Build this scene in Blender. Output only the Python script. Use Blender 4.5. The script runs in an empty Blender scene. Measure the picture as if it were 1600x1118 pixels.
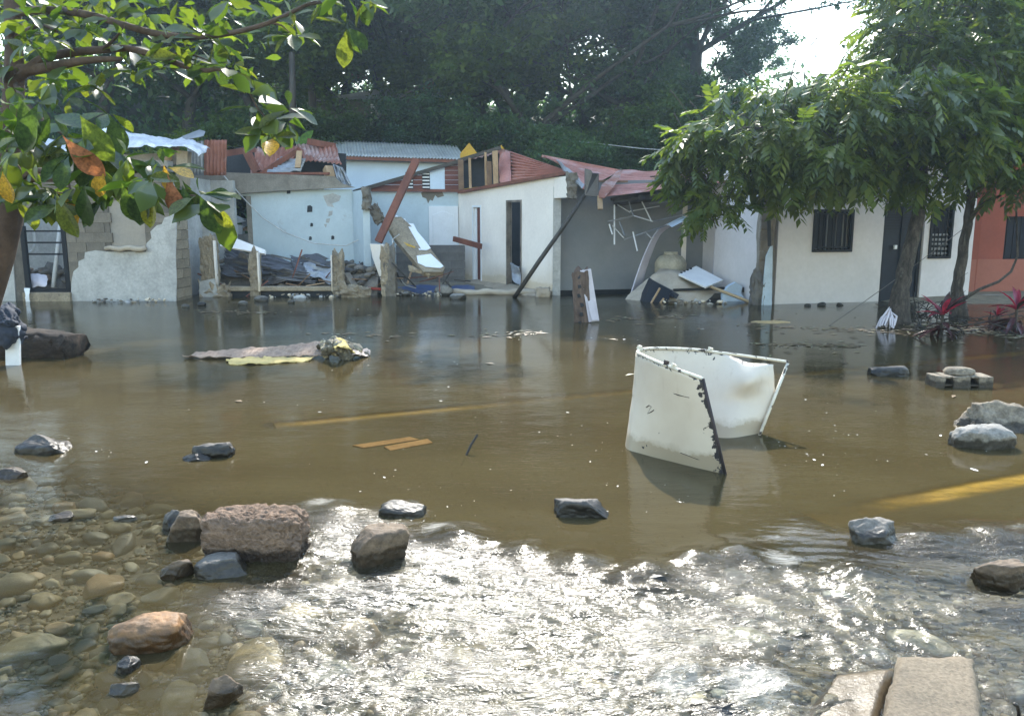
import bpy, bmesh, math, random
import numpy as np
from mathutils import Vector, Matrix, Euler, noise

C = bpy.context.scene.collection
SC = bpy.context.scene
rng = random.Random(7)
R = math.radians

# ------------------------------------------------------------------ camera, sky, sun, exposure
F, H = 1250.0, 1.6                      # focal length in photo pixels, eye height above the flood water
PITCH = math.atan(211 / 1250)
cp, sp = math.cos(PITCH), math.sin(PITCH)
cam_d = bpy.data.cameras.new('camera')
cam_d.sensor_width = 36.0
cam_d.lens = 36.0 * F / 1600
cam_d.clip_start = 0.05
cam_d.clip_end = 2000
cam = bpy.data.objects.new('camera', cam_d)
cam.location = (0, 0, H)
cam.rotation_euler = (math.pi / 2 - PITCH, 0, 0)
C.objects.link(cam)
SC.camera = cam

SUN_EL, SUN_AZ = R(43), R(4)            # sun high, behind the houses, a little to the right
w = bpy.data.worlds.new('World')
SC.world = w
w.use_nodes = True
nt = w.node_tree
nt.nodes.clear()
sky = nt.nodes.new('ShaderNodeTexSky')
sky.sky_type = 'NISHITA'
sky.sun_disc = False
sky.sun_elevation = SUN_EL
sky.sun_rotation = SUN_AZ
sky.dust_density = 0.8
sky.air_density = 1.65
sky.ozone_density = 1.0
bg = nt.nodes.new('ShaderNodeBackground')
bg.inputs['Strength'].default_value = 0.15
out = nt.nodes.new('ShaderNodeOutputWorld')
nt.links.new(sky.outputs[0], bg.inputs[0])
nt.links.new(bg.outputs[0], out.inputs[0])

sd = bpy.data.lights.new('sun', 'SUN')
sd.energy = 2.9
sd.angle = R(0.6)
sd.color = (1.0, 0.95, 0.86)
so = bpy.data.objects.new('sun', sd)
to_sun = Vector((math.sin(SUN_AZ) * math.cos(SUN_EL), math.cos(SUN_AZ) * math.cos(SUN_EL), math.sin(SUN_EL)))
so.rotation_euler = (-to_sun).to_track_quat('-Z', 'Y').to_euler()
so.location = (0, 0, 40)
C.objects.link(so)

vs = SC.view_settings
vs.view_transform = 'Standard'
vs.look = 'None'
vs.gamma = 1.0
vs.use_curve_mapping = False
vs.exposure = 1.9
SC.render.engine = 'CYCLES'
SC.cycles.use_denoising = True
SC.cycles.max_bounces = 8
SC.cycles.transparent_max_bounces = 12
SC.cycles.volume_bounces = 1
SC.cycles.caustics_reflective = False
SC.cycles.caustics_refractive = False
SC.cycles.sample_clamp_indirect = 6.0


# ------------------------------------------------------------------ survey helpers: sight lines of the photo to places on the site
def ray(px, py):
    dx, dy = (px - 800) / F, -(py - 559) / F
    return Vector((dx, cp + dy * sp, -sp + dy * cp))


def P(px, py, Y):
    d = ray(px, py)
    t = Y / d.y
    return Vector((d.x * t, Y, H + d.z * t))


def G(px, py, z=0.0):
    d = ray(px, py)
    t = (z - H) / d.z
    return Vector((d.x * t, d.y * t, z))


def onwall(A, B, px, py):
    """distance along the wall line A-B and height of the spot a sight line meets"""
    d = ray(px, py)
    ux, uy = B[0] - A[0], B[1] - A[1]
    L = math.hypot(ux, uy)
    ux, uy = ux / L, uy / L
    # t*d = A + u*U
    det = d.x * (-uy) - d.y * (-ux)
    t = (A[0] * (-uy) - A[1] * (-ux)) / det
    u = (d.x * A[1] - d.y * A[0]) / det
    return (d.x * t - A[0]) * ux + (d.y * t - A[1]) * uy, H + d.z * t


# ------------------------------------------------------------------ mesh helpers
def np_mesh(name, V, Fc, smooth=False):
    V = np.asarray(V, dtype=np.float32)
    Fc = np.asarray(Fc, dtype=np.int32)
    me = bpy.data.meshes.new(name)
    n, k = Fc.shape
    me.vertices.add(len(V))
    me.vertices.foreach_set('co', V.ravel())
    me.loops.add(n * k)
    me.loops.foreach_set('vertex_index', Fc.ravel())
    me.polygons.add(n)
    me.polygons.foreach_set('loop_start', np.arange(0, n * k, k, dtype=np.int32))
    me.polygons.foreach_set('loop_total', np.full(n, k, dtype=np.int32))
    if smooth:
        me.polygons.foreach_set('use_smooth', np.ones(n, dtype=bool))
    me.update(calc_edges=True)
    return me


class MB:
    def __init__(s):
        s.v, s.f = [], []

    def add(s, verts, faces):
        o = len(s.v)
        s.v += [tuple(v) for v in verts]
        s.f += [tuple(i + o for i in f) for f in faces]
        return s

    def hexa(s, p):
        """eight corners: four of one face, then four of the opposite one"""
        return s.add(p, [(3, 2, 1, 0), (4, 5, 6, 7), (0, 1, 5, 4), (1, 2, 6, 5), (2, 3, 7, 6), (3, 0, 4, 7)])

    def box(s, c, size, rot=(0, 0, 0), jit=0.0):
        M = Euler(rot).to_matrix()
        pts = []
        for z in (-.5, .5):
            for x, y in ((-.5, -.5), (.5, -.5), (.5, .5), (-.5, .5)):
                v = Vector((x * size[0], y * size[1], z * size[2]))
                if jit:
                    v += Vector((rng.uniform(-jit, jit), rng.uniform(-jit, jit), rng.uniform(-jit, jit)))
                pts.append(M @ v + Vector(c))
        return s.hexa(pts)

    def beam(s, a, b, wd, ht, up=(0, 0, 1), jit=0.0):
        a, b = Vector(a), Vector(b)
        d = (b - a).normalized()
        side = d.cross(Vector(up))
        if side.length < 1e-4:
            side = d.cross(Vector((1, 0, 0)))
        side.normalize()
        u = side.cross(d)
        pts = []
        for q in (a, b):
            for i, j in ((-.5, -.5), (.5, -.5), (.5, .5), (-.5, .5)):
                v = q + side * (i * wd) + u * (j * ht)
                if jit:
                    v = v + Vector((rng.uniform(-jit, jit), rng.uniform(-jit, jit), rng.uniform(-jit, jit)))
                pts.append(v)
        return s.hexa(pts)

    def wbox(s, A, B, u0, u1, z0, z1, o0, o1):
        """box in a wall's own axes: along, height, offset towards the viewer"""
        U, N = waxes(A, B)
        pts = []
        for o in (o0, o1):
            for u, z in ((u0, z0), (u1, z0), (u1, z1), (u0, z1)):
                pts.append(Vector((A[0] + U[0] * u + N[0] * o, A[1] + U[1] * u + N[1] * o, z)))
        return s.hexa(pts)

    def wpoly(s, A, B, poly, o0, o1):
        U, N = waxes(A, B)
        n = len(poly)
        pts = [Vector((A[0] + U[0] * u + N[0] * o, A[1] + U[1] * u + N[1] * o, z)) for o in (o0, o1) for u, z in poly]
        fs = [tuple(range(n)), tuple(range(2 * n - 1, n - 1, -1))]
        fs += [(i, (i + 1) % n, n + (i + 1) % n, n + i) for i in range(n)]
        return s.add(pts, fs)

    def prism(s, poly, ext):
        n = len(poly)
        ext = Vector(ext)
        pts = [Vector(p) for p in poly] + [Vector(p) + ext for p in poly]
        fs = [tuple(range(n)), tuple(range(2 * n - 1, n - 1, -1))]
        fs += [(i, (i + 1) % n, n + (i + 1) % n, n + i) for i in range(n)]
        return s.add(pts, fs)

    def tube(s, pts, rad, n=8, cap=True):
        pts = [Vector(p) for p in pts]
        if not hasattr(rad, '__len__'):
            rad = [rad] * len(pts)
        o = len(s.v)
        side = None
        for i, p in enumerate(pts):
            d = (pts[min(i + 1, len(pts) - 1)] - pts[max(i - 1, 0)]).normalized()
            if side is None:
                side = d.cross(Vector((0.31, 0.12, 0.94)))
                if side.length < .05:
                    side = d.cross(Vector((1, 0, 0)))
            side = (side - d * side.dot(d)).normalized()
            u = d.cross(side)
            for k in range(n):
                a = 2 * math.pi * k / n
                s.v.append(tuple(p + (side * math.cos(a) + u * math.sin(a)) * rad[i]))
        for i in range(len(pts) - 1):
            for k in range(n):
                a, b = o + i * n + k, o + i * n + (k + 1) % n
                s.f.append((a, b, b + n, a + n))
        if cap:
            s.f.append(tuple(o + k for k in range(n - 1, -1, -1)))
            e = o + (len(pts) - 1) * n
            s.f.append(tuple(e + k for k in range(n)))
        return s

    def mesh(s, name, smooth=False):
        me = bpy.data.meshes.new(name)
        me.from_pydata(s.v, [], s.f)
        if smooth:
            me.polygons.foreach_set('use_smooth', np.ones(len(me.polygons), dtype=bool))
        bm = bmesh.new()
        bm.from_mesh(me)
        bmesh.ops.recalc_face_normals(bm, faces=bm.faces)
        bm.to_mesh(me)
        bm.free()
        return me

    def build(s, name, m, parent=None, smooth=False, bevel=0.0):
        o = obj(name, s.mesh(name, smooth), m, parent)
        if bevel:
            b = o.modifiers.new('bevel', 'BEVEL')
            b.width = bevel
            b.segments = 2
            b.limit_method = 'ANGLE'
        return o


def waxes(A, B):
    ux, uy = B[0] - A[0], B[1] - A[1]
    L = math.hypot(ux, uy)
    ux, uy = ux / L, uy / L
    nx, ny = uy, -ux
    if nx * (0 - A[0]) + ny * (0 - A[1]) < 0:
        nx, ny = -nx, -ny
    return (ux, uy), (nx, ny)


def obj(name, me, m, parent=None):
    o = bpy.data.objects.new(name, me)
    C.objects.link(o)
    if m is not None and not len(me.materials):
        me.materials.append(m)
    if parent is not None:
        o.parent = parent
        L = Vector((0, 0, 0))
        q = parent
        while q is not None:
            L += Vector(q.location)
            q = q.parent
        o.location = -L
    return o


def tag(o, label=None, cat=None, group=None, kind=None):
    if label:
        o['label'] = label
    if cat:
        o['category'] = cat
    if group:
        o['group'] = group
    if kind:
        o['kind'] = kind
    return o


def thing(name, label, cat, loc, group=None):
    o = bpy.data.objects.new(name, None)
    o.empty_display_size = .1
    C.objects.link(o)
    o.location = loc
    return tag(o, label, cat, group)


def wall_mesh(name, A, B, z0, zA, zB, th, openings, m, parent):
    """a wall along A-B with openings (u0,u1,z0,z1) that have real reveals"""
    U, N = waxes(A, B)
    L = math.hypot(B[0] - A[0], B[1] - A[1])
    us = sorted({0.0, L} | {min(max(x, 0), L) for o in openings for x in o[:2]})
    zs = sorted({z0, 99.0} | {x for o in openings for x in o[2:]})
    top = lambda u: zA + (zB - zA) * u / L

    def solid(i, j):
        if i < 0 or j < 0 or i >= len(us) - 1 or j >= len(zs) - 1:
            return False
        uc, zc = (us[i] + us[i + 1]) / 2, (zs[j] + zs[j + 1]) / 2
        return not any(o[0] < uc < o[1] and o[2] < zc < o[3] for o in openings)
    mb = MB()

    def pt(u, z, o):
        z = min(z, top(u))
        return (A[0] + U[0] * u + N[0] * o, A[1] + U[1] * u + N[1] * o, z)
    for i in range(len(us) - 1):
        for j in range(len(zs) - 1):
            if not solid(i, j):
                continue
            a, b, c, d = us[i], us[i + 1], zs[j], zs[j + 1]
            mb.add([pt(a, c, 0), pt(b, c, 0), pt(b, d, 0), pt(a, d, 0)], [(0, 1, 2, 3)])
            mb.add([pt(a, c, -th), pt(b, c, -th), pt(b, d, -th), pt(a, d, -th)], [(3, 2, 1, 0)])
            for (di, dj, q) in ((-1, 0, (a, c, a, d)), (1, 0, (b, c, b, d)), (0, -1, (a, c, b, c)), (0, 1, (a, d, b, d))):
                if not solid(i + di, j + dj):
                    mb.add([pt(q[0], q[1], 0), pt(q[2], q[3], 0), pt(q[2], q[3], -th), pt(q[0], q[1], -th)], [(0, 1, 2, 3)])
    me = bpy.data.meshes.new(name)
    me.from_pydata(mb.v, [], mb.f)
    bm = bmesh.new()
    bm.from_mesh(me)
    bmesh.ops.remove_doubles(bm, verts=bm.verts, dist=1e-4)
    bmesh.ops.recalc_face_normals(bm, faces=bm.faces)
    bm.to_mesh(me)
    bm.free()
    return obj(name, me, m, parent)


def fnoise(p, s=1.0, oct=3, seed=0.0):
    v, a = 0.0, 1.0
    q = Vector(p) * s + Vector((seed * 7.3, seed * 3.1, seed * 5.7))
    for _ in range(oct):
        v += a * noise.noise(q)
        q = q * 2.03
        a *= .5
    return v


def chunk(name, c, size, m, parent=None, rot=(0, 0, 0), cuts=4, amp=.02, top=.0, seed=1.0, smooth=False):
    """a weathered masonry lump: a subdivided box with broken faces and a jagged top"""
    bm = bmesh.new()
    bmesh.ops.create_cube(bm, size=1.0)
    bmesh.ops.subdivide_edges(bm, edges=bm.edges, cuts=cuts, use_grid_fill=True)
    M = Euler(rot).to_matrix()
    for v in bm.verts:
        p = Vector((v.co.x * size[0], v.co.y * size[1], v.co.z * size[2]))
        k = Vector((fnoise(p, 13, 4, seed), fnoise(p, 13, 4, seed + 11), fnoise(p, 13, 4, seed + 23)))
        up = max(0.0, v.co.z + .1) / .6
        p += k * amp
        if top:
            p.z += fnoise(Vector((p.x, p.y, 0)), 7, 3, seed + 5) * top * up - top * .3 * up
        v.co = M @ p + Vector(c)
    me = bpy.data.meshes.new(name)
    bm.to_mesh(me)
    bm.free()
    if smooth:
        me.polygons.foreach_set('use_smooth', np.ones(len(me.polygons), dtype=bool))
    return obj(name, me, m, parent)


def rock_mesh(name, size, seed, box=2.4, amp=.08, sub=3, cuts=6, cutd=.8, fine=.02, pits=0.0):
    r = random.Random(seed)
    bm = bmesh.new()
    bmesh.ops.create_icosphere(bm, subdivisions=sub, radius=1.0)
    planes = []
    for _ in range(cuts):
        v = Vector((r.gauss(0, 1), r.gauss(0, 1), r.gauss(0, 1))).normalized()
        planes.append((v, r.uniform(cutd, cutd + .2)))
    for v in bm.verts:
        n = v.co.normalized()
        k = (abs(n.x) ** box + abs(n.y) ** box + abs(n.z) ** box) ** (-1 / box)
        p = n * k
        for q, d in planes:
            e = p.dot(q) - d
            if e > 0:
                p = p - q * e * .97
        p *= 1 + amp * fnoise(n, 1.6, 2, seed * .37) + fine * (fnoise(n, 6, 4, seed * .91) - .5 * abs(fnoise(n, 3.3, 2, seed * .53)))
        if pits:
            q = Vector((p.x * size[0], p.y * size[1], p.z * size[2]))
            c = noise.noise(q * 38 + Vector((seed, 0, 0))) + .7 * noise.noise(q * 85)
            p *= 1 - pits * max(0.0, c - .05) + pits * .35 * noise.noise(q * 17)
        v.co = Vector((p.x * size[0] / 2, p.y * size[1] / 2, p.z * size[2] / 2))
    me = bpy.data.meshes.new(name)
    bm.to_mesh(me)
    bm.free()
    me.polygons.foreach_set('use_smooth', np.ones(len(me.polygons), dtype=bool))
    return me


def corr_sheet(name, p00, p10, p11, p01, m, parent=None, waves=12, amp=.018, along=24, bend=0.0, seed=1.0, jag=0.0):
    """corrugated sheet: ribs run from the p00-p10 edge to the p01-p11 edge"""
    p00, p10, p11, p01 = map(Vector, (p00, p10, p11, p01))
    nu, nv = waves * 6, along
    nrm = ((p10 - p00).cross(p01 - p00) + (p11 - p10).cross(p11 - p01)).normalized()
    V, Fc = [], []
    for j in range(nv + 1):
        for i in range(nu + 1):
            u, v = i / nu, j / nv
            vv = v
            if jag:
                vv = v + (v - .5) * 2 * jag * fnoise((u * 3, seed, round(v)), 2.5, 2, seed)
            p = p00 * (1 - u) * (1 - vv) + p10 * u * (1 - vv) + p11 * u * vv + p01 * (1 - u) * vv
            p = p + nrm * (math.sin(u * waves * 2 * math.pi) * amp + bend * fnoise((u * 1.7, v * 1.7, seed), 1.3, 2, seed))
            V.append(p)
    for j in range(nv):
        for i in range(nu):
            a = j * (nu + 1) + i
            Fc.append((a, a + 1, a + nu + 2, a + nu + 1))
    me = np_mesh(name, [tuple(p) for p in V], Fc, smooth=True)
    o = obj(name, me, m, parent)
    s = o.modifiers.new('thickness', 'SOLIDIFY')
    s.thickness = .003
    return o


def cloth(name, rows, m, parent=None, nu=24, nv=10, amp=.02, seed=1.0, fs=6.0, thick=.006, tagz=None):
    """a soft sheet through rows of points; each row is resampled and wrinkled"""
    def samp(line, t):
        line = [Vector(p) for p in line]
        x = t * (len(line) - 1)
        i = min(int(x), len(line) - 2)
        f = x - i
        p0, p1, p2, p3 = line[max(i - 1, 0)], line[i], line[i + 1], line[min(i + 2, len(line) - 1)]
        return .5 * ((2 * p1) + (p2 - p0) * f + (2 * p0 - 5 * p1 + 4 * p2 - p3) * f * f + (3 * p1 - p0 - 3 * p2 + p3) * f ** 3)
    V = []
    for j in range(nv + 1):
        for i in range(nu + 1):
            p = samp([samp(r_, i / nu) for r_ in rows], j / nv)
            k = Vector((fnoise(p, fs, 3, seed), fnoise(p, fs, 3, seed + 9), fnoise(p, fs, 3, seed + 17)))
            V.append(tuple(p + k * amp))
    Fc = [(j * (nu + 1) + i, j * (nu + 1) + i + 1, (j + 1) * (nu + 1) + i + 1, (j + 1) * (nu + 1) + i) for j in range(nv) for i in range(nu)]
    o = obj(name, np_mesh(name, V, Fc, smooth=True), m, parent)
    if thick:
        s = o.modifiers.new('thickness', 'SOLIDIFY')
        s.thickness = thick
    return o


# vectorised gradient noise for the large height fields
def pnoise(x, y, seed=0):
    rs = np.random.RandomState(seed)
    perm = rs.permutation(512)
    ang = rs.uniform(0, 2 * np.pi, 512)
    gx, gy = np.cos(ang), np.sin(ang)
    xi, yi = np.floor(x).astype(int), np.floor(y).astype(int)
    xf, yf = x - xi, y - yi

    def g(ix, iy, fx, fy):
        h = perm[(perm[ix & 511] + iy) & 511]
        return gx[h] * fx + gy[h] * fy
    u = xf ** 3 * (xf * (xf * 6 - 15) + 10)
    v = yf ** 3 * (yf * (yf * 6 - 15) + 10)
    a = g(xi, yi, xf, yf) * (1 - u) + g(xi + 1, yi, xf - 1, yf) * u
    b = g(xi, yi + 1, xf, yf - 1) * (1 - u) + g(xi + 1, yi + 1, xf - 1, yf - 1) * u
    return a * (1 - v) + b * v


def sstep(a, b, x):
    t = np.clip((x - a) / (b - a), 0, 1)
    return t * t * (3 - 2 * t)


# ------------------------------------------------------------------ materials
MATS = {}


def nodes_of(name):
    m = bpy.data.materials.new(name)
    m.use_nodes = True
    n = m.node_tree
    n.nodes.clear()
    return m, n


def N_(n, kind, **kw):
    x = n.nodes.new(kind)
    for k, v in kw.items():
        if k in x.inputs:
            x.inputs[k].default_value = v
        else:
            setattr(x, k, v)
    return x


def ramp(n, stops, src):
    r = n.nodes.new('ShaderNodeValToRGB')
    el = r.color_ramp.elements
    while len(el) < len(stops):
        el.new(.5)
    for e, (p, c) in zip(el, stops):
        e.position = p
        e.color = (*c, 1) if len(c) == 3 else c
    n.links.new(src, r.inputs[0])
    return r.outputs[0]


def mixc(n, a, b, fac, mode='MIX'):
    x = n.nodes.new('ShaderNodeMix')
    x.data_type = 'RGBA'
    x.blend_type = mode
    for sock, v in ((0, fac), (6, a), (7, b)):
        if hasattr(v, 'links'):
            n.links.new(v, x.inputs[sock])
        else:
            x.inputs[sock].default_value = v if sock == 0 else (*v, 1)
    return x.outputs[2]


def noise_tex(n, scale, detail=4, rough=.6, vec=None, dist=0.0):
    t = n.nodes.new('ShaderNodeTexNoise')
    t.inputs['Scale'].default_value = scale
    t.inputs['Detail'].default_value = detail
    t.inputs['Roughness'].default_value = rough
    t.inputs['Distortion'].default_value = dist
    if vec is not None:
        n.links.new(vec, t.inputs['Vector'])
    return t.outputs['Fac']


def mat(name, col, col2=None, rough=.85, scale=3.0, fine=28.0, bump=.35, bdist=.01, spec=.3, metal=0.0, var=.22,
        stain=None, stain_at=(.58, .66), stain_scale=2.0, wet=False, tide=None, island=0.0, stretch=None, rnd=0.0):
    """weathered surface: two tones in blotches, fine grain, optional stains with edges of their own"""
    if name in MATS:
        return MATS[name]
    m, n = nodes_of(name)
    tc = n.nodes.new('ShaderNodeTexCoord').outputs['Object']
    if stretch:
        mp = N_(n, 'ShaderNodeMapping')
        mp.inputs['Scale'].default_value = stretch
        n.links.new(tc, mp.inputs[0])
        tc = mp.outputs[0]
    col2 = col2 or tuple(c * (1 - var * 1.6) for c in col)
    c = ramp(n, [(.35, col2), (.62, col)], noise_tex(n, scale, 6, .65, tc, .3))
    g = noise_tex(n, fine, 5, .7, tc)
    c = mixc(n, c, ramp(n, [(.3, (1 - var,) * 3), (.7, (1 + var * .5,) * 3)], g), 1.0, 'MULTIPLY')
    if stain:
        s = noise_tex(n, stain_scale, 8, .7, tc, .6)
        c = mixc(n, c, stain, ramp(n, [(stain_at[0], (0, 0, 0)), (stain_at[1], (1, 1, 1))], s))
    if island or rnd:
        src = n.nodes.new('ShaderNodeNewGeometry').outputs['Random Per Island'] if island else n.nodes.new('ShaderNodeObjectInfo').outputs['Random']
        k = island or rnd
        c = mixc(n, c, ramp(n, [(0, (1 - k,) * 3), (1, (1 + k,) * 3)], src), 1.0, 'MULTIPLY')
    if tide:                                         # mud left by the flood, to an uneven line
        z = n.nodes.new('ShaderNodeSeparateXYZ')
        n.links.new(n.nodes.new('ShaderNodeNewGeometry').outputs['Position'], z.inputs[0])
        a = n.nodes.new('ShaderNodeMath')
        a.operation = 'MULTIPLY_ADD'
        n.links.new(noise_tex(n, 1.6, 8, .7, tc, .4), a.inputs[0])
        a.inputs[1].default_value = -.55
        n.links.new(z.outputs[2], a.inputs[2])
        c = mixc(n, c, mixc(n, c, tide, 1.0, 'MULTIPLY'), ramp(n, [(.0, (1, 1, 1)), (.06, (.55, .55, .55)), (.42, (0, 0, 0))], a.outputs[0]))
    b = N_(n, 'ShaderNodeBsdfPrincipled', Roughness=rough, Metallic=metal)
    b.inputs['Specular IOR Level'].default_value = spec
    if wet:
        z = n.nodes.new('ShaderNodeSeparateXYZ')
        n.links.new(n.nodes.new('ShaderNodeNewGeometry').outputs['Position'], z.inputs[0])
        a = n.nodes.new('ShaderNodeMath')
        a.operation = 'MULTIPLY_ADD'
        n.links.new(noise_tex(n, 9, 4, .6, tc), a.inputs[0])
        a.inputs[1].default_value = -.11
        n.links.new(z.outputs[2], a.inputs[2])
        wf = ramp(n, [(.0, (1, 1, 1)), (.02, (0, 0, 0))], a.outputs[0])
        c = mixc(n, c, mixc(n, c, (.25, .24, .22), 1.0, 'MULTIPLY'), wf)
        rr = ramp(n, [(0, (rough,) * 3), (1, (.3,) * 3)], wf)
        n.links.new(rr, b.inputs['Roughness'])
        b.inputs['Specular IOR Level'].default_value = .35
    n.links.new(c, b.inputs['Base Color'])
    if bump:
        bp = N_(n, 'ShaderNodeBump', Strength=bump, Distance=bdist)
        n.links.new(g, bp.inputs['Height'])
        n.links.new(bp.outputs[0], b.inputs['Normal'])
    o = n.nodes.new('ShaderNodeOutputMaterial')
    n.links.new(b.outputs[0], o.inputs[0])
    MATS[name] = m
    return m


def leafmat(name, cols, trans=.45, tcol=None, gloss=.08, rough=.35, per='island', veins=False):
    m, n = nodes_of(name)
    if per == 'island':
        src = n.nodes.new('ShaderNodeNewGeometry').outputs['Random Per Island']
    else:
        src = n.nodes.new('ShaderNodeObjectInfo').outputs['Random']
    st = [(i / (len(cols) - 1), c) for i, c in enumerate(cols)]
    c = ramp(n, st, src)
    tc = n.nodes.new('ShaderNodeTexCoord').outputs['Object']
    blot = ramp(n, [(.35, (.58, .60, .6)), (.65, (1.28, 1.26, 1.1))], noise_tex(n, .9 if per == 'island' else 14, 3, .6, tc))  # brightness of lit and dark clumps put into the leaf colour
    c = mixc(n, c, blot, 1.0, 'MULTIPLY')
    if per == 'island':                              # no two trees quite the same green
        orn = n.nodes.new('ShaderNodeObjectInfo').outputs['Random']
        c = mixc(n, c, ramp(n, [(0, (.72, .78, .85)), (.5, (1, 1, 1)), (1, (1.35, 1.22, .9))], orn), 1.0, 'MULTIPLY')
    d = n.nodes.new('ShaderNodeBsdfDiffuse')
    n.links.new(c, d.inputs[0])
    t = n.nodes.new('ShaderNodeBsdfTranslucent')
    n.links.new(mixc(n, c, tcol or (1.9, 2.0, .75), 1.0, 'MULTIPLY'), t.inputs[0])
    a = N_(n, 'ShaderNodeMixShader', Fac=trans)
    n.links.new(d.outputs[0], a.inputs[1])
    n.links.new(t.outputs[0], a.inputs[2])
    g = N_(n, 'ShaderNodeBsdfGlossy', Roughness=rough)
    lw = N_(n, 'ShaderNodeFresnel', IOR=1.4)
    ml = N_(n, 'ShaderNodeMath', operation='MULTIPLY_ADD')
    n.links.new(lw.outputs[0], ml.inputs[0])
    ml.inputs[1].default_value = .07
    ml.inputs[2].default_value = gloss * .05
    b = n.nodes.new('ShaderNodeMixShader')
    n.links.new(ml.outputs[0], b.inputs[0])
    n.links.new(a.outputs[0], b.inputs[1])
    n.links.new(g.outputs[0], b.inputs[2])
    o = n.nodes.new('ShaderNodeOutputMaterial')
    n.links.new(b.outputs[0], o.inputs[0])
    MATS[name] = m
    return m


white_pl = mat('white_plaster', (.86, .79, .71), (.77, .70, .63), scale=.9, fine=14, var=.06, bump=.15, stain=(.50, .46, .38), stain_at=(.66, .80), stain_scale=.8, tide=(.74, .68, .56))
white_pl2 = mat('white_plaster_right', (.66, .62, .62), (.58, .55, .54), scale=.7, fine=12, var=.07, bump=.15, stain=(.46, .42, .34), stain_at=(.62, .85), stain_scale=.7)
blue_pl = mat('pale_blue_plaster', (.55, .63, .66), (.47, .55, .58), scale=1.1, fine=14, var=.06, bump=.15, stain=(.40, .41, .40), stain_at=(.60, .72), stain_scale=1.3, tide=(.74, .68, .56))
gray_pl = mat('grey_plaster', (.50, .49, .46), (.36, .35, .33), scale=2.2, fine=18, var=.2, bump=.5, bdist=.02, stain=(.2, .18, .15), stain_at=(.62, .72), stain_scale=3)
smooth_pl = mat('smooth_render_panel', (.33, .29, .24), (.27, .25, .22), scale=1.4, fine=20, var=.1, bump=.2)
concrete = mat('concrete', (.29, .26, .215), (.19, .165, .135), scale=2.5, fine=30, bump=.5, bdist=.012, stain=(.12, .10, .08), stain_at=(.62, .75), stain_scale=2.5)
block_m = mat('cement_block', (.215, .185, .145), (.15, .13, .105), scale=5, fine=45, bump=.7, bdist=.012, rnd=.16)
block_tan = mat('tan_cement_block', (.36, .295, .205), (.24, .19, .13), scale=5, fine=34, bump=.9, bdist=.015, rnd=.16, var=.35, stain=(.14, .11, .08), stain_at=(.58, .68), stain_scale=4)
block_dark = mat('dark_cement_block', (.19, .18, .17), (.13, .125, .12), scale=5, fine=40, bump=.6, bdist=.012, rnd=.15)
mortar = mat('mortar', (.16, .14, .115), scale=6, fine=40, bump=.5)
rubble_m = mat('rubble_stone', (.20, .175, .145), (.10, .09, .08), scale=5, fine=30, bump=.6, bdist=.012, rnd=.3)
rust_zinc = mat('rusty_zinc', (.33, .13, .085), (.20, .07, .04), rough=.6, scale=1.6, fine=16, bump=.12, spec=.4, stain=(.46, .38, .36), stain_at=(.50, .66), stain_scale=1.1)
pink_zinc = mat('faded_red_zinc', (.44, .19, .15), (.29, .10, .07), rough=.5, scale=1.3, fine=16, bump=.12, spec=.5, stain=(.44, .31, .29), stain_at=(.54, .7), stain_scale=1.0)
dark_zinc = mat('dark_zinc', (.10, .10, .11), (.055, .05, .05), rough=.38, scale=2.0, fine=18, bump=.15, spec=.6, metal=.35, stain=(.13, .08, .055), stain_at=(.6, .75))
grey_zinc = mat('grey_zinc', (.35, .37, .40), (.22, .23, .25), rough=.4, scale=2.0, fine=18, bump=.12, spec=.6, metal=.4)
white_zinc = mat('weathered_zinc', (.56, .57, .56), (.42, .42, .40), rough=.5, scale=1.6, fine=14, bump=.12, spec=.5, metal=.15, stain=(.30, .24, .18), stain_at=(.60, .72), stain_scale=1.6)
foil = mat('crumpled_foil_sheet', (.70, .72, .76), (.5, .52, .56), rough=.35, scale=3, fine=20, bump=.2, spec=.5)
wood_red = mat('red_brown_timber', (.21, .075, .045), (.13, .045, .03), rough=.6, scale=3, fine=30, bump=.3, stretch=(1, 1, .3))
clap_m = mat('red_brown_board', (.17, .055, .04), (.12, .038, .03), rough=.6, scale=3, fine=20, bump=.2, stretch=(.3, 1, 2))
wood_brown = mat('brown_timber', (.24, .15, .09), (.15, .09, .055), rough=.75, scale=3, fine=30, bump=.4)
wood_tan = mat('raw_timber', (.46, .31, .18), (.34, .22, .12), rough=.7, scale=3, fine=30, bump=.3)
wood_grey = mat('driftwood', (.25, .21, .17), (.12, .10, .08), rough=.8, scale=4, fine=35, bump=.8, bdist=.02, wet=True)
wood_dark = mat('dark_wet_wood', (.06, .05, .04), (.035, .03, .025), rough=.45, scale=3, fine=22, bump=.8, bdist=.02, wet=True)
dark_metal = mat('black_iron', (.014, .015, .019), rough=.6, bump=.1, spec=.2)
dark_room = mat('shade_dark', (.045, .048, .055), scale=2, bump=.2)  # near-black colour stands in for shade inside rooms and holes
navy = mat('navy_board', (.010, .014, .024), (.014, .018, .028), rough=.5, spec=.2, scale=2, bump=.1)
white_paint = mat('white_paint', (.76, .77, .78), scale=2, var=.05, bump=.06, rough=.5)
blue_white = mat('blue_white_wall', (.60, .70, .80), (.54, .63, .73), scale=1, var=.05, bump=.08)
pvc = mat('white_pipe', (.68, .70, .72), rough=.35, bump=0, var=.08)
yellow_p = mat('yellow_paint', (.55, .33, .03), (.42, .25, .03), rough=.6, scale=4, bump=.15)
yellow_kerb_m = mat('yellow_kerb_paint', (.56, .32, .035), (.40, .235, .04), rough=.8, scale=4, fine=20, bump=.3, var=.25)
blue_tarp = mat('blue_tarp', (.03, .07, .20), (.05, .08, .16), rough=.45, scale=5, bump=.3)
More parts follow.
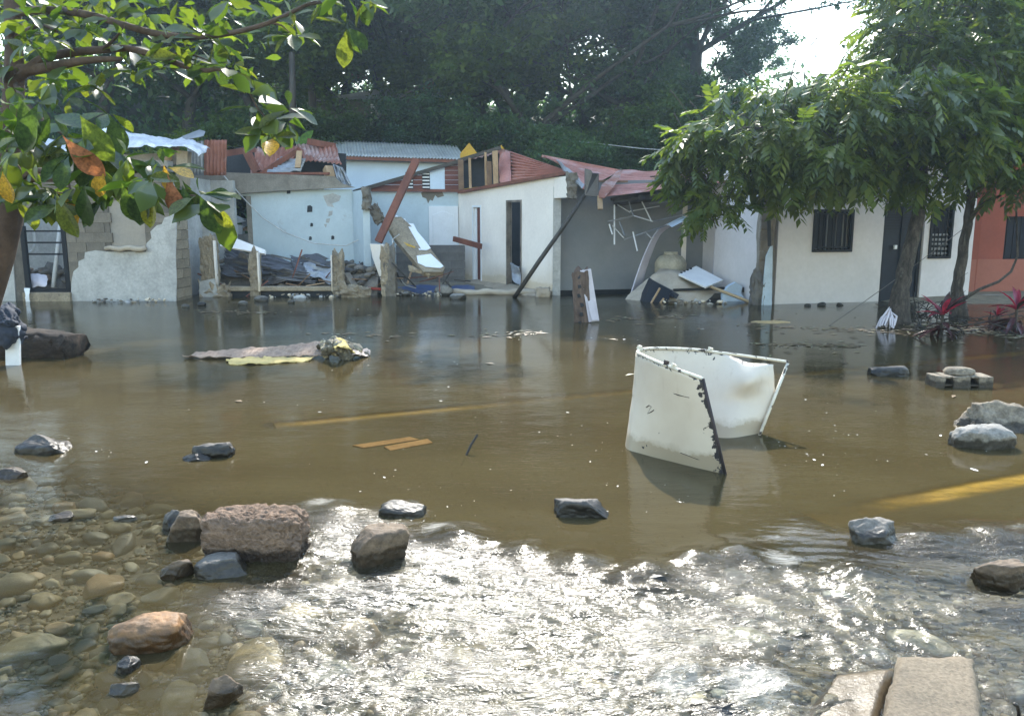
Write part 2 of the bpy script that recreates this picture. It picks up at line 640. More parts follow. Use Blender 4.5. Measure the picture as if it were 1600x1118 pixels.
sand_m = mat('sand', (.40, .33, .24), (.30, .24, .17), scale=4, fine=60, bump=.5)
orange_pl = mat('orange_wall', (.29, .083, .055), (.24, .07, .046), scale=1, fine=14, var=.08, bump=.15)
orange_pl2 = mat('light_orange_wall', (.33, .125, .088), (.28, .105, .072), scale=1, fine=14, var=.08, bump=.15)
tank_m = None
wire_m = mat('grey_wire', (.16, .15, .14), bump=0)
tan_cloth = mat('tan_cloth', (.46, .39, .30), (.36, .30, .23), scale=2.5, fine=50, var=.15, bump=.4)
beige = mat('beige_plastic', (.50, .45, .34), rough=.5, scale=3, bump=.05)
lilac = mat('lilac_white_panel', (.60, .57, .62), (.50, .47, .52), scale=2, var=.06, bump=.08, rough=.6)
bark = mat('grey_bark', (.125, .105, .085), (.045, .038, .032), rough=.9, scale=7, fine=24, var=.5, bump=1.0, bdist=.05, stretch=(2, 2, .6), stain=(.16, .16, .13), stain_at=(.6, .7), stain_scale=6)
bark2 = mat('almond_bark', (.115, .08, .06), (.06, .042, .034), rough=.9, scale=5, fine=30, bump=.8, bdist=.01)
bark_far = mat('far_bark', (.055, .048, .042), (.03, .027, .025), rough=.9, scale=3, fine=12, bump=.5, bdist=.03)
denim = mat('dark_blue_cloth', (.022, .028, .042), (.04, .045, .06), rough=.8, scale=8, fine=60, bump=.5)
rope_m = mat('white_cord', (.62, .62, .60), bump=0, rough=.7)
black_c = mat('black_cable', (.02, .02, .02), bump=0, rough=.5)
bamboo = mat('pale_bamboo', (.50, .36, .20), rough=.6, scale=6, bump=.2)

stone_grey = mat('grey_stone', (.215, .19, .16), (.115, .105, .09), rough=.7, scale=6, fine=40, bump=.5, var=.42, wet=True)
stone_dark = mat('dark_stone', (.095, .085, .074), (.042, .039, .036), rough=.6, scale=6, fine=36, bump=.6, var=.42, wet=True)
stone_brown = mat('brown_stone', (.19, .135, .085), (.10, .072, .05), rough=.75, scale=6, fine=40, bump=.6, var=.42, wet=True)
stone_orange = mat('ochre_stone', (.29, .145, .055), (.15, .10, .06), rough=.6, scale=7, fine=36, bump=.6, var=.42, wet=True, stain=(.13, .10, .085), stain_at=(.6, .7), stain_scale=6)
stone_pale = mat('pale_stone', (.29, .27, .235), (.19, .18, .16), rough=.75, scale=6, fine=40, bump=.5, var=.42, wet=True)
stone_pink = mat('pitted_pinkish_block', (.29, .20, .14), (.19, .13, .09), rough=.95, scale=9, fine=38, bump=1.0, bdist=.03, var=.42, wet=True, stain=(.16, .11, .08), stain_at=(.62, .7), stain_scale=22)
conglo = mat('pebbly_concrete', (.31, .26, .19), (.17, .14, .105), rough=.9, scale=14, fine=40, bump=1.0, bdist=.02, var=.42, wet=True)
slab_m = mat('foreground_concrete', (.205, .165, .115), (.16, .13, .092), rough=.9, scale=4, fine=75, bump=.9, bdist=.008, var=.45, stain=(.13, .105, .08), stain_at=(.6, .75), stain_scale=5)

# ------------------------------------------------------------------ the flooded street: bed, kerbs, water
K0, K1 = G(1270, 806), G(1640, 738)            # near yellow kerb
Q0, Q1 = G(430, 663), G(1540, 556)             # far yellow kerb
RAP = [G(*p) for p in ((452, 786), (520, 795), (575, 800), (660, 818), (760, 838), (860, 868), (930, 880), (1000, 884), (1090, 868), (1160, 838),
                       (1250, 815), (1340, 835), (1450, 830), (1600, 822), (2300, 800), (2600, 1500), (300, 1600), (345, 1118), (300, 1010), (280, 930), (330, 905), (420, 880), (450, 840))]
CLEAR = [G(*p) for p in ((-700, 700), (20, 690), (180, 742), (330, 770), (450, 790), (430, 850), (300, 920), (290, 1000), (345, 1118), (320, 1700), (-900, 1700))]


def sdf(poly, x, y):
    """signed distance to a polygon on the ground, negative inside"""
    d = np.full(x.shape, 1e9)
    s = np.ones(x.shape)
    n = len(poly)
    for i in range(n):
        ax, ay = poly[i][0], poly[i][1]
        bx, by = poly[i - 1][0], poly[i - 1][1]
        ex, ey = bx - ax, by - ay
        wx, wy = x - ax, y - ay
        t = np.clip((wx * ex + wy * ey) / (ex * ex + ey * ey), 0, 1)
        d = np.minimum(d, (wx - ex * t) ** 2 + (wy - ey * t) ** 2)
        c1, c2, c3 = y >= ay, y < by, ex * wy > ey * wx
        f = (c1 & c2 & c3) | (~c1 & ~c2 & ~c3)
        s = np.where(f, -s, s)
    return s * np.sqrt(d)


def linedist(a, b, x, y, e0=0.0, e1=0.0):
    ex, ey = b[0] - a[0], b[1] - a[1]
    L = math.hypot(ex, ey)
    ex, ey = ex / L, ey / L
    t = np.clip((x - a[0]) * ex + (y - a[1]) * ey, -e0, L + e1)
    return np.hypot(x - a[0] - ex * t, y - a[1] - ey * t), t / L


def bed(x, y):
    calm = -0.30 + .05 * pnoise(x * .5, y * .5, 3)
    rap, clr = sdf(RAP, x, y), sdf(CLEAR, x, y)
    z = calm
    k = sstep(.45, -.25, rap)
    z = z * (1 - k) + (-0.11) * k
    k = sstep(.5, -.5, clr)
    z = z * (1 - k) + (-0.105) * k
    z = z + (.018 * pnoise(x * 4, y * 4, 5) + .008 * pnoise(x * 13, y * 13, 6)) * sstep(9, 6, y)
    k = sstep(12, 15.5, y)                                         # shelving up to the house fronts
    z = z * (1 - k) + (-0.12) * k
    k = sstep(16.6, 20.5, y)
    z = z * (1 - k) + .10 * k
    east = sstep(6.2, 8.5, x) * sstep(12.6, 15.5, y)               # mud bank under the orange house
    z = z * (1 - east) + east * (-.03 + .14 * sstep(15.5, 17.4, y))
    hill = np.maximum(0, y - 24.5)
    z = z + 4.6 * sstep(0, 11, hill) + 4.6 * sstep(7, 34, hill) + np.minimum(hill, 25) * .03 * pnoise(x * .15, y * .15, 9)
    z = z + 2.0 * sstep(-4, -22, x) * sstep(26, 40, y)
    return z


KERBS = ((K0, K1, lambda t: -.011 + .004 * min(1, t * 1.3), .34, .0, 4.0), (Q0, Q1, lambda t: -.013 - .004 * math.sin(t * 7), .34, .0, 3.0))


def bed_banked(x, y):
    """bed with silt banked against the kerbs"""
    z = bed(x, y)
    for a, b_, zt, wd, e0, e1 in KERBS:
        d, t = linedist(a, b_, x, y, e0, e1)
        z = np.maximum(z, z + (-.075 - z) * sstep(wd * .5 + .2, wd * .5 + .02, d))
    return z


def grid(xs, ys, fz):
    X, Y = np.meshgrid(xs, ys)
    Z = fz(X, Y)
    V = np.stack([X.ravel(), Y.ravel(), Z.ravel()], 1)
    nx, ny = len(xs), len(ys)
    a = (np.arange(ny - 1)[:, None] * nx + np.arange(nx - 1)[None, :]).ravel()
    return V, np.stack([a, a + 1, a + nx + 1, a + nx], 1), X, Y


def graded(a, b, step, far, grow=1.12):
    """fine steps between a and b, then growing out to +-far"""
    core = list(np.arange(a, b, step))
    s, lo, hi = step, [], []
    p = a
    while p > -far:
        s *= grow
        p -= s
        lo.append(p)
    s, p = step, core[-1]
    while p < far:
        s *= grow
        p += s
        hi.append(p)
    return np.array(lo[::-1] + core + hi)


# mud, gravel and hillside
m, n = nodes_of('mud_and_gravel')
tc = n.nodes.new('ShaderNodeTexCoord').outputs['Object']
sx = n.nodes.new('ShaderNodeSeparateXYZ')
n.links.new(tc, sx.inputs[0])
mud = ramp(n, [(.35, (.14, .115, .075)), (.65, (.24, .20, .135))], noise_tex(n, 5, 8, .7, tc))
peb = n.nodes.new('ShaderNodeTexVoronoi')
peb.inputs['Scale'].default_value = 26
n.links.new(tc, peb.inputs['Vector'])
pc = ramp(n, [(0, (.11, .12, .11)), (.35, (.22, .20, .15)), (.6, (.13, .135, .125)), (.8, (.32, .27, .18)), (1, (.17, .16, .13))], peb.outputs['Color'])
mm = n.nodes.new('ShaderNodeMath')
mm.operation = 'MULTIPLY'
mm.inputs[1].default_value = 1 / 24
n.links.new(sx.outputs[1], mm.inputs[0])
nearf = ramp(n, [(.26, (.75, .75, .75)), (.34, (0, 0, 0))], mm.outputs[0])
col = mixc(n, mud, pc, nearf)
mm2 = n.nodes.new('ShaderNodeMath')
mm2.operation = 'MULTIPLY'
mm2.inputs[1].default_value = 1 / 60
n.links.new(sx.outputs[1], mm2.inputs[0])
green = ramp(n, [(.35, (.018, .028, .012)), (.7, (.05, .065, .025))], noise_tex(n, .8, 8, .7, tc))
col = mixc(n, col, green, ramp(n, [(.40, (0, 0, 0)), (.46, (1, 1, 1))], mm2.outputs[0]))
b = N_(n, 'ShaderNodeBsdfPrincipled', Roughness=.85)
n.links.new(col, b.inputs['Base Color'])
bp = N_(n, 'ShaderNodeBump', Strength=.7, Distance=.03)
n.links.new(noise_tex(n, 30, 5, .7, tc), bp.inputs['Height'])
n.links.new(bp.outputs[0], b.inputs['Normal'])
o = n.nodes.new('ShaderNodeOutputMaterial')
n.links.new(b.outputs[0], o.inputs[0])
ground_m = m

xs = graded(-3.0, 3.4, .05, 260, 1.09)
ys = np.concatenate([np.arange(-3, 1.6, .3), np.arange(1.6, 6.5, .05)])
yy, s_ = [], .05
p_ = 6.5
while p_ < 400:
    yy.append(p_)
    s_ = min(s_ * 1.05, 12)
    p_ += s_
ys = np.concatenate([ys, np.array(yy)])
V, Fc, _, _ = grid(xs, ys, bed_banked)
ground = obj('riverbed', np_mesh('riverbed', V, Fc, True), ground_m)
tag(ground, kind='structure')


def bedz(x, y):
    return float(bed(np.array([float(x)]), np.array([float(y)]))[0])


# painted kerbs a few centimetres under the flood
def kerb(a, b, ztop, wd, e0, e1):
    d = (b - a).normalized()
    s = Vector((-d.y, d.x, 0)) * wd / 2
    p, q = a - d * e0, b + d * e1
    mb = MB()
    nseg = 24
    for i in range(nseg):
        u, v = p.lerp(q, i / nseg), p.lerp(q, (i + 1) / nseg)
        t0 = ztop(i / nseg)
        t1 = ztop((i + 1) / nseg)
        pts = [u - s, u + s, v + s, v - s]
        zz = [t0, t0, t1, t1]
        mb.hexa([Vector((k.x, k.y, -.35)) for k in pts] + [Vector((k.x, k.y, z_)) for k, z_ in zip(pts, zz)])
    me = mb.mesh('kerb')
    bm = bmesh.new()
    bm.from_mesh(me)
    bmesh.ops.remove_doubles(bm, verts=bm.verts, dist=1e-4)
    ends = [f for f in bm.faces if abs(f.normal.dot(d)) > .9]
    bmesh.ops.delete(bm, geom=ends, context='FACES_ONLY')
    bmesh.ops.recalc_face_normals(bm, faces=bm.faces)
    bm.to_mesh(me)
    bm.free()
    o = obj('kerb', me, yellow_kerb_m)
    tag(o, kind='structure')
    return o


for k_ in KERBS:
    kerb(*k_)

# ---- the water: one sheet, real wavelets in the rapids and fine ripple relief everywhere
BUMPS = []   # smooth humps where the flood runs over a hidden stone: (point, radius, height)
for px, py, r_, h_ in ((1345, 905, .17, .055), (715, 838, .13, .045), (820, 862, .10, .03), (905, 880, .12, .045), (1010, 893, .10, .045), (1085, 872, .10, .04),
                       (1150, 862, .14, .04), (975, 905, .07, .03), (520, 800, .12, .03), (630, 795, .1, .03), (1210, 1075, .15, .06), (1080, 1060, .13, .05),
                       (1450, 845, .16, .04), (1560, 838, .16, .04), (1460, 905, .12, .03), (650, 975, .1, .02), (440, 960, .1, .02)):
    BUMPS.append((G(px, py), r_, h_))


def wave(x, y):
    rap = sdf(RAP, x, y)
    clr = sdf(CLEAR, x, y)
    k = sstep(.16, -.30, rap + .16 * pnoise(x * 2.2, y * 2.2, 36))
    ang = .35 * pnoise(x * .9, y * .9, 41)
    a, b_ = x * np.cos(ang) + y * np.sin(ang), -x * np.sin(ang) + y * np.cos(ang)
    n1 = pnoise(a * 5.5, b_ * 11, 21)
    n2 = 1 - np.abs(pnoise(a * 9 + 3, b_ * 19, 22)) * 2
    n3 = 1 - np.abs(pnoise(a * 17, b_ * 33 + 7, 23)) * 2
    n4 = 1 - np.abs(pnoise(a * 36, b_ * 62 + 7, 24)) * 2
    patch = .45 + .75 * sstep(-.25, .3, pnoise(x * 1.3 + 9, y * 1.8, 27))
    rough = k * (.018 * n1 + patch * (.010 * n2 + .0075 * n3 + .0036 * n4))
    # the step where the flood spills off the street
    edge = np.exp(-((rap + .05 + .10 * pnoise(x * 2.6, y * 2.6, 35)) / .11) ** 2) * (.002 + .034 * np.maximum(0, pnoise(x * 4.5, y * 6, 31) - .05)) * .6
    edge *= sstep(.1, .5, y - 3.2)
    calm = (1 - k) * (.0022 * pnoise(x * 2.2, y * 5, 33) + .0012 * pnoise(x * 6, y * 13, 34)) * sstep(14, 7, y)
    tongue = np.exp(-(((x - TONGUE.x) / .42) ** 2 + ((y - TONGUE.y) / .25) ** 2))
    rough *= 1 - .75 * tongue
    z = rough + edge * (1 - .9 * tongue) + calm
    for c, r_, h_ in BUMPS:
        z = z + h_ * np.exp(-(((x - c.x) ** 2 + (y - c.y) ** 2) / r_ ** 2))
    drop = sstep(.15, -.6, rap) * -.014
    return z + drop


TONGUE = G(1215, 850)
xs = graded(-2.3, 2.7, .0125, 60, 1.045)
ys = list(np.arange(1.7, 4.7, .0125))
s_ = .0125
p_ = ys[-1]
while p_ < 26:
    s_ = min(s_ * 1.02, .3)
    p_ += s_
    ys.append(p_)
ys = np.array([-3, -1, .2, 1.0, 1.4] + ys)
xs = xs[(xs > -45) & (xs < 45)]
V, Fc, WX, WY = grid(xs, ys, wave)
wm = np_mesh('water', V, Fc, True)
rap, clr = sdf(RAP, WX, WY), sdf(CLEAR, WX, WY)
dep = -bed(WX, WY)
kon = np.zeros(WX.shape)
for a, b_, zt, wd, e0, e1 in KERBS:
    L = (b_ - a).length
    d, t = linedist(a, b_, WX, WY, e0, e1)
    kz = (-np.array([zt(q) for q in np.linspace(0, 1, 65)]))[np.clip((t * 64).astype(int), 0, 64)]
    d2, _ = linedist(a, b_, WX, WY + .02, e0, e1)
    on = sstep(wd * .5, wd * .5 - .12, d2) * ((.35 + .65 * sstep(.0, .45, t)) * (1.0 - .14 * sstep(-.25, .3, pnoise(WX * 2.2, WY * 2.2, 72))) if a is K0 else .94 - .22 * sstep(-.3, .2, pnoise(WX * .8, WY * .8, 71)))
    kon = np.maximum(kon, on)
    dep = dep * (1 - on) + np.minimum(dep, kz) * on
dep = np.maximum(dep, 0)

kk = 11.0 - 5.2 * sstep(.45, -.45, clr)
kk = kk - (kk - np.minimum(kk, 3.6)) * sstep(.1, -.3, rap)
opac = 1 - np.exp(-dep * kk)
fo = np.exp(-((rap + .06 + .12 * pnoise(WX * 2.6, WY * 2.6, 35)) / .10) ** 2) * .34 * sstep(-.1, .25, pnoise(WX * 3.4, WY * 3.4, 51))
for c, r_, h_ in BUMPS:
    fo = np.maximum(fo, .26 * np.exp(-(((WX - c.x) ** 2 + (WY - c.y + .04) ** 2) / (r_ * .9) ** 2)))
for px, py, r_ in ((1180, 1085, .22), (1060, 1075, .16), (640, 800, .15), (680, 825, .14), (500, 785, .14), (1220, 870, .15)):
    c = G(px, py)
    fo = np.maximum(fo, .48 * np.exp(-(((WX - c.x) ** 2 + (WY - c.y) ** 2) / r_ ** 2)))
rapk = (1 - .38 * sstep(.2, 1.6, WX)) * (.60 + .40 * sstep(-.3, .12, pnoise(WX * 1.5 + 4, WY * 2.6, 37))) * sstep(.14, -.28, rap + .16 * pnoise(WX * 2.2, WY * 2.2, 36)) * (1 - .85 * np.exp(-(((WX - TONGUE.x) / .5) ** 2 + ((WY - TONGUE.y) / .32) ** 2)))
for nm, arr in (('opacity', opac), ('foam', fo), ('rapids', rapk)):
    at = wm.attributes.new(nm, 'FLOAT', 'POINT')
    at.data.foreach_set('value', arr.ravel().astype(np.float32))

m, n = nodes_of('flood_water')
tc = n.nodes.new('ShaderNodeTexCoord').outputs['Object']


def attr(nm):
    a = n.nodes.new('ShaderNodeAttribute')
    a.attribute_name = nm
    return a.outputs['Fac']


def math_(op, a, b=None, c=None):
    x = n.nodes.new('ShaderNodeMath')
    x.operation = op
    for i, v in enumerate((a, b, c)):
        if v is None:
            continue
        if hasattr(v, 'links'):
            n.links.new(v, x.inputs[i])
        else:
            x.inputs[i].default_value = v
    return x.outputs[0]


def mapped(sc_, rot=0.0):
    q = N_(n, 'ShaderNodeMapping')
    q.inputs['Scale'].default_value = sc_
    q.inputs['Rotation'].default_value = (0, 0, rot)
    n.links.new(tc, q.inputs[0])
    return q.outputs[0]


rapa = attr('rapids')
gust = ramp(n, [(.40, (.25, .25, .25)), (.62, (1, 1, 1))], noise_tex(n, .55, 3, .6, mapped((.6, 1, 1)), .6))
rip = noise_tex(n, 9, 3, .55, mapped((.8, 2.0, 1), .12), .8)
rip2 = noise_tex(n, 30, 3, .6, mapped((.7, 1.7, 1), .12), .6)
chop = math_('POWER', math_('ABSOLUTE', math_('SUBTRACT', noise_tex(n, 15, 3, .6, mapped((.5, 1.7, 1), .1), 1.3), .5)), .75)
b1 = N_(n, 'ShaderNodeBump', Distance=.012)
n.links.new(math_('MULTIPLY', math_('SUBTRACT', 1.0, math_('MULTIPLY', rapa, .6)), math_('MULTIPLY', gust, .24)), b1.inputs['Strength'])
n.links.new(rip, b1.inputs['Height'])
b2 = N_(n, 'ShaderNodeBump', Distance=.004)
n.links.new(math_('MULTIPLY', gust, .34), b2.inputs['Strength'])
n.links.new(rip2, b2.inputs['Height'])
n.links.new(b1.outputs[0], b2.inputs['Normal'])
b3 = N_(n, 'ShaderNodeBump', Distance=.017)
n.links.new(math_('MULTIPLY', rapa, .75), b3.inputs['Strength'])
n.links.new(chop, b3.inputs['Height'])
n.links.new(b2.outputs[0], b3.inputs['Normal'])
NRM = b3.outputs[0]
fr = N_(n, 'ShaderNodeFresnel', IOR=1.34)
n.links.new(NRM, fr.inputs['Normal'])
gl = N_(n, 'ShaderNodeBsdfGlossy', Roughness=.04)
n.links.new(NRM, gl.inputs['Normal'])
n.links.new(math_('MULTIPLY_ADD', rapa, .31, .035), gl.inputs['Roughness'])
murk = n.nodes.new('ShaderNodeBsdfDiffuse')
n.links.new(ramp(n, [(.35, (.052, .039, .017)), (.65, (.066, .051, .023))], noise_tex(n, .7, 4, .6, mapped((.6, 1.3, 1)), .5)), murk.inputs[0])
tr = n.nodes.new('ShaderNodeBsdfTransparent')
tr.inputs[0].default_value = (.96, .97, .90, 1)
ux = n.nodes.new('ShaderNodeMixShader')
n.links.new(attr('opacity'), ux.inputs[0])
n.links.new(tr.outputs[0], ux.inputs[1])
n.links.new(murk.outputs[0], ux.inputs[2])
ws = n.nodes.new('ShaderNodeMixShader')
n.links.new(fr.outputs[0], ws.inputs[0])
n.links.new(ux.outputs[0], ws.inputs[1])
n.links.new(gl.outputs[0], ws.inputs[2])
fd = n.nodes.new('ShaderNodeBsdfDiffuse')
fd.inputs[0].default_value = (.46, .44, .39, 1)
fmask = ramp(n, [(.46, (0, 0, 0)), (.74, (.9, .9, .9))], math_('ADD', math_('MULTIPLY', attr('foam'), .62), math_('MULTIPLY', noise_tex(n, 26, 6, .75, mapped((.5, 1.6, 1), .2), 1.6), .55)))
fm = math_('MULTIPLY', fmask, math_('MINIMUM', math_('MULTIPLY', attr('foam'), 2.5), 1.0))
fs = n.nodes.new('ShaderNodeMixShader')
n.links.new(fm, fs.inputs[0])
n.links.new(ws.outputs[0], fs.inputs[1])
n.links.new(fd.outputs[0], fs.inputs[2])
o = n.nodes.new('ShaderNodeOutputMaterial')
n.links.new(fs.outputs[0], o.inputs[0])
water = obj('water', wm, m)
tag(water, kind='structure')


def wavez(x, y):
    return float(wave(np.array([float(x)]), np.array([float(y)]))[0])


# ---- cobbles on the bed: the ones that show, each its own piece; the gravel between them in one mass
m, n = nodes_of('river_cobble')
tc = n.nodes.new('ShaderNodeTexCoord').outputs['Object']
oi = n.nodes.new('ShaderNodeObjectInfo').outputs['Random']
cc = ramp(n, [(0, (.16, .18, .18)), (.2, (.28, .30, .28)), (.36, (.35, .32, .22)), (.5, (.20, .22, .21)), (.62, (.48, .38, .22)), (.74, (.29, .30, .23)), (.86, (.60, .53, .38)), (1, (.36, .24, .14))], oi)
cc = mixc(n, cc, ramp(n, [(.3, (.7, .7, .68)), (.7, (1.15, 1.12, 1.08))], noise_tex(n, 30, 6, .7, tc)), 1.0, 'MULTIPLY')
b = N_(n, 'ShaderNodeBsdfPrincipled', Roughness=.55)
n.links.new(cc, b.inputs['Base Color'])
o = n.nodes.new('ShaderNodeOutputMaterial')
n.links.new(b.outputs[0], o.inputs[0])
cobble_m = m
m, n = nodes_of('river_gravel')
ri = n.nodes.new('ShaderNodeNewGeometry').outputs['Random Per Island']
b = N_(n, 'ShaderNodeBsdfPrincipled', Roughness=.6)
n.links.new(ramp(n, [(0, (.10, .11, .10)), (.25, (.19, .19, .16)), (.5, (.26, .23, .15)), (.7, (.14, .15, .14)), (.85, (.42, .36, .24)), (1, (.24, .16, .10))], ri), b.inputs['Base Color'])
o = n.nodes.new('ShaderNodeOutputMaterial')
n.links.new(b.outputs[0], o.inputs[0])
gravel_m = m

cob = [rock_mesh('cobble', (1, 1, 1), 60 + i, box=2.6, amp=.16, sub=3, cuts=7, cutd=.68, fine=.03) for i in range(7)]
for c_ in cob:
    c_.materials.append(cobble_m)
placed = []
tries = 0
while len(placed) < 285 and tries < 20000:
    tries += 1
    px, py = rng.uniform(-60, 480), rng.uniform(685, 1130)
    if len(placed) > 240:
        px, py = rng.uniform(380, 1600), rng.uniform(880, 1110)
    g = G(px, py, -.09)
    xx, yy_ = np.array([g.x]), np.array([g.y])
    if len(placed) <= 240 and sdf(CLEAR, xx, yy_)[0] > .25:
        continue
    r_ = min(.26, max(.05, rng.lognormvariate(math.log(.10), .5))) * (1.0 + .25 * (g.y - 3) / 2)
    if any((g.x - a) ** 2 + (g.y - b_) ** 2 < (.46 * (r_ + c_)) ** 2 for a, b_, c_ in placed):
        continue
    placed.append((g.x, g.y, r_))
    o = bpy.data.objects.new('cobble', cob[len(placed) % 7])
    C.objects.link(o)
    o.parent = ground
    hz = r_ * rng.uniform(.36, .6)
    o.scale = (r_ * rng.uniform(.95, 1.35), r_ * rng.uniform(.7, 1.0), hz)
    o.rotation_euler = (rng.uniform(-.2, .2), rng.uniform(-.2, .2), rng.uniform(0, 6.28))
    zb = bedz(g.x, g.y)
    o.location = (g.x, g.y, min(zb + hz * .25, -.012 - hz * .5 + (.03 if rng.random() < .06 else 0)))
ico = bmesh.new()
bmesh.ops.create_icosphere(ico, subdivisions=1, radius=.5)
iv = np.array([v.co[:] for v in ico.verts])
ifc = np.array([[v.index for v in f.verts] for f in ico.faces])
ico.free()
rs = np.random.RandomState(4)
VV, FF = [], []
k = 0
for _ in range(15000):
    px, py = rs.uniform(-200, 1700), rs.uniform(690, 1180)
    g = G(px, py, -.1)
    xx, yy_ = np.array([g.x]), np.array([g.y])
    if sdf(CLEAR, xx, yy_)[0] > .2 and rs.rand() < .75:
        continue
    s = rs.lognormal(math.log(.023), .5) * np.array([1.2, .9, .6]) * (1 + rs.uniform(-.2, .2, 3))
    a = rs.uniform(0, 6.28)
    v = iv * s * (1 + rs.uniform(-.15, .15, iv.shape))
    v = np.stack([v[:, 0] * math.cos(a) - v[:, 1] * math.sin(a), v[:, 0] * math.sin(a) + v[:, 1] * math.cos(a), v[:, 2]], 1)
    VV.append(v + np.array([g.x, g.y, bedz(g.x, g.y) + .004]))
    FF.append(ifc + k)
    k += len(iv)
gv = obj('gravel', np_mesh('gravel', np.concatenate(VV), np.concatenate(FF), True), gravel_m)
tag(gv, kind='stuff')

# ---- bubbles and flecks of foam drifting on the calm water
foam_m = mat('foam_flecks', (.75, .74, .70), rough=.5, bump=0, var=.05)
VV, FF, k = [], [], 0
hexv = np.array([(math.cos(i * math.pi / 3), math.sin(i * math.pi / 3), 0) for i in range(6)] + [(0, 0, .12)])
hexf = np.array([(i, (i + 1) % 6, 6) for i in range(6)])
trails = [((690, 600), (1000, 720), 60, 60), ((540, 700), (680, 790), 50, 60), ((860, 640), (960, 760), 40, 45), ((1120, 760), (1000, 800), 30, 35), ((430, 515), (560, 530), 60, 10),
          ((730, 520), (1000, 530), 70, 10), ((1190, 540), (1330, 545), 60, 8), ((1270, 600), (1330, 700), 60, 50), ((1210, 690), (1330, 735), 60, 40), ((120, 690), (240, 720), 40, 25),
          ((350, 620), (520, 640), 20, 60), ((1150, 500), (1400, 520), 70, 12), ((560, 580), (760, 560), 40, 20), ((1360, 720), (1600, 690), 40, 40), ((620, 820), (830, 760), 40, 30),
          ((400, 490), (620, 480), 50, 10), ((1040, 510), (1180, 520), 40, 10)]
for (ax, ay), (bx, by), cnt, sp_ in trails:
    for _ in range(cnt):
        t = rs.rand()
        px, py = ax + (bx - ax) * t + rs.standard_cauchy() * sp_ * .28, ay + (by - ay) * t + rs.standard_cauchy() * sp_ * .10
        if py < 480 or py > 880 or px < 0 or px > 1650:
            continue
        g = G(px, py)
        if rs.rand() < .68:
            continue
        r_ = .0023 * rs.lognormal(0, .6) * (g.y / 5) ** .8
        a = rs.uniform(0, 6.28)
        v = hexv * np.array([r_ * rs.uniform(1, 3.2), r_, r_])
        v = np.stack([v[:, 0] * math.cos(a) - v[:, 1] * math.sin(a), v[:, 0] * math.sin(a) + v[:, 1] * math.cos(a), v[:, 2]], 1)
        VV.append(v + np.array([g.x, g.y, wavez(g.x, g.y) + .002]))
        FF.append(hexf + k)
        k += 7
fm_ = obj('foam', np_mesh('foam', np.concatenate(VV), np.concatenate(FF), True), foam_m)
tag(fm_, kind='stuff')

# ------------------------------------------------------------------ HOUSES
def blocks_on(parent, A, B, z0, rows, u0, u1, keep, m, off=.012, bl=.40, bh=.20, th=.05, stagger=True):
    """cement blocks laid along a wall, each a piece of its own, joints open between them"""
    U, N = waxes(A, B)
    mb = MB()
    mb.box((0, 0, 0), (bl - .011, th, bh - .011), jit=.004)
    me = mb.mesh('block')
    mb2 = MB()
    mb2.box((0, 0, 0), (bl / 2 - .011, th, bh - .011), jit=.003)
    half = mb2.mesh('block')
    me.materials.append(m)
    half.materials.append(m)
    ang = math.atan2(U[1], U[0])
    P0 = Vector(parent.location)
    for r_ in range(rows):
        z = z0 + (r_ + .5) * bh
        u = u0 - (bl / 2 if (stagger and r_ % 2) else 0)
        while u < u1 - .05:
            a, b_ = max(u, u0), min(u + bl, u1)
            if b_ - a > .12 and keep((a + b_) / 2, z):
                o = bpy.data.objects.new('block', me if b_ - a > bl * .75 else half)
                C.objects.link(o)
                o.parent = parent
                uc = (a + b_) / 2
                of = off - th / 2 + rng.uniform(-.004, .004)
                o.location = Vector((A[0] + U[0] * uc + N[0] * of, A[1] + U[1] * uc + N[1] * of, z)) - P0
                o.rotation_euler = (0, 0, ang)
            u += bl


# ======== left: grey block house
LA = (P(-170, 470, 16.6).x, 16.6)
LB = (P(275, 470, 16.6).x, 16.6)
h = thing('block_house', 'grey cement block house with peeling plaster, boarded window and torn roof at the left', 'house', (LB[0] - 2, 17.0, 0))
on = lambda px, py: onwall(LA, LB, px, py)
du0, dz1 = on(28, 326)
du1, dz0 = on(111, 456)
wu0, wz1 = on(168, 312)
wu1, wz0 = on(229, 391)
uend = math.hypot(LB[0] - LA[0], LB[1] - LA[1])
wall_mesh('wall', LA, LB, -.25, 2.62, 2.62, .16, [(du0, du1, dz0, dz1), (wu0, wu1, wz0, wz1)], mortar, h)


def exposed(u, z):
    a, za = on(112, 400)
    b_, zb = on(240, 365)
    if du0 - .1 < u < du1 + .12 and z < dz1 + .1:
        return False
    if wu0 - .12 < u < wu1 + .12 and wz0 - .1 < z < wz1 + .05:
        return False
    if u < du0:
        return False
    return True


blocks_on(h, LA, LB, -.2, 14, du1 + .01, wu0 - .005, lambda u, z: True, block_m)
blocks_on(h, LA, LB, -.2, 14, wu1 + .005, uend - .01, lambda u, z: True, block_m)
blocks_on(h, LA, LB, -.2, 5, wu0, wu1, lambda u, z: z < wz0 - .02, block_m)
blocks_on(h, LA, LB, dz1 + .02, 4, du0 - .3, du1, lambda u, z: z < 2.6, block_m)
skin = [on(*p) for p in ((112, 471), (113, 440), (116, 424), (124, 417), (124, 408), (133, 404), (134, 394), (150, 391), (168, 393), (229, 393), (230, 380), (238, 372), (236, 362), (246, 352), (254, 350), (258, 340), (266, 338), (270, 326), (276, 322), (277, 360), (275.5, 400), (277, 440), (276, 471))]
skin = [(u, max(z, -.2)) for u, z in skin]
mb = MB()
mb.wpoly(LA, LB, skin, .0125, .034)
mb.build('plaster_skin', gray_pl, h)
mb = MB()
mb.wbox(LA, LB, wu0, wu1, wz0, wz1, -.07, -.03)
mb.build('window_board', smooth_pl, h)
mb = MB()
a, za = on(168, 388)
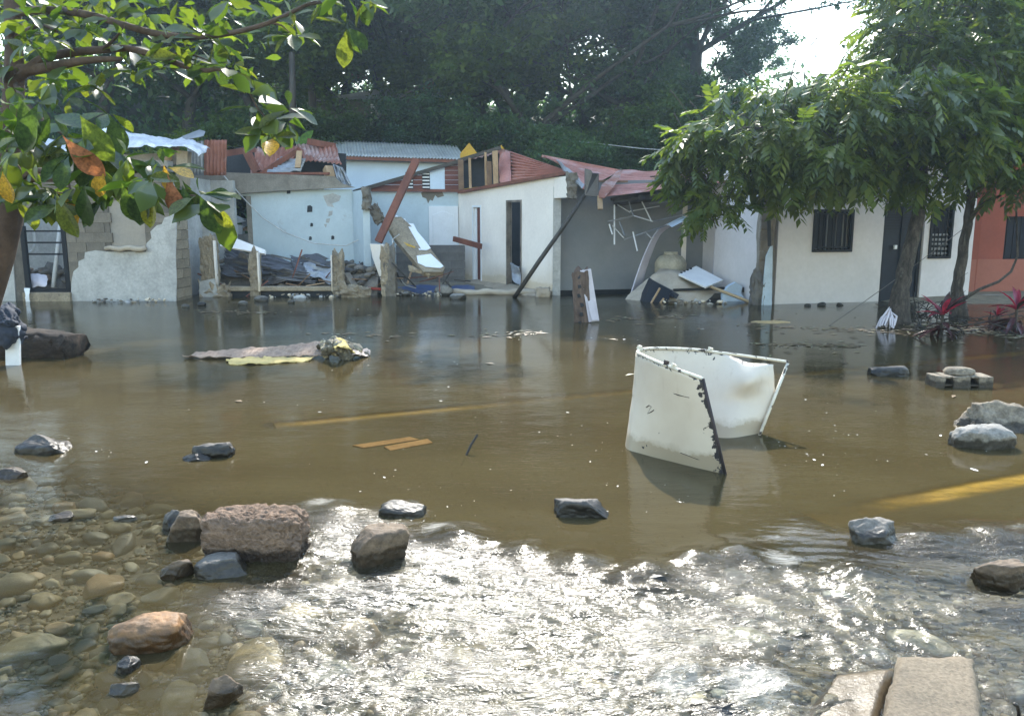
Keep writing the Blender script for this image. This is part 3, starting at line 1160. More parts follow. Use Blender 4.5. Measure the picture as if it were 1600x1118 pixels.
mb.tube([Vector((LA[0] + a + i * .105, 16.5, za + .02 * math.sin(i * 1.7))) for i in range(9)], [.04, .045, .05, .055, .05, .055, .06, .055, .05], 8)
mb.build('sill_log', tan_cloth, h, smooth=True)
# end pier of tan blocks, turned to the right
EA, EB = (LB[0] + .013, 16.6), (LB[0] + .013, 17.4)
mb = MB()
mb.box((LB[0] - .095, 17.0, 1.05), (.19, .79, 2.6))
mb.build('pier', mortar, h)
blocks_on(h, EA, EB, -.15, 12, .0, .8, lambda u, z: True, block_tan, off=.02, bl=.8)
mb = MB()                                             # ring beam and side walls
mb.box(((LA[0] + LB[0]) / 2, 16.67, 2.73), (LB[0] - LA[0] + .1, .26, .215))
mb.build('ring_beam', concrete, h)
RA, RB = (LA[0], 19.6), (LB[0] + .3, 19.6)
wall_mesh('rear_wall', RA, RB, -.2, 2.6, 2.6, .15, [], gray_pl, h)
wall_mesh('side_wall', (LB[0] - .19, 17.42), (LB[0] - .19, 19.44), -.2, 2.6, 2.6, .14, [], gray_pl, h)
mb = MB()                                             # sill under the gate and the door jambs
mb.wbox(LA, LB, du0 - .02, du1 + .03, -.2, dz0 - .004, .002, .12)
mb.build('door_sill', block_tan, h, bevel=.01)
mb = MB()
mb.wbox(LA, LB, du0 + .30, du0 + .95, .2, 2.2, -1.3, -1.24)
mb.build('partition', gray_pl, h)
# iron gate frame
g = MB()
for a, b_ in ((du0, du0 + .09), (du1 - .09, du1)):
    g.wbox(LA, LB, a, b_, dz0, dz0 + 1.35, -.06, .02)
g.wbox(LA, LB, du0, du1, dz0, dz0 + .07, -.059, .021)
gate = g.build('gate_frame', dark_metal, h)
for py in (361, 379, 397):
    g = MB()
    _, z = on(60, py)
    g.wbox(LA, LB, du0 + .09, du1 - .09, z - .018, z + .018, -.03, 0)
    g.build('gate_bar', dark_metal, h)
# stub of plaster left of the gate
mb = MB()
mb.wpoly(LA, LB, [(u, max(z, -.2)) for u, z in (on(-160, 470), on(-160, 300), on(20, 300), on(24, 360), on(21, 400), on(26, 470))], .002, .03)
mb.build('plaster_skin', gray_pl, h)

# rear part: bare pier, tan column, torn roof
mb = MB()
mb.beam(P(285, 300, 17.6), P(288, 236, 17.6), .24, .22, up=(0, 1, 0))
mb.build('column', sand_m, h, bevel=.01)
mb = MB()
mb.beam(P(140, 252, 17.7), P(283, 248, 17.7), .2, .24)
mb.build('ring_beam', concrete, h, bevel=.01)
mb = MB()
mb.beam(P(255, 258, 17.3), P(277, 229, 17.9), .08, .1)
mb.build('rafter', wood_tan, h)
cloth('roof_sheet', [[P(140, 192, 18.3), P(178, 200, 18.3), P(215, 210, 18.3), P(262, 216, 18.3), P(305, 220, 18.2), P(326, 232, 18.0)],
                     [P(150, 214, 17.6), P(185, 224, 17.6), P(222, 222, 17.5), P(262, 226, 17.5), P(292, 226, 17.4), P(318, 240, 17.4)],
                     [P(172, 228, 17.2), P(196, 232, 17.1), P(226, 228, 17.2), P(264, 230, 17.2), P(288, 229, 17.2), P(312, 244, 17.2)]], foil, h, nu=46, nv=14, amp=.06, seed=3, fs=5)
cloth('roof_sheet', [[P(60, 212, 18.0), P(110, 222, 18.0), P(160, 226, 17.8)], [P(70, 232, 17.2), P(120, 240, 17.2), P(168, 240, 17.2)]], foil, h, nu=20, nv=8, amp=.05, seed=8, fs=5)

# rubble showing in the gateway
tag(o := corr_sheet('zinc_fence', P(293, 222, 18.9), P(318, 220, 18.9), P(318, 274, 18.9), P(293, 274, 18.9), grey_zinc, None, 5, .02, 8), 'grey corrugated zinc panel standing upright on the wall beside a rusty one', 'zinc panel', 'upright zinc panels')
tag(o := corr_sheet('zinc_fence', P(319, 218, 18.95), P(355, 219, 19.1), P(353, 274, 19.1), P(319, 274, 18.95), rust_zinc, None, 6, .02, 8, bend=.05), 'rusty brown corrugated zinc panel standing upright beside the grey one', 'zinc panel', 'upright zinc panels')
mb = MB()
mb.add([P(284, 214, 18.9), P(312, 203, 19.2), P(321, 206, 19.0), P(318, 213, 18.7), P(292, 219, 18.6)], [(0, 1, 2, 3, 4)])
o = mb.build('zinc_offcut', grey_zinc)
o.modifiers.new('t', 'SOLIDIFY').thickness = .012
tag(o, 'small flat grey zinc offcut lying on top of the white torn roof', 'zinc offcut')


def heap(name, label, cat, cx, cy, z0, lx, ly, hz, n_, size, mats, seed, group=None, profile=None):
    """a heap of broken lumps over a rough mound"""
    r_ = random.Random(seed)
    t = thing(name, label, cat, (cx, cy, z0), group)
    ms = [rock_mesh('rubble', (1, 1, 1), seed * 20 + i, box=3.5, amp=.15, sub=2, cuts=6, cutd=.7, fine=.05) for i in range(4)]
    for i, k in enumerate(ms):
        k.materials.append(mats[i % len(mats)])
    xs_ = np.linspace(-lx / 2 - .05, lx / 2 + .05, 16)
    ys_ = np.linspace(-ly / 2 - .05, ly / 2 + .05, 8)
    f = lambda x, y: (profile(x / lx + .5) if profile else 1) * hz * np.clip(1.15 - (np.abs(y) / (ly / 2)) ** 2, 0, 1)
    XX, YY = np.meshgrid(xs_, ys_)
    ZZ = np.array([[f(a, b_) + .03 * fnoise((a, b_, seed), 5, 2) for a in xs_] for b_ in ys_]) - .06
    V = np.stack([XX.ravel() + cx, YY.ravel() + cy, ZZ.ravel() + z0], 1)
    a = (np.arange(7)[:, None] * 16 + np.arange(15)[None, :]).ravel()
    obj('mound', np_mesh('mound', V, np.stack([a, a + 1, a + 17, a + 16], 1), True), rubble_m, t)
    for i in range(n_):
        x, y = r_.uniform(-lx / 2, lx / 2), r_.uniform(-ly / 2, ly / 2)
        o = bpy.data.objects.new('rubble', ms[i % 4])
        C.objects.link(o)
        o.parent = t
        s = size * r_.lognormvariate(0, .4)
        o.scale = (s * r_.uniform(.9, 1.6), s * r_.uniform(.7, 1.1), s * r_.uniform(.4, .8))
        o.rotation_euler = (r_.uniform(-.5, .5), r_.uniform(-.5, .5), r_.uniform(0, 6.3))
        o.location = (x, y, f(x, y) + r_.uniform(-.03, .05))
    return t


heap('rubble_heap', 'brown rubble heaped behind the iron gate of the grey block house', 'rubble', P(70, 440, 17.6).x, 17.6, 0.0, 1.9, 1.2, .55, 60, .15, [rubble_m, wood_brown, block_m, rubble_m], 3)
mb = MB()
mb.tube([P(83, 449, 16.9), P(90, 390, 17.0), P(97, 330, 17.1)], .045, 10)
tag(mb.build('drain_pipe', pvc, smooth=True), 'long white plastic pipe leaning in the gateway of the grey block house', 'pipe')
mb = MB()
mb.tube([P(26, 408, 16.95), P(40, 398, 17.0), P(52, 391, 17.0), P(54, 380, 17.0), P(52, 345, 17.1), P(52, 300, 17.1)], .03, 8)
tag(mb.build('water_pipe', pvc, smooth=True), 'bent white water pipe running up the wall behind the iron gate', 'pipe')
cloth('white_bag', [[P(46, 428, 16.9), P(58, 427, 16.95), P(73, 431, 16.9)], [P(48, 440, 16.8), P(60, 436, 16.75), P(74, 438, 16.8)], [P(50, 449, 16.7), P(62, 447, 16.7), P(72, 447, 16.7)]], lilac, None, 14, 10, .025, 4, 9)
tag(bpy.data.objects['white_bag'], 'lilac white crumpled bag lying on the rubble behind the gate', 'bag')
cloth('white_rag', [[P(38, 450, 16.5), P(47, 450, 16.45)], [P(39, 462, 16.42), P(46, 462, 16.42)], [P(40, 477, 16.44), P(48, 478, 16.44)]], white_paint, None, 8, 12, .015, 5, 10)
tag(bpy.data.objects['white_rag'], 'narrow white rag hanging over the gate sill into the water', 'rag')

# ======== middle: gutted pale blue house
BY = 20.0
MA, MBb = (P(330, 400, BY).x, BY), (P(553, 400, BY).x, BY)
h = thing('gutted_house', 'roofless pale blue house whose front wall has collapsed into rubble', 'house', (P(450, 460, 18.5).x, 18.6, 0))
on = lambda px, py: onwall(MA, MBb, px, py)
a0, b1 = on(343, 306)
a1, b0 = on(396, 440)
wall_mesh('back_wall', MA, MBb, -.2, on(330, 296)[1], on(553, 296)[1], .15, [(a0, a1, -.1, b1)], blue_pl, h)
mb = MB()
pl = [on(*p) for p in ((303, 268), (524, 276), (536, 287), (556, 293), (430, 299), (345, 305), (300, 303))]
mb.wpoly(MA, MBb, pl, .02, .16)
mb.build('ring_beam', concrete, h)
mb = MB()                                             # frame at the right of the dark doorway
mb.wbox(MA, MBb, a1 - .06, a1 + .05, 0, b1, .001, .05)
mb.build('door_frame', concrete, h)
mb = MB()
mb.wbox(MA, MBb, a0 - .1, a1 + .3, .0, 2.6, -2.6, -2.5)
mb.build('rear_wall', dark_room, h)  # near-black in place of the shade inside the doorway
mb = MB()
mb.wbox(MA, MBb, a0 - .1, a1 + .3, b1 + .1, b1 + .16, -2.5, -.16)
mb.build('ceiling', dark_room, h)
# dark plates in place of the shade in the rebar holes and socket
for px, py, s in ((484, 326, .085), (487, 351, .045), (485, 372, .045), (451, 299, .06), (520, 371, .05)):
    u, z = on(px, py)
    mb = MB()
    mb.wpoly(MA, MBb, [(u - s * .8, z - s), (u + s * .7, z - s * .9), (u + s * .8, z + s * .5), (u + s * .2, z + s), (u - s * .6, z + s * .8)], .002, .012)
    mb.build('socket_hole', dark_room, h)
u0, z1 = on(512, 300)
pts = [(505, 306), (520, 302), (533, 306), (530, 314), (519, 318), (522, 324), (512, 322), (508, 314)]
mb = MB()
mb.wpoly(MA, MBb, [on(*p) for p in pts], .002, .006)
mb.build('bare_patch', gray_pl, h)
for q in (((514, 330), (520, 329), (519, 336), (513, 338)), ((510, 342), (516, 341), (514, 348), (509, 348)), ((506, 350), (511, 350), (509, 356))):
    mb = MB()
    mb.wpoly(MA, MBb, [on(*p) for p in q], .002, .006)
    mb.build('bare_patch', gray_pl, h)
# stub of the party wall coming forward on the right
SA, SB = (P(553, 400, BY).x + .002, BY - .0), (P(569, 400, 18.7).x, 18.7)
wall_mesh('side_wall', SA, SB, -.2, 2.35, 2.35, .16, [], blue_pl, h)
chunk('broken_end', (SB[0] + .10, SB[1] - .02, 2.15), (.16, .3, .48), block_m, h, cuts=5, amp=.05, seed=4)
# low front wall and broken pillars
FY = 17.8
fx = lambda px: P(px, 450, FY).x
mb = MB()
mb.box(((fx(350) + fx(530)) / 2, FY, .16), (fx(530) - fx(350), .24, .1))
mb.build('front_beam', block_tan, h, bevel=.02)
mb = MB()
mb.box(((fx(350) + fx(530)) / 2, FY + .05, -.02), (fx(530) - fx(350), .12, .25))
mb.build('front_footing', dark_room, h)
zz = lambda py, Y=FY: P(400, py, Y).z
for px0, px1, pt, sd in ((318, 342, 372, 1), (393, 407, 392, 2), (522, 538, 396, 3), (602, 619, 410, 4), (597, 608, 383, 5)):
    x0, x1, zt = fx(px0), fx(px1), zz(pt)
    chunk('broken_pillar', ((x0 + x1) / 2, FY + .02, zt / 2 - .1), (x1 - x0, .25, zt + .2), block_tan if sd != 4 else block_m, h, cuts=14, amp=.035, top=.26, seed=sd)
for px0, px1, pt in ((407.3, 409, 394), (520, 521.7, 398), (341, 343, 376)):
    x0, x1 = fx(px0), fx(px1)
    mb = MB()
    mb.box(((x0 + x1) / 2, FY - .08, zz(pt) / 2 + .05), (max(.03, x1 - x0), .12, zz(pt) - .1), jit=.01)
    mb.build('plaster_edge', white_pl, h)
chunk('pillar_foot', (fx(340), FY - .12, .08), (.6, .3, .5), block_tan, h, cuts=6, amp=.07, top=.25, seed=9)
mb = MB()
mb.add([(fx(320), FY - .28, .34), (fx(343), FY - .28, .40), (fx(347), FY - .285, .05), (fx(340), FY - .28, -.1), (fx(318), FY - .28, -.1)], [(0, 1, 2, 3, 4)])
o = mb.build('plaster_skin', gray_pl, h)
o.modifiers.new('t', 'SOLIDIFY').thickness = .02
# white faced stub pillar on the right of the room
mb = MB()
mb.prism([P(578, 381, 18.2), P(599, 382, 18.0), P(599, 449, 18.0), P(592, 428, 18.1), P(582, 402, 18.2)], (.02, .22, 0))
mb.build('plaster_stub', white_pl, h)
chunk('pillar', (P(609, 420, 18.05).x, 18.15, .45), (.2, .24, 1.35), concrete, h, cuts=14, amp=.03, top=.2, seed=14)
mb = MB()                                             # pale wall piece at the left with a small bare window
wall_mesh('wing_wall', (P(298, 400, 18.8).x, 18.8), (P(330, 400, 18.8).x, 18.8), -.2, 2.1, 2.1, .15, [(.02, .30, 1.22, 1.55)], gray_pl, h)

# what lies inside the room
heap('rubble_heap', 'grey stones and broken blocks heaped below the pale blue wall', 'rubble', P(462, 440, 18.9).x, 18.95, 0.05, 3.4, 1.7, .62, 150, .15, [rubble_m, block_m, stone_dark, rubble_m], 5, profile=lambda t: .75 + .25 * math.sin(t * 9) + .25 * (t < .2))
heap('rubble_heap', 'grey boulders piled against the leaning plaster stub and slab', 'rubble', P(562, 440, 18.5).x, 18.4, 0.0, .9, 1.0, .55, 46, .16, [rubble_m, stone_grey, block_m, stone_dark], 6)
zs_ = [((350, 402, 18.6), (398, 408, 18.4), (398, 436, 18.0), (346, 430, 18.0)), ((400, 398, 18.9), (470, 408, 18.7), (485, 432, 18.2), (405, 426, 18.1)),
       ((455, 400, 19.0), (512, 402, 19.0), (520, 424, 18.3), (462, 426, 18.2)), ((408, 420, 18.3), (480, 424, 18.2), (490, 440, 17.95), (410, 442, 17.95)),
       ((470, 410, 18.6), (520, 420, 18.3), (521, 440, 18.0), (480, 428, 18.1)), ((352, 386, 19.2), (392, 398, 19.0), (396, 414, 18.6), (352, 402, 18.6))]
nmz = ['dark zinc sheet on the far left of the rubble, between two broken pillars', 'dark zinc sheet left of the room centre, its ribs running down to the right', 'dark zinc sheet at the back of the rubble, under the wall sockets',
       'lowest dark zinc sheet, lying along the low front wall', 'shiny dark zinc sheet beside the third broken pillar', 'dark zinc sheet under the fallen white board']
for i, (q, lb) in enumerate(zip(zs_, nmz)):
    o = corr_sheet('zinc_sheet', *[P(*p) for p in (q[0], q[3], q[2], q[1])], dark_zinc if i != 4 else grey_zinc, None, 6, .022, 20, bend=.11, seed=20 + i, jag=.1)
    tag(o, lb, 'zinc sheet', 'zinc sheets on the rubble')
for i in range(16):
    a = P(rng.uniform(345, 505), rng.uniform(398, 438), rng.uniform(18.0, 18.6))
    d = Vector((rng.uniform(.35, .8), rng.uniform(-.15, .1), rng.uniform(-.22, .06)))
    if i == 0:
        bt = thing('timber_scrap', 'dark battens and splintered timber strewn over the zinc rubble', 'timber', (a.x, a.y, a.z - .05))
    mb = MB()
    mb.beam(a, a + d, .05, .035, jit=.006)
    mb.build('batten', rng.choice([wood_dark, wood_brown, dark_zinc]), bt)
mb = MB()
mb.prism([P(346, 369, 18.5), P(356, 367, 18.7), P(414, 390, 18.3), P(413, 396, 18.1), P(344, 384, 18.1)], (0.02, .03, -.035))
tag(mb.build('fallen_board', white_pl), 'cream white board fallen across the broken pillar in the doorway', 'board')
bx = thing('household_clutter', 'pale boards and papers piled inside the dark doorway of the gutted house', 'clutter', (P(370, 420, 20.8).x, 20.8, .1))
for q, m_, nm_ in ((((346, 352), (378, 352), (378, 366), (345, 366)), white_paint, 'board'), (((360, 354), (394, 357), (394, 361), (360, 359)), wood_tan, 'plank'), (((346, 345), (366, 338), (383, 346), (362, 350)), white_paint, 'paper'),
                   (((344, 366), (395, 366), (395, 392), (344, 385)), gray_pl, 'board'), (((375, 343), (395, 340), (395, 352), (380, 354)), grey_zinc, 'sheet')):
    mb = MB()
    Y_ = 20.9 - .12 * rng.random()
    mb.prism([P(*p, Y_) for p in q], (0, .25, .02))
    mb.build(nm_, m_, bx)

# roof wreck over the beam
t = thing('collapsed_roof', 'rusty corrugated roof collapsed over the beam of the blue house', 'roof', (P(460, 290, 20.5).x, 20.6, 2.3))
corr_sheet('roof_sheet', P(399, 232, 21.8), P(466, 226, 21.8), P(458, 266, 20.6), P(392, 272, 20.5), rust_zinc, t, 9, .03, 12, bend=.08, seed=4)
corr_sheet('roof_sheet', P(466, 225, 21.8), P(524, 225, 21.9), P(534, 257, 20.8), P(474, 251, 20.8), rust_zinc, t, 9, .03, 12, bend=.06, seed=5)
corr_sheet('roof_sheet', P(410, 270, 20.3), P(440, 246, 20.9), P(478, 250, 20.4), P(470, 268, 20.2), grey_zinc, t, 6, .03, 10, bend=.09, seed=6)
corr_sheet('roof_sheet', P(520, 256, 20.3), P(536, 262, 20.2), P(550, 290, 20.1), P(530, 291, 20.2), grey_zinc, t, 4, .03, 10, bend=.12, seed=7)
mb = MB()
mb.beam(P(410, 270, 20.3), P(468, 233, 20.9), .09, .12)
mb.build('rafter', wood_red, t)
mb = MB()
mb.beam(P(465, 262, 20.2), P(468, 236, 20.4), .14, .03)
mb.build('board', wood_tan, t)
mb = MB()
mb.beam(P(383, 232, 20.6), P(402, 270, 20.4), .10, .2)
mb.build('rafter', wood_red, t)
mb = MB()
mb.beam(P(480, 221, 21.5), P(524, 229, 21.8), .08, .16)
mb.build('ridge_board', wood_red, t)
mb = MB()
mb.beam(P(512, 262, 20.5), P(519, 290, 20.3), .2, .2)
mb.build('post', wood_tan, t)
mb = MB()
mb.beam(P(400, 271, 20.25), P(515, 271, 20.25), .05, .06)
mb.build('wall_plate', wood_red, t)
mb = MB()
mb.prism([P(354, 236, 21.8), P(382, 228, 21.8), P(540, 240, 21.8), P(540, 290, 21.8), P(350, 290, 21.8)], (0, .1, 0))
mb.build('back_panel', dark_room, t)  # near-black panel in place of the shade behind the wrecked roof
mb = MB()
mb.beam(P(352, 240, 20.6), P(398, 233, 21.2), .1, .15)
mb.build('rafter', wood_red, t)

# fallen wall slab and the leaning timber
mb = MB()
top = [P(610, 340, 18.9), P(626, 339, 19.0), P(633, 347, 19.0), P(641, 346, 19.0), P(651, 362, 18.8), P(672, 385, 18.4), P(694, 416, 18.0), P(690, 420, 17.9), P(668, 419, 17.8), P(655, 404, 18.0), P(640, 392, 18.2), P(622, 366, 18.5)]
sl = thing('fallen_slab', 'thick slab of fallen wall with white plaster and a yellow patch, tilted over the grey blocks', 'wall slab', P(692, 424, 17.9))
core = [P(603, 346, 18.9), P(610, 338, 18.95), P(627, 338, 19.0), P(652, 361, 18.8), P(695, 417, 18.0), P(692, 424, 17.9), P(662, 424, 17.8), P(640, 398, 18.15), P(618, 372, 18.5)]
nrm = (core[3] - core[0]).cross(core[6] - core[0]).normalized()
if nrm.y > 0:
    nrm = -nrm
mb.prism([p - nrm * .012 for p in core], -nrm * .13)
me = mb.mesh('core')
obj('core', me, block_tan, sl)


def on_slab(p, off=.0):
    d = ray(*p)
    t_ = (core[0] - Vector((0, 0, H))).dot(nrm) / d.dot(nrm)
    return Vector((0, 0, H)) + d * t_ + nrm * off


for pts, m_, nm_ in ((((613, 341), (620, 337), (626, 343), (633, 342), (636, 349), (646, 350), (652, 362), (664, 376), (673, 388), (667, 391), (655, 391), (652, 384), (644, 377), (633, 374), (627, 362), (619, 353)), white_paint, 'plaster_skin'),
                     (((651, 400), (673, 397), (693, 416), (688, 419), (666, 417), (653, 411)), white_paint, 'plaster_skin'),
                     (((628, 376), (643, 377), (651, 384), (648, 388), (636, 384)), yellow_p, 'yellow_patch')):
    mb = MB()
    mb.prism([on_slab(p, .012) for p in pts], -nrm * .02)
    mb.build(nm_, m_, sl)
chunk('broken_edge', P(656, 424, 17.95), (.5, .15, .09), block_tan, sl, rot=(0, .3, 0), cuts=5, amp=.04, seed=21)
mb = MB()
mb.beam(P(591, 378, 18.3), P(651, 249, 18.8), .10, .17, up=(1, 0, .3))
tag(mb.build('leaning_timber', wood_red, bevel=.008), 'red brown timber leaning steeply against the fallen slab', 'timber')
chunk('hanging_chunk', P(589, 335, 19.0), (.22, .2, .42), block_m, None, rot=(0, -.45, 0), cuts=6, amp=.05, seed=31)
tag(bpy.data.objects['hanging_chunk'], 'broken concrete lump hanging on rebar above the fallen slab', 'concrete lump')
mb = MB()
mb.tube([P(570, 305, 18.75), P(578, 318, 18.85), P(585, 328, 18.95)], .012, 5)
tag(mb.build('rebar', wood_brown), 'thin bent rebar between the broken wall end and the hanging lump', 'rebar')

# ======== the wall with the white door, the grey block base and the red boarded gable
WY_ = 21.3
WA, WB = (P(574, 400, WY_).x, WY_), (P(717, 400, WY_).x, WY_)
ch = thing('damaged_house', 'white house with rusty torn roof, bare gable studs and a gutted porch', 'house', (.4, 20, 0))
on = lambda px, py: onwall(WA, WB, px, py)
wall_mesh('wall', WA, WB, -.2, on(574, 297)[1], on(717, 298)[1], .14, [], blue_pl, ch)
d0, dzb = on(671, 382)
d1, dzt = on(716, 322)
mb = MB()
mb.wbox(WA, WB, d0, d1, dzb - .9, dzt, .004, .05)
dr = mb.build('door', white_paint, ch, bevel=.006)
mb = MB()
arch = [(d0 + .1, dzb - .6), (d1 - .12, dzb - .6), (d1 - .12, dzt - .22)] + [(d0 + .1 + (d1 - d0 - .22) * (1 - i / 8), dzt - .22 + .09 * math.sin(i / 8 * math.pi) ** 2) for i in range(1, 8)] + [(d0 + .1, dzt - .22)]
mb.wpoly(WA, WB, arch, .051, .068)
o = mb.build('door_panel', white_paint, dr, bevel=.012)
for q in (((658, 301), (664, 298), (672, 299), (678, 297), (691, 300), (694, 306), (684, 309), (680, 305), (676, 314), (672, 312), (669, 318), (666, 310), (660, 308)),):
    mb = MB()
    mb.wpoly(WA, WB, [on(*p) for p in q], .002, .008)
    mb.build('bare_patch', block_m, ch)
# block base
GA, GB = (P(620, 440, 20.6).x, 20.6), (P(725, 440, 20.6).x, 20.6)
bw = thing('low_wall', 'low wall of bare dark grey blocks below the white door', 'low wall', (GA[0], 20.6, 0))
zt = onwall(GA, GB, 640, 383)[1]
wall_mesh('wall', GA, GB, -.2, zt, zt, .15, [], mortar, bw)
Lg = GB[0] - GA[0]
blocks_on(bw, GA, GB, zt - 6 * .2, 6, 0, Lg, lambda u, z: True, block_dark)
# white house: flank wall facing left, coming towards us
JA, JB = (P(717, 400, 21.3).x + .003, 21.3), (P(863, 462, 17.9).x, 17.9)
onj = lambda px, py: onwall(JA, JB, px, py)
op = []
for p0, p1 in (((738, 321), (753, 436)), ((791, 313), (815, 449))):
    u0_, zt_ = onj(*p0)
    u1_, zb_ = onj(*p1)
    op.append((u0_, u1_, .05, zt_))
wall_mesh('wall', JA, JB, -.2, onj(717, 298)[1], onj(862, 277)[1], .16, op, white_pl, ch)
for (u0_, u1_, zb_, zt_) in op:
    mb = MB()
    mb.wbox(JA, JB, u0_, u0_ + .05, zb_, zt_, -.12, .012)
    mb.wbox(JA, JB, u1_ - .05, u1_, zb_, zt_, -.12, .012)
    mb.wbox(JA, JB, u0_ + .05, u1_ - .05, zt_ - .05, zt_, -.119, .011)
    mb.build('door_frame', wood_grey if u0_ > 2 else white_paint, ch)
u0_, u1_, zb_, zt_ = op[0]
mb = MB()
mb.wbox(JA, JB, u0_ + .32 * (u1_ - u0_), u1_ - .06, zb_, zt_ - .06, -.10, -.06)
mb.build('door', clap_m, ch)
mb = MB()
mb.wbox(JA, JB, u0_ + .05, u0_ + .3 * (u1_ - u0_), zb_, zt_ - .06, -.09, -.05)
mb.build('door_panel', white_paint, ch)
u0_, u1_, zb_, zt_ = op[1]
for i in range(4):
    mb = MB()
    a = u0_ + .06 + i * (u1_ - u0_ - .12) / 4
    mb.wbox(JA, JB, a, a + (u1_ - u0_ - .12) / 4 - .02, zb_, zt_ - .05, -.5 - .12 * i, -.46 - .12 * i)
    mb.build('board', (gray_pl, dark_room, smooth_pl, dark_room)[i], ch)
cloth('torn_curtain', [[P(797, 409, 18.9), P(811, 417, 18.6)], [P(799, 424, 18.8), P(814, 432, 18.6)], [P(800, 438, 18.7), P(813, 447, 18.5)]], grey_zinc, None, 8, 12, .02, 8, 8)
tag(bpy.data.objects['torn_curtain'], 'grey torn curtain hanging in the second doorway of the white house', 'curtain')
# lintel end of the flank wall reaching out over the porch
LA2 = JB
LB2 = (P(886, 290, 17.35).x, 17.35)
mb = MB()
mb.wbox(LA2, LB2, .004, math.hypot(LB2[0] - LA2[0], LB2[1] - LA2[1]), P(874, 309, 17.6).z, P(874, 276, 17.6).z, -.18, -.001)
mb.build('lintel', white_pl, ch)
chunk('broken_end', (LB2[0] + .10, LB2[1] + .06, P(874, 290, 17.4).z), (.2, .2, .52), block_m, ch, cuts=6, amp=.06, seed=12)
# porch: set back inner wall, dark jamb strip
PA, PB = (JB[0] + .18, 18.15), (JB[0] + 3.6, 18.95)
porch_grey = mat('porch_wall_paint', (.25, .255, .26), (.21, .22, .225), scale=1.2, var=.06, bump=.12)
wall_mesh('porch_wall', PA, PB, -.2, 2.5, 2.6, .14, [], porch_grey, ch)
mb = MB()
mb.box((JB[0] + .09, 18.0, 1.1), (.17, .26, 2.55))
mb.build('jamb', gray_pl, ch)
mb = MB()
mb.wbox(PA, PB, 0, 2.0, -.15, .09, .002, .05)
mb.build('skirting', dark_metal, ch)
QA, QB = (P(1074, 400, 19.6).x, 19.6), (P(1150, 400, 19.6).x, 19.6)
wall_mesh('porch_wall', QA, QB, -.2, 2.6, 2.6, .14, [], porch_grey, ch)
mb = MB()
mb.box((P(1066.5, 400, 18.9).x, 18.85, 1.1), (.11, .11, 2.6))
mb.build('column', white_pl, ch)
mb = MB()
mb.beam(P(1030, 390, 19.4), P(1064, 388, 19.2), .1, .12)
mb.build('shelf', wood_red, ch)
wall_mesh('rear_wall', (-1.6, 24.3), (6.6, 24.3), -.2, 2.6, 2.6, .15, [], dark_room, ch)  # unseen wall, added near-black to keep the rooms dark
mb = MB()
mb.hexa([Vector(p) for p in ((JA[0] + .1, 21.4, 2.42), (JB[0] + .12, 18.02, 2.5), (5.2, 19.3, 2.5), (5.6, 24.2, 2.42), (JA[0] + .1, 21.4, 2.46), (JB[0] + .12, 18.02, 2.54), (5.2, 19.3, 2.54), (5.6, 24.2, 2.46))])
mb.build('ceiling', wood_brown, ch)  # unseen sheet, added so the rooms below stay dark

# gable over the white door wall: boards laid one above the other
U, Nn = waxes(WA, WB)
zb_ = on(640, 296)[1]
ul, ur = on(574, 297)[0], on(717, 297)[0]
gz = lambda u: on(575, 294)[1] + (on(717, 251)[1] - on(575, 294)[1]) * (u - ul) / (ur - ul)
pu0, pu1 = on(662, 290)[0], on(695, 290)[0]
nb = 6
hb = (gz(ur) - zb_) / nb
for i in range(nb):
    za, zc = zb_ + i * hb, zb_ + (i + 1) * hb - .008
    us_ = ul + (ur - ul) * max(0, (za - gz(ul)) / (gz(ur) - gz(ul)))
    for s0, s1 in ((us_, pu0 - .005), (pu1 + .005, ur)):
        if s1 - s0 < .1:
            continue
        mb = MB()
        q = [(s0, za), (s1, za), (s1, min(zc, gz(s1) - .01)), (s0, min(zc, max(za + .006, gz(s0) - .01)))]
        if gz(s0) < zc < gz(s1):
            uc = ul + (ur - ul) * (zc - gz(ul)) / (gz(ur) - gz(ul))
            q = [(s0, za), (s1, za), (s1, zc), (uc, zc), (s0, max(za + .006, gz(s0) - .01))]
        mb.wpoly(WA, WB, q, .0, .03 + .004 * (i % 2))
        mb.build('gable_board', clap_m, ch)
mb = MB()
mb.wpoly(WA, WB, [(pu0, zb_), (pu1, zb_), (pu1, gz(pu1) - .02), (pu0, gz(pu0) - .02)], .0, .036)
mb.build('gable_panel', blue_white, ch)
for px in (640, 666):
    u, z = on(px, 284)
    for k in range(5):
        mb = MB()
        q = z - .16 + k * .085
        mb.wbox(WA, WB, u - .09, u + .09, q, q + .035, .037, .065)
        mb.build('louvre_slat', white_paint, ch)
    mb = MB()
    mb.wbox(WA, WB, u - .10, u + .10, z - .2, z + .24, .0365, .045)
    mb.build('louvre_back', dark_metal, ch)
mb = MB()
mb.beam(P(548, 301, 21.1), P(717, 252, 21.2), .06, .09)
mb.beam(P(717, 251, 21.2), P(782, 231, 20.7), .06, .09)
mb.build('verge_rafter', wood_dark, ch)
mb = MB()
mb.beam(P(574, 297, 21.2), P(722, 298, 21.2), .05, .07)
mb.build('wall_plate', wood_red, ch)
mb = MB()
mb.beam(P(718, 300, 21.15), P(884, 270.5, 17.5), .12, .07)
mb.build('wall_plate', wood_red, ch)
for px, pt, pw, m_ in ((721, 250, .14, wood_brown), (735, 247, .06, wood_tan), (760, 238, .05, wood_tan), (765, 252, .12, wood_brown), (775, 236, .13, wood_tan)):
    f_ = (px - 717) / 146
    Y_ = 21.1 - 2.6 * f_ if px < 790 else 19
    mb = MB()
    mb.beam(P(px, 297 - 25 * f_ * .45, Y_), P(px - 1.5, pt, Y_), pw, .06, up=(0, 1, 0), jit=.01)
    mb.build('gable_stud', m_, ch)
mb = MB()
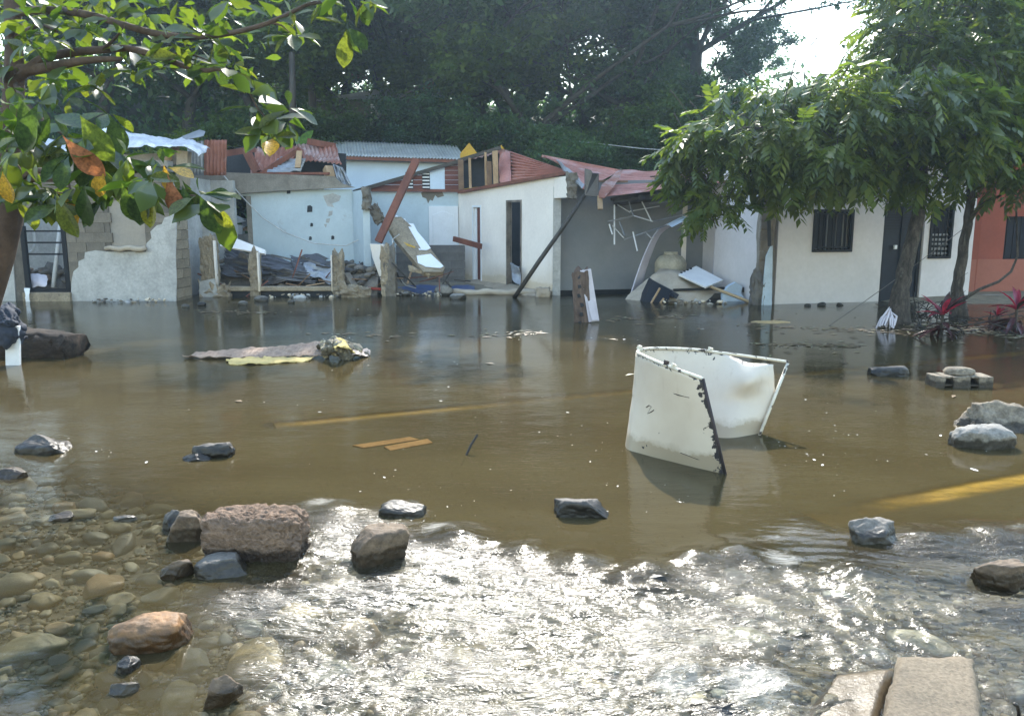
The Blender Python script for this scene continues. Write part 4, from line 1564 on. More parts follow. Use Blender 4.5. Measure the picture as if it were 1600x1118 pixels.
mb.prism([P(716, 296, 21.9), P(790, 285, 21.2), P(790, 236, 21.2), P(716, 254, 21.9)], (0, .05, 0))
mb.build('attic_shade', dark_room, ch)  # dark sheet stands in for the shade behind the studs
# roof
corr_sheet('roof_sheet', P(797, 236, 21.0), P(797, 285, 19.9), P(887, 271, 17.7), P(887, 267, 18.5), pink_zinc, ch, 9, .042, 24, bend=.05, seed=2)
cloth('roof_sheet', [[P(781, 236, 20.9), P(788, 237, 20.7), P(797, 236, 20.9)], [P(779, 262, 20.4), P(790, 258, 20.3), P(798, 262, 20.2)], [P(781, 285, 19.9), P(789, 287, 19.7), P(799, 283, 19.8)]], pink_zinc, ch, 10, 14, .02, 3, 6)
corr_sheet('roof_sheet', P(846, 243, 21.2), P(868, 252, 19.2), P(912, 296, 17.2), P(968, 268, 20.0), pink_zinc, ch, 9, .04, 24, bend=.07, seed=12)
corr_sheet('roof_sheet', P(962, 266, 20.4), P(942, 309, 16.9), P(1062, 291, 17.4), P(1062, 268, 20.6), pink_zinc, ch, 10, .042, 30, bend=.10, seed=13, jag=.02)
corr_sheet('roof_sheet', P(1063, 267, 20.6), P(1063, 291, 17.4), P(1160, 284, 17.4), P(1160, 262, 20.6), pink_zinc, ch, 13, .026, 16, bend=.10, seed=14)
corr_sheet('roof_sheet', P(868, 252, 18.6), P(880, 256, 18.2), P(914, 288, 17.0), P(908, 296, 16.9), grey_zinc, ch, 2, .03, 20, bend=.05, seed=15)
cloth('roof_flap', [[P(966, 266, 18.6), P(972, 268, 18.4)], [P(945, 285, 17.6), P(962, 288, 17.4)], [P(936, 296, 17.1), P(951, 302, 17.0)], [P(936, 308, 16.9), P(944, 309, 16.9)]], rust_zinc, ch, 10, 14, .03, 6, 4)
mb = MB()
mb.beam(P(848, 244, 21.0), P(968, 267, 19.8), .1, .06)
mb.build('ridge_cap', pink_zinc, ch)
corr_sheet('roof_sheet', P(717, 253, 24.3), P(782, 232, 23.4), P(797, 236, 21.0), P(722, 252, 21.3), rust_zinc, ch, 8, .02, 10, seed=16)
mb = MB()                                             # folded steel gutter stub hanging off the eave
q = [P(914, 263, 17.0), P(924, 266, 16.95), P(926, 270, 16.95), P(936, 271, 17.0), P(935, 308, 17.0), P(914, 306, 17.0)]
mb.prism(q, (0, .12, 0))
mb.build('eave_trough', dark_zinc, ch, bevel=.01)
mb = MB()
mb.beam(P(938, 327, 16.9), P(937, 306, 17.0), .1, .06)
mb.build('rafter_end', wood_tan, ch)
for i, (a, b_) in enumerate((((955, 312, 17.4), (1075, 290, 18.0)), ((960, 320, 18.2), (1110, 300, 18.6)), ((1000, 309, 17.2), (1090, 306, 18.8)), ((1040, 300, 17.6), (1110, 330, 18.4)))):
    mb = MB()
    mb.beam(P(*a), P(*b_), .06, .08)
    mb.build('rafter', wood_dark, ch)

# leaning pole, loose plank, sandbag line and small things along the wall
mb = MB()
mb.tube([P(803, 466, 17.3), P(843, 407, 17.25), P(880, 355, 17.2), P(914, 304, 17.1)], [.05, .05, .047, .042], 8)
tag(mb.build('leaning_pole', wood_dark, smooth=True), 'dark round pole propped diagonally under the broken eave of the white house', 'pole')
mb = MB()
mb.beam(P(709, 373, 20.2), P(752, 385, 19.6), .07, .13)
tag(mb.build('loose_plank', wood_red, bevel=.006), 'red brown plank sticking out of the first doorway of the white house', 'plank')
mb = MB()
pts = [P(706 + i * 7, 459 + 1.6 * math.sin(i * .8), 18.1) for i in range(20)]
for p in pts:
    p.z = .05 + .015 * math.sin(p.x * 9)
mb.tube(pts, [.07 + .012 * math.sin(i * 1.9) for i in range(20)], 8)
tag(mb.build('sand_sausage', tan_cloth, smooth=True), 'long pale sand filled tube lying along the foot of the white wall', 'sandbag')
V = []
ys_, xs_ = np.linspace(0, 1, 9), np.linspace(0, 1, 24)
VV = []
for j in ys_:
    for i in xs_:
        p = Vector((JA[0] + (JB[0] - JA[0]) * i - .02, JA[1] + (JB[1] - JA[1]) * i - .02, 0)) + Vector((-.86, -.5, 0)) * (j * .9 - .1) * (1.3 - .6 * i)
        VV.append((p.x, p.y, .16 * (1 - j) ** 1.2 * (1.2 - .5 * i) + .03 * fnoise(p, 3, 3, 2) - .03 * j))
a = (np.arange(8)[:, None] * 24 + np.arange(23)[None, :]).ravel()
o = obj('sand_bank', np_mesh('sand_bank', VV, np.stack([a, a + 1, a + 25, a + 24], 1), True), sand_m)
tag(o, kind='stuff')
for k, (pa, pb, lb) in enumerate((((622, 447), (690, 462), 'flat blue sheet lying at the foot of the grey block wall'), ((700, 447), (742, 456), 'small blue sheet on the mud beside the white lump'))):
    cloth('blue_sheet', [[P(pa[0], pa[1] + 4, 19.4), P((pa[0] + pb[0]) / 2, pa[1], 19.6), P(pb[0], pa[1] + 2, 19.4)], [P(pa[0] - 2, pb[1], 18.6), P((pa[0] + pb[0]) / 2, pb[1] - 1, 18.4), P(pb[0], pb[1], 18.6)]], blue_tarp, None, 20, 8, .03, 40 + k, 5)
    tag(bpy.data.objects['blue_sheet' + ('' if k == 0 else '.001')], lb, 'sheet')
    bpy.data.objects['blue_sheet' + ('' if k == 0 else '.001')].location.z = .03
o = obj('plaster_lump', rock_mesh('plaster_lump', (.42, .36, .30), 81, 3, .15, 3, 6, .7, .05), stone_pale)
o.location = P(694, 456, 18.0)
o.location.z = .09
tag(o, 'white broken plaster lump at the water edge between two blue sheets', 'plaster lump')
o = obj('plaster_lump', rock_mesh('plaster_lump', (.34, .3, .22), 82, 3, .15, 3, 6, .7, .05), stone_pale)
o.location = P(715, 465, 17.2)
o.location.z = .0
tag(o, 'low white plaster flake awash in front of the larger white lump', 'plaster lump')
chunk('sandbag', (P(848, 455, 17.7).x, 17.6, .09), (.30, .2, .20), tan_cloth, None, cuts=5, amp=.04, seed=41, smooth=True)
tag(bpy.data.objects['sandbag'], 'tan sandbag against the corner of the white porch', 'sandbag')
chunk('footing_rubble', (P(556, 452, 17.6).x, 17.55, .08), (.62, .34, .34), block_tan, None, rot=(0, .1, .1), cuts=6, amp=.07, top=.15, seed=51)
tag(bpy.data.objects['footing_rubble'], 'broken tan footing block beside the low front wall of the blue house', 'concrete lump')
mb = MB()
mb.beam(P(541, 428, 18.0), P(556, 452, 17.75), .16, .10)
tag(mb.build('fallen_block', block_m, bevel=.012), 'grey block leaning on the right of the third broken pillar', 'block')
mb = MB()
mb.beam(P(575, 450, 17.9), P(604, 452, 17.8), .08, .05)
tag(mb.build('red_batten', mat('red_paint', (.35, .05, .03), bump=.1)), 'short red batten lying by the broken pillars at the water edge', 'batten')
for i, (px, py, s, lb) in enumerate(((596, 461, .10, 'dark stone at the foot of the grey pillar'), (610, 460, .12, 'leftmost grey stone of the row below the block wall'), (622, 461, .11, 'round grey stone second in the row below the block wall'),
                                    (634, 462, .12, 'pale cream stone third in the row below the block wall'), (646, 461, .10, 'pale stone last in the row below the block wall'), (740, 449, .13, 'round tan stone on the sand before the white wall'),
                                    (408, 470, .20, 'blue grey rock standing in the water before the low front wall'), (380, 476, .14, 'flat pale rock awash left of the blue grey one'), (455, 473, .10, 'little pale rock awash right of the blue grey one'),
                                    (290, 480, .11, 'pale foam capped stone off the end of the tan pier'), (315, 477, .13, 'dark foam capped stone off the end of the tan pier'), (1262, 478, .09, 'dark stone at the foot of the white wall below the barred window'),
                                    (1284, 477, .12, 'wide dark stone in the water below the barred window'), (1312, 477, .10, 'dark stone in the water left of the iron door'))):
    o = obj('stone', rock_mesh('stone', (s * 1.5, s, s * .9), 120 + i, 2.6, .1, 2, 5, .75, .03), (stone_dark, stone_grey, stone_grey, stone_pale, stone_pale, stone_brown, stone_grey, stone_pale, stone_pale, stone_pale, stone_dark, stone_dark, stone_dark, stone_dark)[i])
    g_ = G(px, py)
    o.location = (g_.x, g_.y, s * (.12 if py > 468 else .3))
    tag(o, lb, 'stone', 'stones along the water edge')
# white cable looping across the ruins
mb = MB()
mb.tube([P(318, 267, 19.7), P(346, 270, 19.7), P(376, 305, 19.8), P(410, 340, 19.8), P(445, 363, 19.7), P(490, 380, 19.5), P(540, 384, 19.3), P(560, 375, 19.2)], .014, 5, False)
tag(mb.build('loose_cable', rope_m, smooth=True), 'thin white cable sagging across the pale blue wall', 'cable')
mb = MB()
mb.tube([P(624, 366, 18.5), P(613, 374, 18.4), P(616, 410, 18.3), P(622, 432, 18.2), P(634, 446, 18.2), P(650, 450, 18.4)], .012, 5, False)
tag(mb.build('loose_cable', rope_m, smooth=True), 'thin pale cable hanging from the fallen slab to the water', 'cable')

# ======== wreck under the porch
cg = thing('ceiling_grid', 'bent metal ceiling grid dangling below the porch roof', 'ceiling grid', P(1000, 310, 17.8))
bars = [((950, 346, 17.4), (990, 337, 17.6)), ((990, 337, 17.6), (983, 315, 17.7)), ((952, 350, 17.4), (957, 366, 17.35)), ((957, 352, 17.4), (975, 372, 17.35)), ((975, 374, 17.35), (1042, 352, 17.8)), ((990, 337, 17.6), (1020, 346, 17.9)),
        ((1003, 315, 17.8), (1018, 346, 17.8)), ((989, 362, 17.4), (996, 392, 17.35)), ((965, 320, 17.7), (985, 332, 17.6)), ((1008, 362, 17.6), (1020, 374, 17.5)), ((1042, 352, 17.8), (1082, 336, 18.2)), ((968, 346, 17.5), (976, 368, 17.4)),
        ((960, 320, 17.6), (960, 382, 17.5)), ((1015, 318, 17.8), (1055, 314, 18.0)), ((985, 330, 17.9), (1030, 322, 18.4)), ((1020, 346, 17.9), (1075, 334, 18.3)), ((1030, 356, 17.7), (1027, 360, 17.3))]
for a, b_ in bars:
    mb = MB()
    mb.beam(P(*a), P(*b_), .03, .022)
    mb.build('grid_bar', white_paint if rng.random() < .5 else grey_zinc, cg)
cloth('curved_panel', [[P(1042, 349, 17.9), P(1046, 354, 18.2)], [P(1022, 366, 17.7), P(1030, 368, 18.0)], [P(1003, 405, 17.5), P(1013, 408, 17.8)], [P(985, 457, 17.2), P(1000, 452, 17.6)]], lilac, None, 8, 26, .004, 3, 3, .02)
tag(bpy.data.objects['curved_panel'], 'pale lilac ceiling panel bowed from the porch roof down to the water', 'panel')
mb = MB()
mb.prism([P(1046, 352, 17.6), P(1072, 339, 17.8), P(1073, 343, 17.6), P(1050, 355, 17.4)], (0, .3, .03))
tag(mb.build('roof_offcut', blue_white), 'bright blue white sheet offcut on top of the bowed lilac panel', 'sheet')
cloth('tarpaulin', [[P(968, 474, 16.9), P(1000, 476, 16.6), P(1040, 476, 16.5), P(1085, 476, 16.4), P(1130, 474, 16.6)],
                    [P(985, 458, 17.1), P(1010, 452, 16.9), P(1045, 448, 16.8), P(1090, 452, 16.8), P(1128, 458, 16.9)],
                    [P(1012, 438, 17.4), P(1025, 428, 17.3), P(1050, 426, 17.2), P(1085, 438, 17.2), P(1115, 448, 17.3)],
                    [P(1030, 424, 17.8), P(1034, 420, 17.8), P(1056, 421, 17.8), P(1080, 428, 17.8), P(1108, 440, 17.8)]], tan_cloth, None, 40, 22, .05, 6, 3, .012)
tag(bpy.data.objects['tarpaulin'], 'mud stained tan mattress cover heaped over wreckage before the porch', 'tarpaulin')
mb = MB()
prof = [(.0, .30), (.08, .36), (.34, .36), (.42, .33), (.50, .26), (.53, .17), (.56, .16), (.6, .16)]
cx_, cy_ = P(1048, 425, 18.3).x, 18.35
n_ = 20
for i, (z, r_) in enumerate(prof):
    for k in range(n_):
        a = 2 * math.pi * k / n_
        mb.v.append((cx_ + r_ * math.cos(a), cy_ + r_ * math.sin(a), .35 + z))
for i in range(len(prof) - 1):
    for k in range(n_):
        mb.f.append((i * n_ + k, i * n_ + (k + 1) % n_, (i + 1) * n_ + (k + 1) % n_, (i + 1) * n_ + k))
mb.f.append(tuple((len(prof) - 1) * n_ + k for k in range(n_)))
mb.f.append(tuple(range(n_ - 1, -1, -1)))
tag(mb.build('water_jar', beige, smooth=True), 'cream coloured round water jar standing behind the tan cover in the porch', 'jar')
cb = thing('cabinet', 'dark navy cabinet tipped over in the water against the tan cover', 'cabinet', P(1015, 484, 16.4))
mb = MB()
mb.prism([P(998, 484, 16.35), P(1020, 437, 16.5), P(1029, 443, 16.45), P(1013, 486, 16.3)], (.0, .45, .02))
mb.build('side_panel', navy, cb)
mb = MB()
mb.prism([P(1020, 438, 16.5), P(1051, 454, 16.4), P(1036, 485, 16.25), P(1014, 485, 16.28)], (.02, .06, 0))
mb.build('back_panel', navy, cb)
mb = MB()
mb.prism([P(1049, 454, 16.35), P(1061, 460, 16.3), P(1057, 467, 16.3), P(1046, 461, 16.3)], (.02, .3, 0))
mb.build('door', navy, cb)
mb = MB()
mb.beam(P(1017, 474, 16.2), P(1031, 450, 16.3), .03, .03)
mb.beam(P(1024, 484, 16.2), P(1037, 466, 16.25), .04, .03)
mb.build('edge_strip', wood_tan, cb)
mb = MB()
mb.prism([P(1060, 428, 17.0), P(1088, 415, 17.6), P(1130, 437, 17.1), P(1103, 448, 16.5)], (0, .02, -.04))
wb = mb.build('white_board', white_paint, bevel=.005)
tag(wb, 'white cabinet board with dark slots lying tilted on the tan cover', 'board')
for k in range(4):
    mb = MB()
    p = P(1063 + k * 5, 428 - k * 2.1, 16.85 + .14 * k)
    mb.box(p + Vector((.02, 0, .03)), (.045, .03, .03))
    mb.build('slot', dark_metal, wb)
mb = MB()
mb.beam(P(1052, 453, 16.7), P(1132, 450, 16.7), .05, .05)
tag(mb.build('black_batten', dark_metal), 'thin black batten lying level under the white board', 'batten')
mb = MB()
mb.tube([P(1108, 447, 16.7), P(1150, 463, 16.4), P(1190, 479, 16.0), P(1216, 487, 15.6)], [.035, .033, .03, .025], 7)
tag(mb.build('bamboo_pole', bamboo, smooth=True), 'long pale bamboo pole sloping from the white board into the water', 'pole')
mb = MB()
mb.prism([P(1126, 481, 16.5), P(1130, 455, 16.6), P(1140, 446, 16.6), P(1150, 441, 16.6), P(1160, 447, 16.6), P(1158, 458, 16.6), P(1164, 466, 16.6), P(1162, 481, 16.5)], (0, .16, 0))
tag(mb.build('plaster_fragment', mat('light_blue_plaster', (.50, .60, .70), var=.1)), 'light blue plaster fragment standing in the water by the bamboo pole', 'plaster fragment')
mb = MB()
mb.prism([P(1098, 476, 16.4), P(1118, 458, 16.7), P(1130, 458, 16.8), P(1127, 482, 16.4), P(1100, 482, 16.3)], (0, .25, 0))
tag(mb.build('dark_board', wood_dark), 'black broken board leaning left of the light blue fragment', 'board')
mb = MB()
mb.beam(P(1159, 452, 16.8), P(1168, 453, 16.8), .2, .1)
tag(mb.build('wood_block', wood_dark), 'small dark wood block behind the light blue fragment', 'wood block')
cloth('curtain_sheet', [[P(1113, 340, 18.6), P(1126, 340, 18.6)], [P(1116, 375, 18.4), P(1131, 378, 18.4)], [P(1114, 410, 18.3), P(1132, 410, 18.3)], [P(1112, 436, 18.3), P(1128, 444, 18.2)]], lilac, None, 6, 18, .006, 5, 3, .02)
tag(bpy.data.objects['curtain_sheet'], 'curved white panel hanging at the right end of the porch', 'panel')
mb = MB()
mb.beam(P(1128, 342, 18.2), P(1128, 372, 18.2), .12, .05, up=(0, 1, 0))
tag(mb.build('brown_board', wood_brown), 'short brown board hanging beside the curved white panel', 'board')

# ======== right: white house with barred windows
HA, HB = (P(1210, 476, 15.9).x, 15.9), (P(1512, 465, 17.0).x, 17.0)
rh = thing('white_house', 'white plastered house with black barred windows and iron door behind the trees', 'house', ((HA[0] + HB[0]) / 2, 17.5, 0))
on = lambda px, py: onwall(HA, HB, px, py)
w1 = (*[on(1268, 394)[0], on(1330, 394)[0]], on(1268, 394)[1], on(1268, 327)[1])
w2 = (*[on(1449, 404)[0], on(1484, 404)[0]], on(1449, 404)[1], on(1449, 320)[1])
dd = (*[on(1373, 460)[0], on(1436, 460)[0]], -.15, on(1380, 318)[1])
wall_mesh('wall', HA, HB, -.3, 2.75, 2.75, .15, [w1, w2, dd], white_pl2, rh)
Lh = math.hypot(HB[0] - HA[0], HB[1] - HA[1])
U, Nn = waxes(HA, HB)
bk = lambda p, d: (p[0] - Nn[0] * d, p[1] - Nn[1] * d)
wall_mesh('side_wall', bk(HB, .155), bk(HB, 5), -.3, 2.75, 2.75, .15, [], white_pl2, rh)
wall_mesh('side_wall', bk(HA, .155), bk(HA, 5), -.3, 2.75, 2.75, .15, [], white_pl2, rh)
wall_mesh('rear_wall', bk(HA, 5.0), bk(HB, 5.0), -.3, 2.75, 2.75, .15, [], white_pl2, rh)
mb = MB()
mb.wbox(HA, HB, -.1, Lh + .1, 2.755, 2.87, -5.2, .22)
mb.build('roof', concrete, rh)
def window(rect, panes, nbars, hbars, louv=0, curtain=None):
    u0, u1, z0, z1 = rect
    f = MB()
    for a, b_, c_, d_ in ((u0, u0 + .05, z0, z1), (u1 - .05, u1, z0, z1), (u0 + .05, u1 - .05, z0, z0 + .05), (u0 + .05, u1 - .05, z1 - .05, z1)):
        f.wbox(HA, HB, a, b_, c_, d_, -.06, .03)
    fo_ = f.build('window', dark_metal, rh)
    for i in range(panes):
        a = u0 + .05 + i * (u1 - u0 - .1) / panes
        mb = MB()
        mb.wbox(HA, HB, a + .012, a + (u1 - u0 - .1) / panes - .012, z0 + .06, z1 - .06, -.10, -.08)
        mb.build('pane', navy, fo_)  # dark panel stands in for the unlit room behind the bars
    for i in range(nbars):
        a = u0 + .05 + (i + 1) * (u1 - u0 - .1) / (nbars + 1)
        mb = MB()
        mb.wbox(HA, HB, a - .009, a + .009, z0 + .05, z1 - .05, -.02, 0)
        mb.build('bar', dark_metal, fo_)
    for k in hbars:
        mb = MB()
        q = z0 + (z1 - z0) * k
        mb.wbox(HA, HB, u0 + .05, u1 - .05, q - .009, q + .009, .001, .015)
        mb.build('bar', dark_metal, fo_)
    for k in range(louv):
        mb = MB()
        q = z0 + .08 + k * .095
        mb.wbox(HA, HB, u0 + .06, u1 - .06, q, q + .05, -.075, -.035)
        mb.build('louvre_slat', grey_zinc, fo_)
    return fo_


fo_ = window(w1, 3, 7, (.12, .9))
mb = MB()
ua = w1[0] + (w1[1] - w1[0]) * .62
for a in (ua, ua + .14, ua + .23):
    mb.wbox(HA, HB, a, a + .035, w1[2] + .08, w1[3] - .1, -.079, -.06)
mb.wbox(HA, HB, w1[0] + (w1[1] - w1[0]) * .38, w1[0] + (w1[1] - w1[0]) * .42, w1[2] + .08, w1[3] - .1, -.079, -.05)
mb.build('curtain', porch_grey, fo_)
window(w2, 1, 4, (.25, .42, .58, .72, .85, .93), 5)
mb = MB()
mb.wbox(HA, HB, dd[0], dd[1], dd[2], dd[3], -.12, -.07)
dr = mb.build('door', navy, rh)
for a, b_ in ((dd[0] + .02, dd[0] + .08), (dd[1] - .08, dd[1] - .02), ((dd[0] + dd[1]) / 2 - .03, (dd[0] + dd[1]) / 2 + .03)):
    mb = MB()
    mb.wbox(HA, HB, a, b_, dd[2], dd[3] - .02, -.069, -.04)
    mb.build('door_stile', dark_metal, dr)
for k in range(9):
    mb = MB()
    q = dd[3] - .06 - k * .055
    mb.wbox(HA, HB, dd[0] + .08, dd[1] - .08, q - .012, q + .012, -.066, -.05)
    mb.build('bar', dark_metal, dr)
u_, z_ = on(1400, 386)
mb = MB()
mb.wbox(HA, HB, u_ - .03, u_ + .03, z_ - .04, z_ + .04, -.039, .0)
mb.build('door_lock', white_paint, dr)
# broken corner column with bare blocks and pale blue paint on one side
cc_ = thing('corner_column', 'cracked block column at the corner of the white house, pale blue on its lower right', 'column', (P(1195, 475, 15.9).x, 15.95, 0))
chunk('core', (P(1197, 400, 15.9).x, 15.98, 1.0), (.28, .24, 2.6), concrete, cc_, cuts=10, amp=.035, seed=61)
for r_ in range(9):
    mb = MB()
    z0_ = .75 + r_ * .2
    mb.box((P(1194 + (r_ % 2) * 3, 400, 15.85).x, 15.86, z0_), (.26 if r_ % 2 else .2, .05, .185), jit=.012)
    mb.build('block', block_m, cc_)
chunk('broken_foot', (P(1183, 455, 15.9).x, 15.85, .18), (.26, .2, .9), block_dark, cc_, cuts=7, amp=.05, top=.3, seed=62)
mb = MB()
mb.prism([P(1190, 478, 15.74), P(1193, 440, 15.74), P(1197, 400, 15.74), P(1204, 385, 15.74), P(1207.5, 384, 15.74), P(1206, 478, 15.74)], (0, .03, 0))
mb.build('plaster_skin', MATS['light_blue_plaster'], cc_)
mb = MB()
mb.beam(P(1202, 385, 15.7), P(1201, 338, 15.7), .06, .03, up=(0, 1, 0), jit=.01)
mb.build('crack', dark_room, cc_)
# leaning shaded wall left of the column
KA, KB = (P(1122, 470, 17.4).x, 17.9), (P(1189, 478, 16.1).x, 16.1)
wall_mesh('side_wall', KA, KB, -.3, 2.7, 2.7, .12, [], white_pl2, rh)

# ======== far right: orange house
OA, OB = (P(1508, 455, 17.6).x, 17.6), (P(1900, 455, 18.6).x, 18.6)
oh = thing('orange_house', 'orange house with a lighter lower band and a dark barred window at the right edge', 'house', (OA[0] + 2, 18.5, 0))
on = lambda px, py: onwall(OA, OB, px, py)
ow = (on(1567, 400)[0], on(1650, 400)[0], on(1567, 410)[1], on(1567, 338)[1])
zband = on(1530, 405)[1]
wall_mesh('wall', OA, OB, -.2, 2.9, 2.9, .2, [ow], orange_pl, oh)
mb = MB()
mb.wbox(OA, OB, -.02, 5.6, .0, zband, .002, .05)
mb.build('dado_band', orange_pl2, oh)
mb = MB()
mb.wbox(OA, OB, -.1, 5.7, -.2, on(1530, 456)[1], .052, .7)
mb.build('plinth', concrete, oh, bevel=.02)
mb = MB()
mb.wbox(OA, OB, *ow, -.14, -.1)
mb.build('pane', navy, oh)  # dark panel painted as the unlit room behind this window
for k in range(7):
    mb = MB()
    a = ow[0] + .05 + k * .17
    mb.wbox(OA, OB, a, a + .02, ow[2], ow[3], -.04, -.02)
    mb.build('bar', dark_metal, oh)
mb = MB()
mb.wbox(OA, OB, -.3, 5.8, 2.905, 3.05, -5, .5)
mb.build('roof', concrete, oh)
wall_mesh('side_wall', OA, (OA[0] + .6, OA[1] + 4.5), -.2, 2.9, 2.9, .2, [], orange_pl, oh)
wall_mesh('upper_wall', (OA[0] + .2, 20.2), (OB[0] - .1, 20.6), 3.05, 4.6, 4.6, .2, [], mat('peach_wall', (.62, .36, .22), var=.1), oh)

# ======== behind: blue white annex with a zinc roof, yellow boards, house up the hill
AY = 25.5
ax = thing('zinc_roofed_annex', 'pale blue white annex with a long weathered zinc roof behind the ruins', 'house', (P(620, 290, AY).x, AY + 1, 0))
XA, XB = (P(505, 280, AY).x, AY), (P(725, 280, AY).x, AY)
wall_mesh('wall', XA, XB, 0, P(600, 247, AY).z, P(600, 249, AY).z, .15, [], blue_white, ax)
for i in range(7):
    t0, t1 = i / 7, (i + 1) / 7 + .004
    lp = lambda a, b_, t_: a.lerp(b_, t_)
    ta, tb = P(511, 219, AY + 2.4), P(712, 227, AY + 2.4)
    ba, bb = P(513, 243, AY - .35), P(727, 249, AY - .35)
    dz = Vector((0, 0, .006 * (i % 2)))
    corr_sheet('roof_sheet', lp(ta, tb, t0) + dz, lp(ta, tb, t1) + dz, lp(ba, bb, t1) + dz, lp(ba, bb, t0) + dz, white_zinc, ax, 6, .022, 8, seed=30 + i)
mb = MB()
mb.beam(P(513, 246, AY - .3), P(726, 252, AY - .3), .05, .1)
mb.build('fascia', wood_red, ax)
for i, (q, lb) in enumerate(((((719, 240), (733, 223), (746, 240)), 'yellow triangular board showing above the roof beside the zinc roof'), (((775, 240), (783, 226), (790, 236)), 'smaller yellow triangular board peeking over the torn gable'))):
    mb = MB()
    Y_ = 24.0
    mb.prism([P(*p, Y_) for p in q] + [P(q[2][0], 300, Y_), P(q[0][0], 300, Y_)], (0, .06, 0))
    tag(mb.build('yellow_board', yellow_p), lb, 'board', 'yellow boards above the roofs')
hh = thing('hillside_house', 'grey hillside house half hidden by trees, with a louvred window and pale roof edge', 'house', (P(560, 200, 33).x, 34, 3))
HYa, HYb = (P(488, 200, 33).x, 33), (P(660, 200, 33).x, 33)
wall_mesh('wall', HYa, HYb, 2.0, P(560, 152, 33).z, P(560, 152, 33).z, .2, [], mat('dark_block_wall', (.15, .14, .125), var=.2), hh)  # dark grey-brown block wall
mb = MB()
mb.prism([P(484, 158, 32.4), P(492, 156, 32.4), P(584, 140, 33.6), P(680, 140, 34.5), P(690, 150, 32.4), P(520, 156, 32.3)], (0, .5, .06))
mb.build('roof', white_zinc, hh)
for k in range(6):
    mb = MB()
    z0_ = P(590, 180 - k * 3.2, 32.95).z
    mb.box((P(590, 170, 32.9).x, 32.95, z0_), (.55, .06, .05))
    mb.build('louvre_slat', white_paint, hh)
for q in (((536, 112), (548, 100), (566, 112)), ((658, 134), (672, 118), (690, 134))):
    mb = MB()
    mb.prism([P(*p, 36) for p in q], (0, 2.0, 0))
    mb.build('gable', mat('terracotta', (.48, .2, .11), var=.2), hh)
mb = MB()
mb.tube([P(457, 226, 26.5), P(457, 150, 26.5), P(456, 82, 26.5)], [.115, .11, .09], 10)
tag(mb.build('utility_pole', wood_dark, smooth=True), 'black wooden utility pole rising behind the collapsed roof', 'pole')
for i, (a, b_, c_) in enumerate((((300, 227, 23), (420, 233, 24), (457, 226, 26.4)), ((880, 218, 27), (1000, 232, 24), (1060, 236, 21)))):
    mb = MB()
    mb.tube([P(*a), P(*b_), P(*c_)], .012, 5, False)
    tag(mb.build('overhead_wire', black_c if i == 0 else rope_m), ('black overhead wire between the left zinc panels and the utility pole', 'thin pale overhead wire above the rusty porch roof')[i], 'wire')

# ------------------------------------------------------------------ THINGS IN THE WATER
# ---- cut open tank
m, n = nodes_of('chipped_cream_enamel')
uv = n.nodes.new('ShaderNodeUVMap').outputs[0]
tc = n.nodes.new('ShaderNodeTexCoord').outputs['Object']
su = n.nodes.new('ShaderNodeSeparateXYZ')
n.links.new(uv, su.inputs[0])
base = ramp(n, [(.35, (.53, .455, .36)), (.65, (.60, .53, .43))], noise_tex(n, 2.5, 5, .6, tc))
base = mixc(n, base, (.50, .38, .20), ramp(n, [(.58, (0, 0, 0)), (.80, (.10, .10, .10))], noise_tex(n, 5.5, 8, .75, tc)))


def math2(op, a, b=None, c=None):
    x = n.nodes.new('ShaderNodeMath')
    x.operation = op
    for i, v in enumerate((a, b, c)):
        if v is None:
            continue
        if hasattr(v, 'links'):
            n.links.new(v, x.inputs[i])
        else:
            x.inputs[i].default_value = v
    return x.outputs[0]


chip = noise_tex(n, 22, 5, .65, tc)
edge = ramp(n, [(.0, (1, 1, 1)), (.055, (.0, .0, .0))], su.outputs[0])           # the cut front edge
edget = ramp(n, [(.95, (0, 0, 0)), (.995, (.55, .55, .55))], su.outputs[1])
near_edge = math2('MAXIMUM', edge, edget)
a_ = math2('ADD', math2('MULTIPLY', near_edge, .33), chip)
m1 = ramp(n, [(.70, (0, 0, 0)), (.72, (1, 1, 1))], a_)
sp2 = noise_tex(n, 13, 2, .5, tc, .4)
m2 = ramp(n, [(.735, (0, 0, 0)), (.745, (1, 1, 1))], sp2)
cmb = math2('MAXIMUM', m1, m2)
zz_ = n.nodes.new('ShaderNodeSeparateXYZ')
n.links.new(n.nodes.new('ShaderNodeNewGeometry').outputs['Position'], zz_.inputs[0])
wl = math2('MULTIPLY_ADD', noise_tex(n, 9, 6, .7, tc), -.16, zz_.outputs[2])
base = mixc(n, base, (.27, .21, .13), ramp(n, [(0, (.8, .8, .8)), (.012, (.45, .45, .45)), (.05, (0, 0, 0))], wl))      # mud line of the flood
mps = N_(n, 'ShaderNodeMapping')
mps.inputs['Scale'].default_value = (9, 9, .8)
n.links.new(tc, mps.inputs[0])
runs = ramp(n, [(.60, (0, 0, 0)), (.74, (.5, .5, .5))], noise_tex(n, 2.2, 5, .6, mps.outputs[0]))
base = mixc(n, base, (.30, .20, .11), math2('MULTIPLY', runs, ramp(n, [(.35, (0, 0, 0)), (1, (.8, .8, .8))], su.outputs[1])))       # rust runs below the rim
colr = mixc(n, base, (.02, .018, .022), cmb)
b = N_(n, 'ShaderNodeBsdfPrincipled', Roughness=.42)
n.links.new(colr, b.inputs['Base Color'])
bp = N_(n, 'ShaderNodeBump', Strength=.25, Distance=.006)
n.links.new(noise_tex(n, 4, 3, .5, tc), bp.inputs['Height'])
n.links.new(bp.outputs[0], b.inputs['Normal'])
o = n.nodes.new('ShaderNodeOutputMaterial')
n.links.new(b.outputs[0], o.inputs[0])
tank_m = m

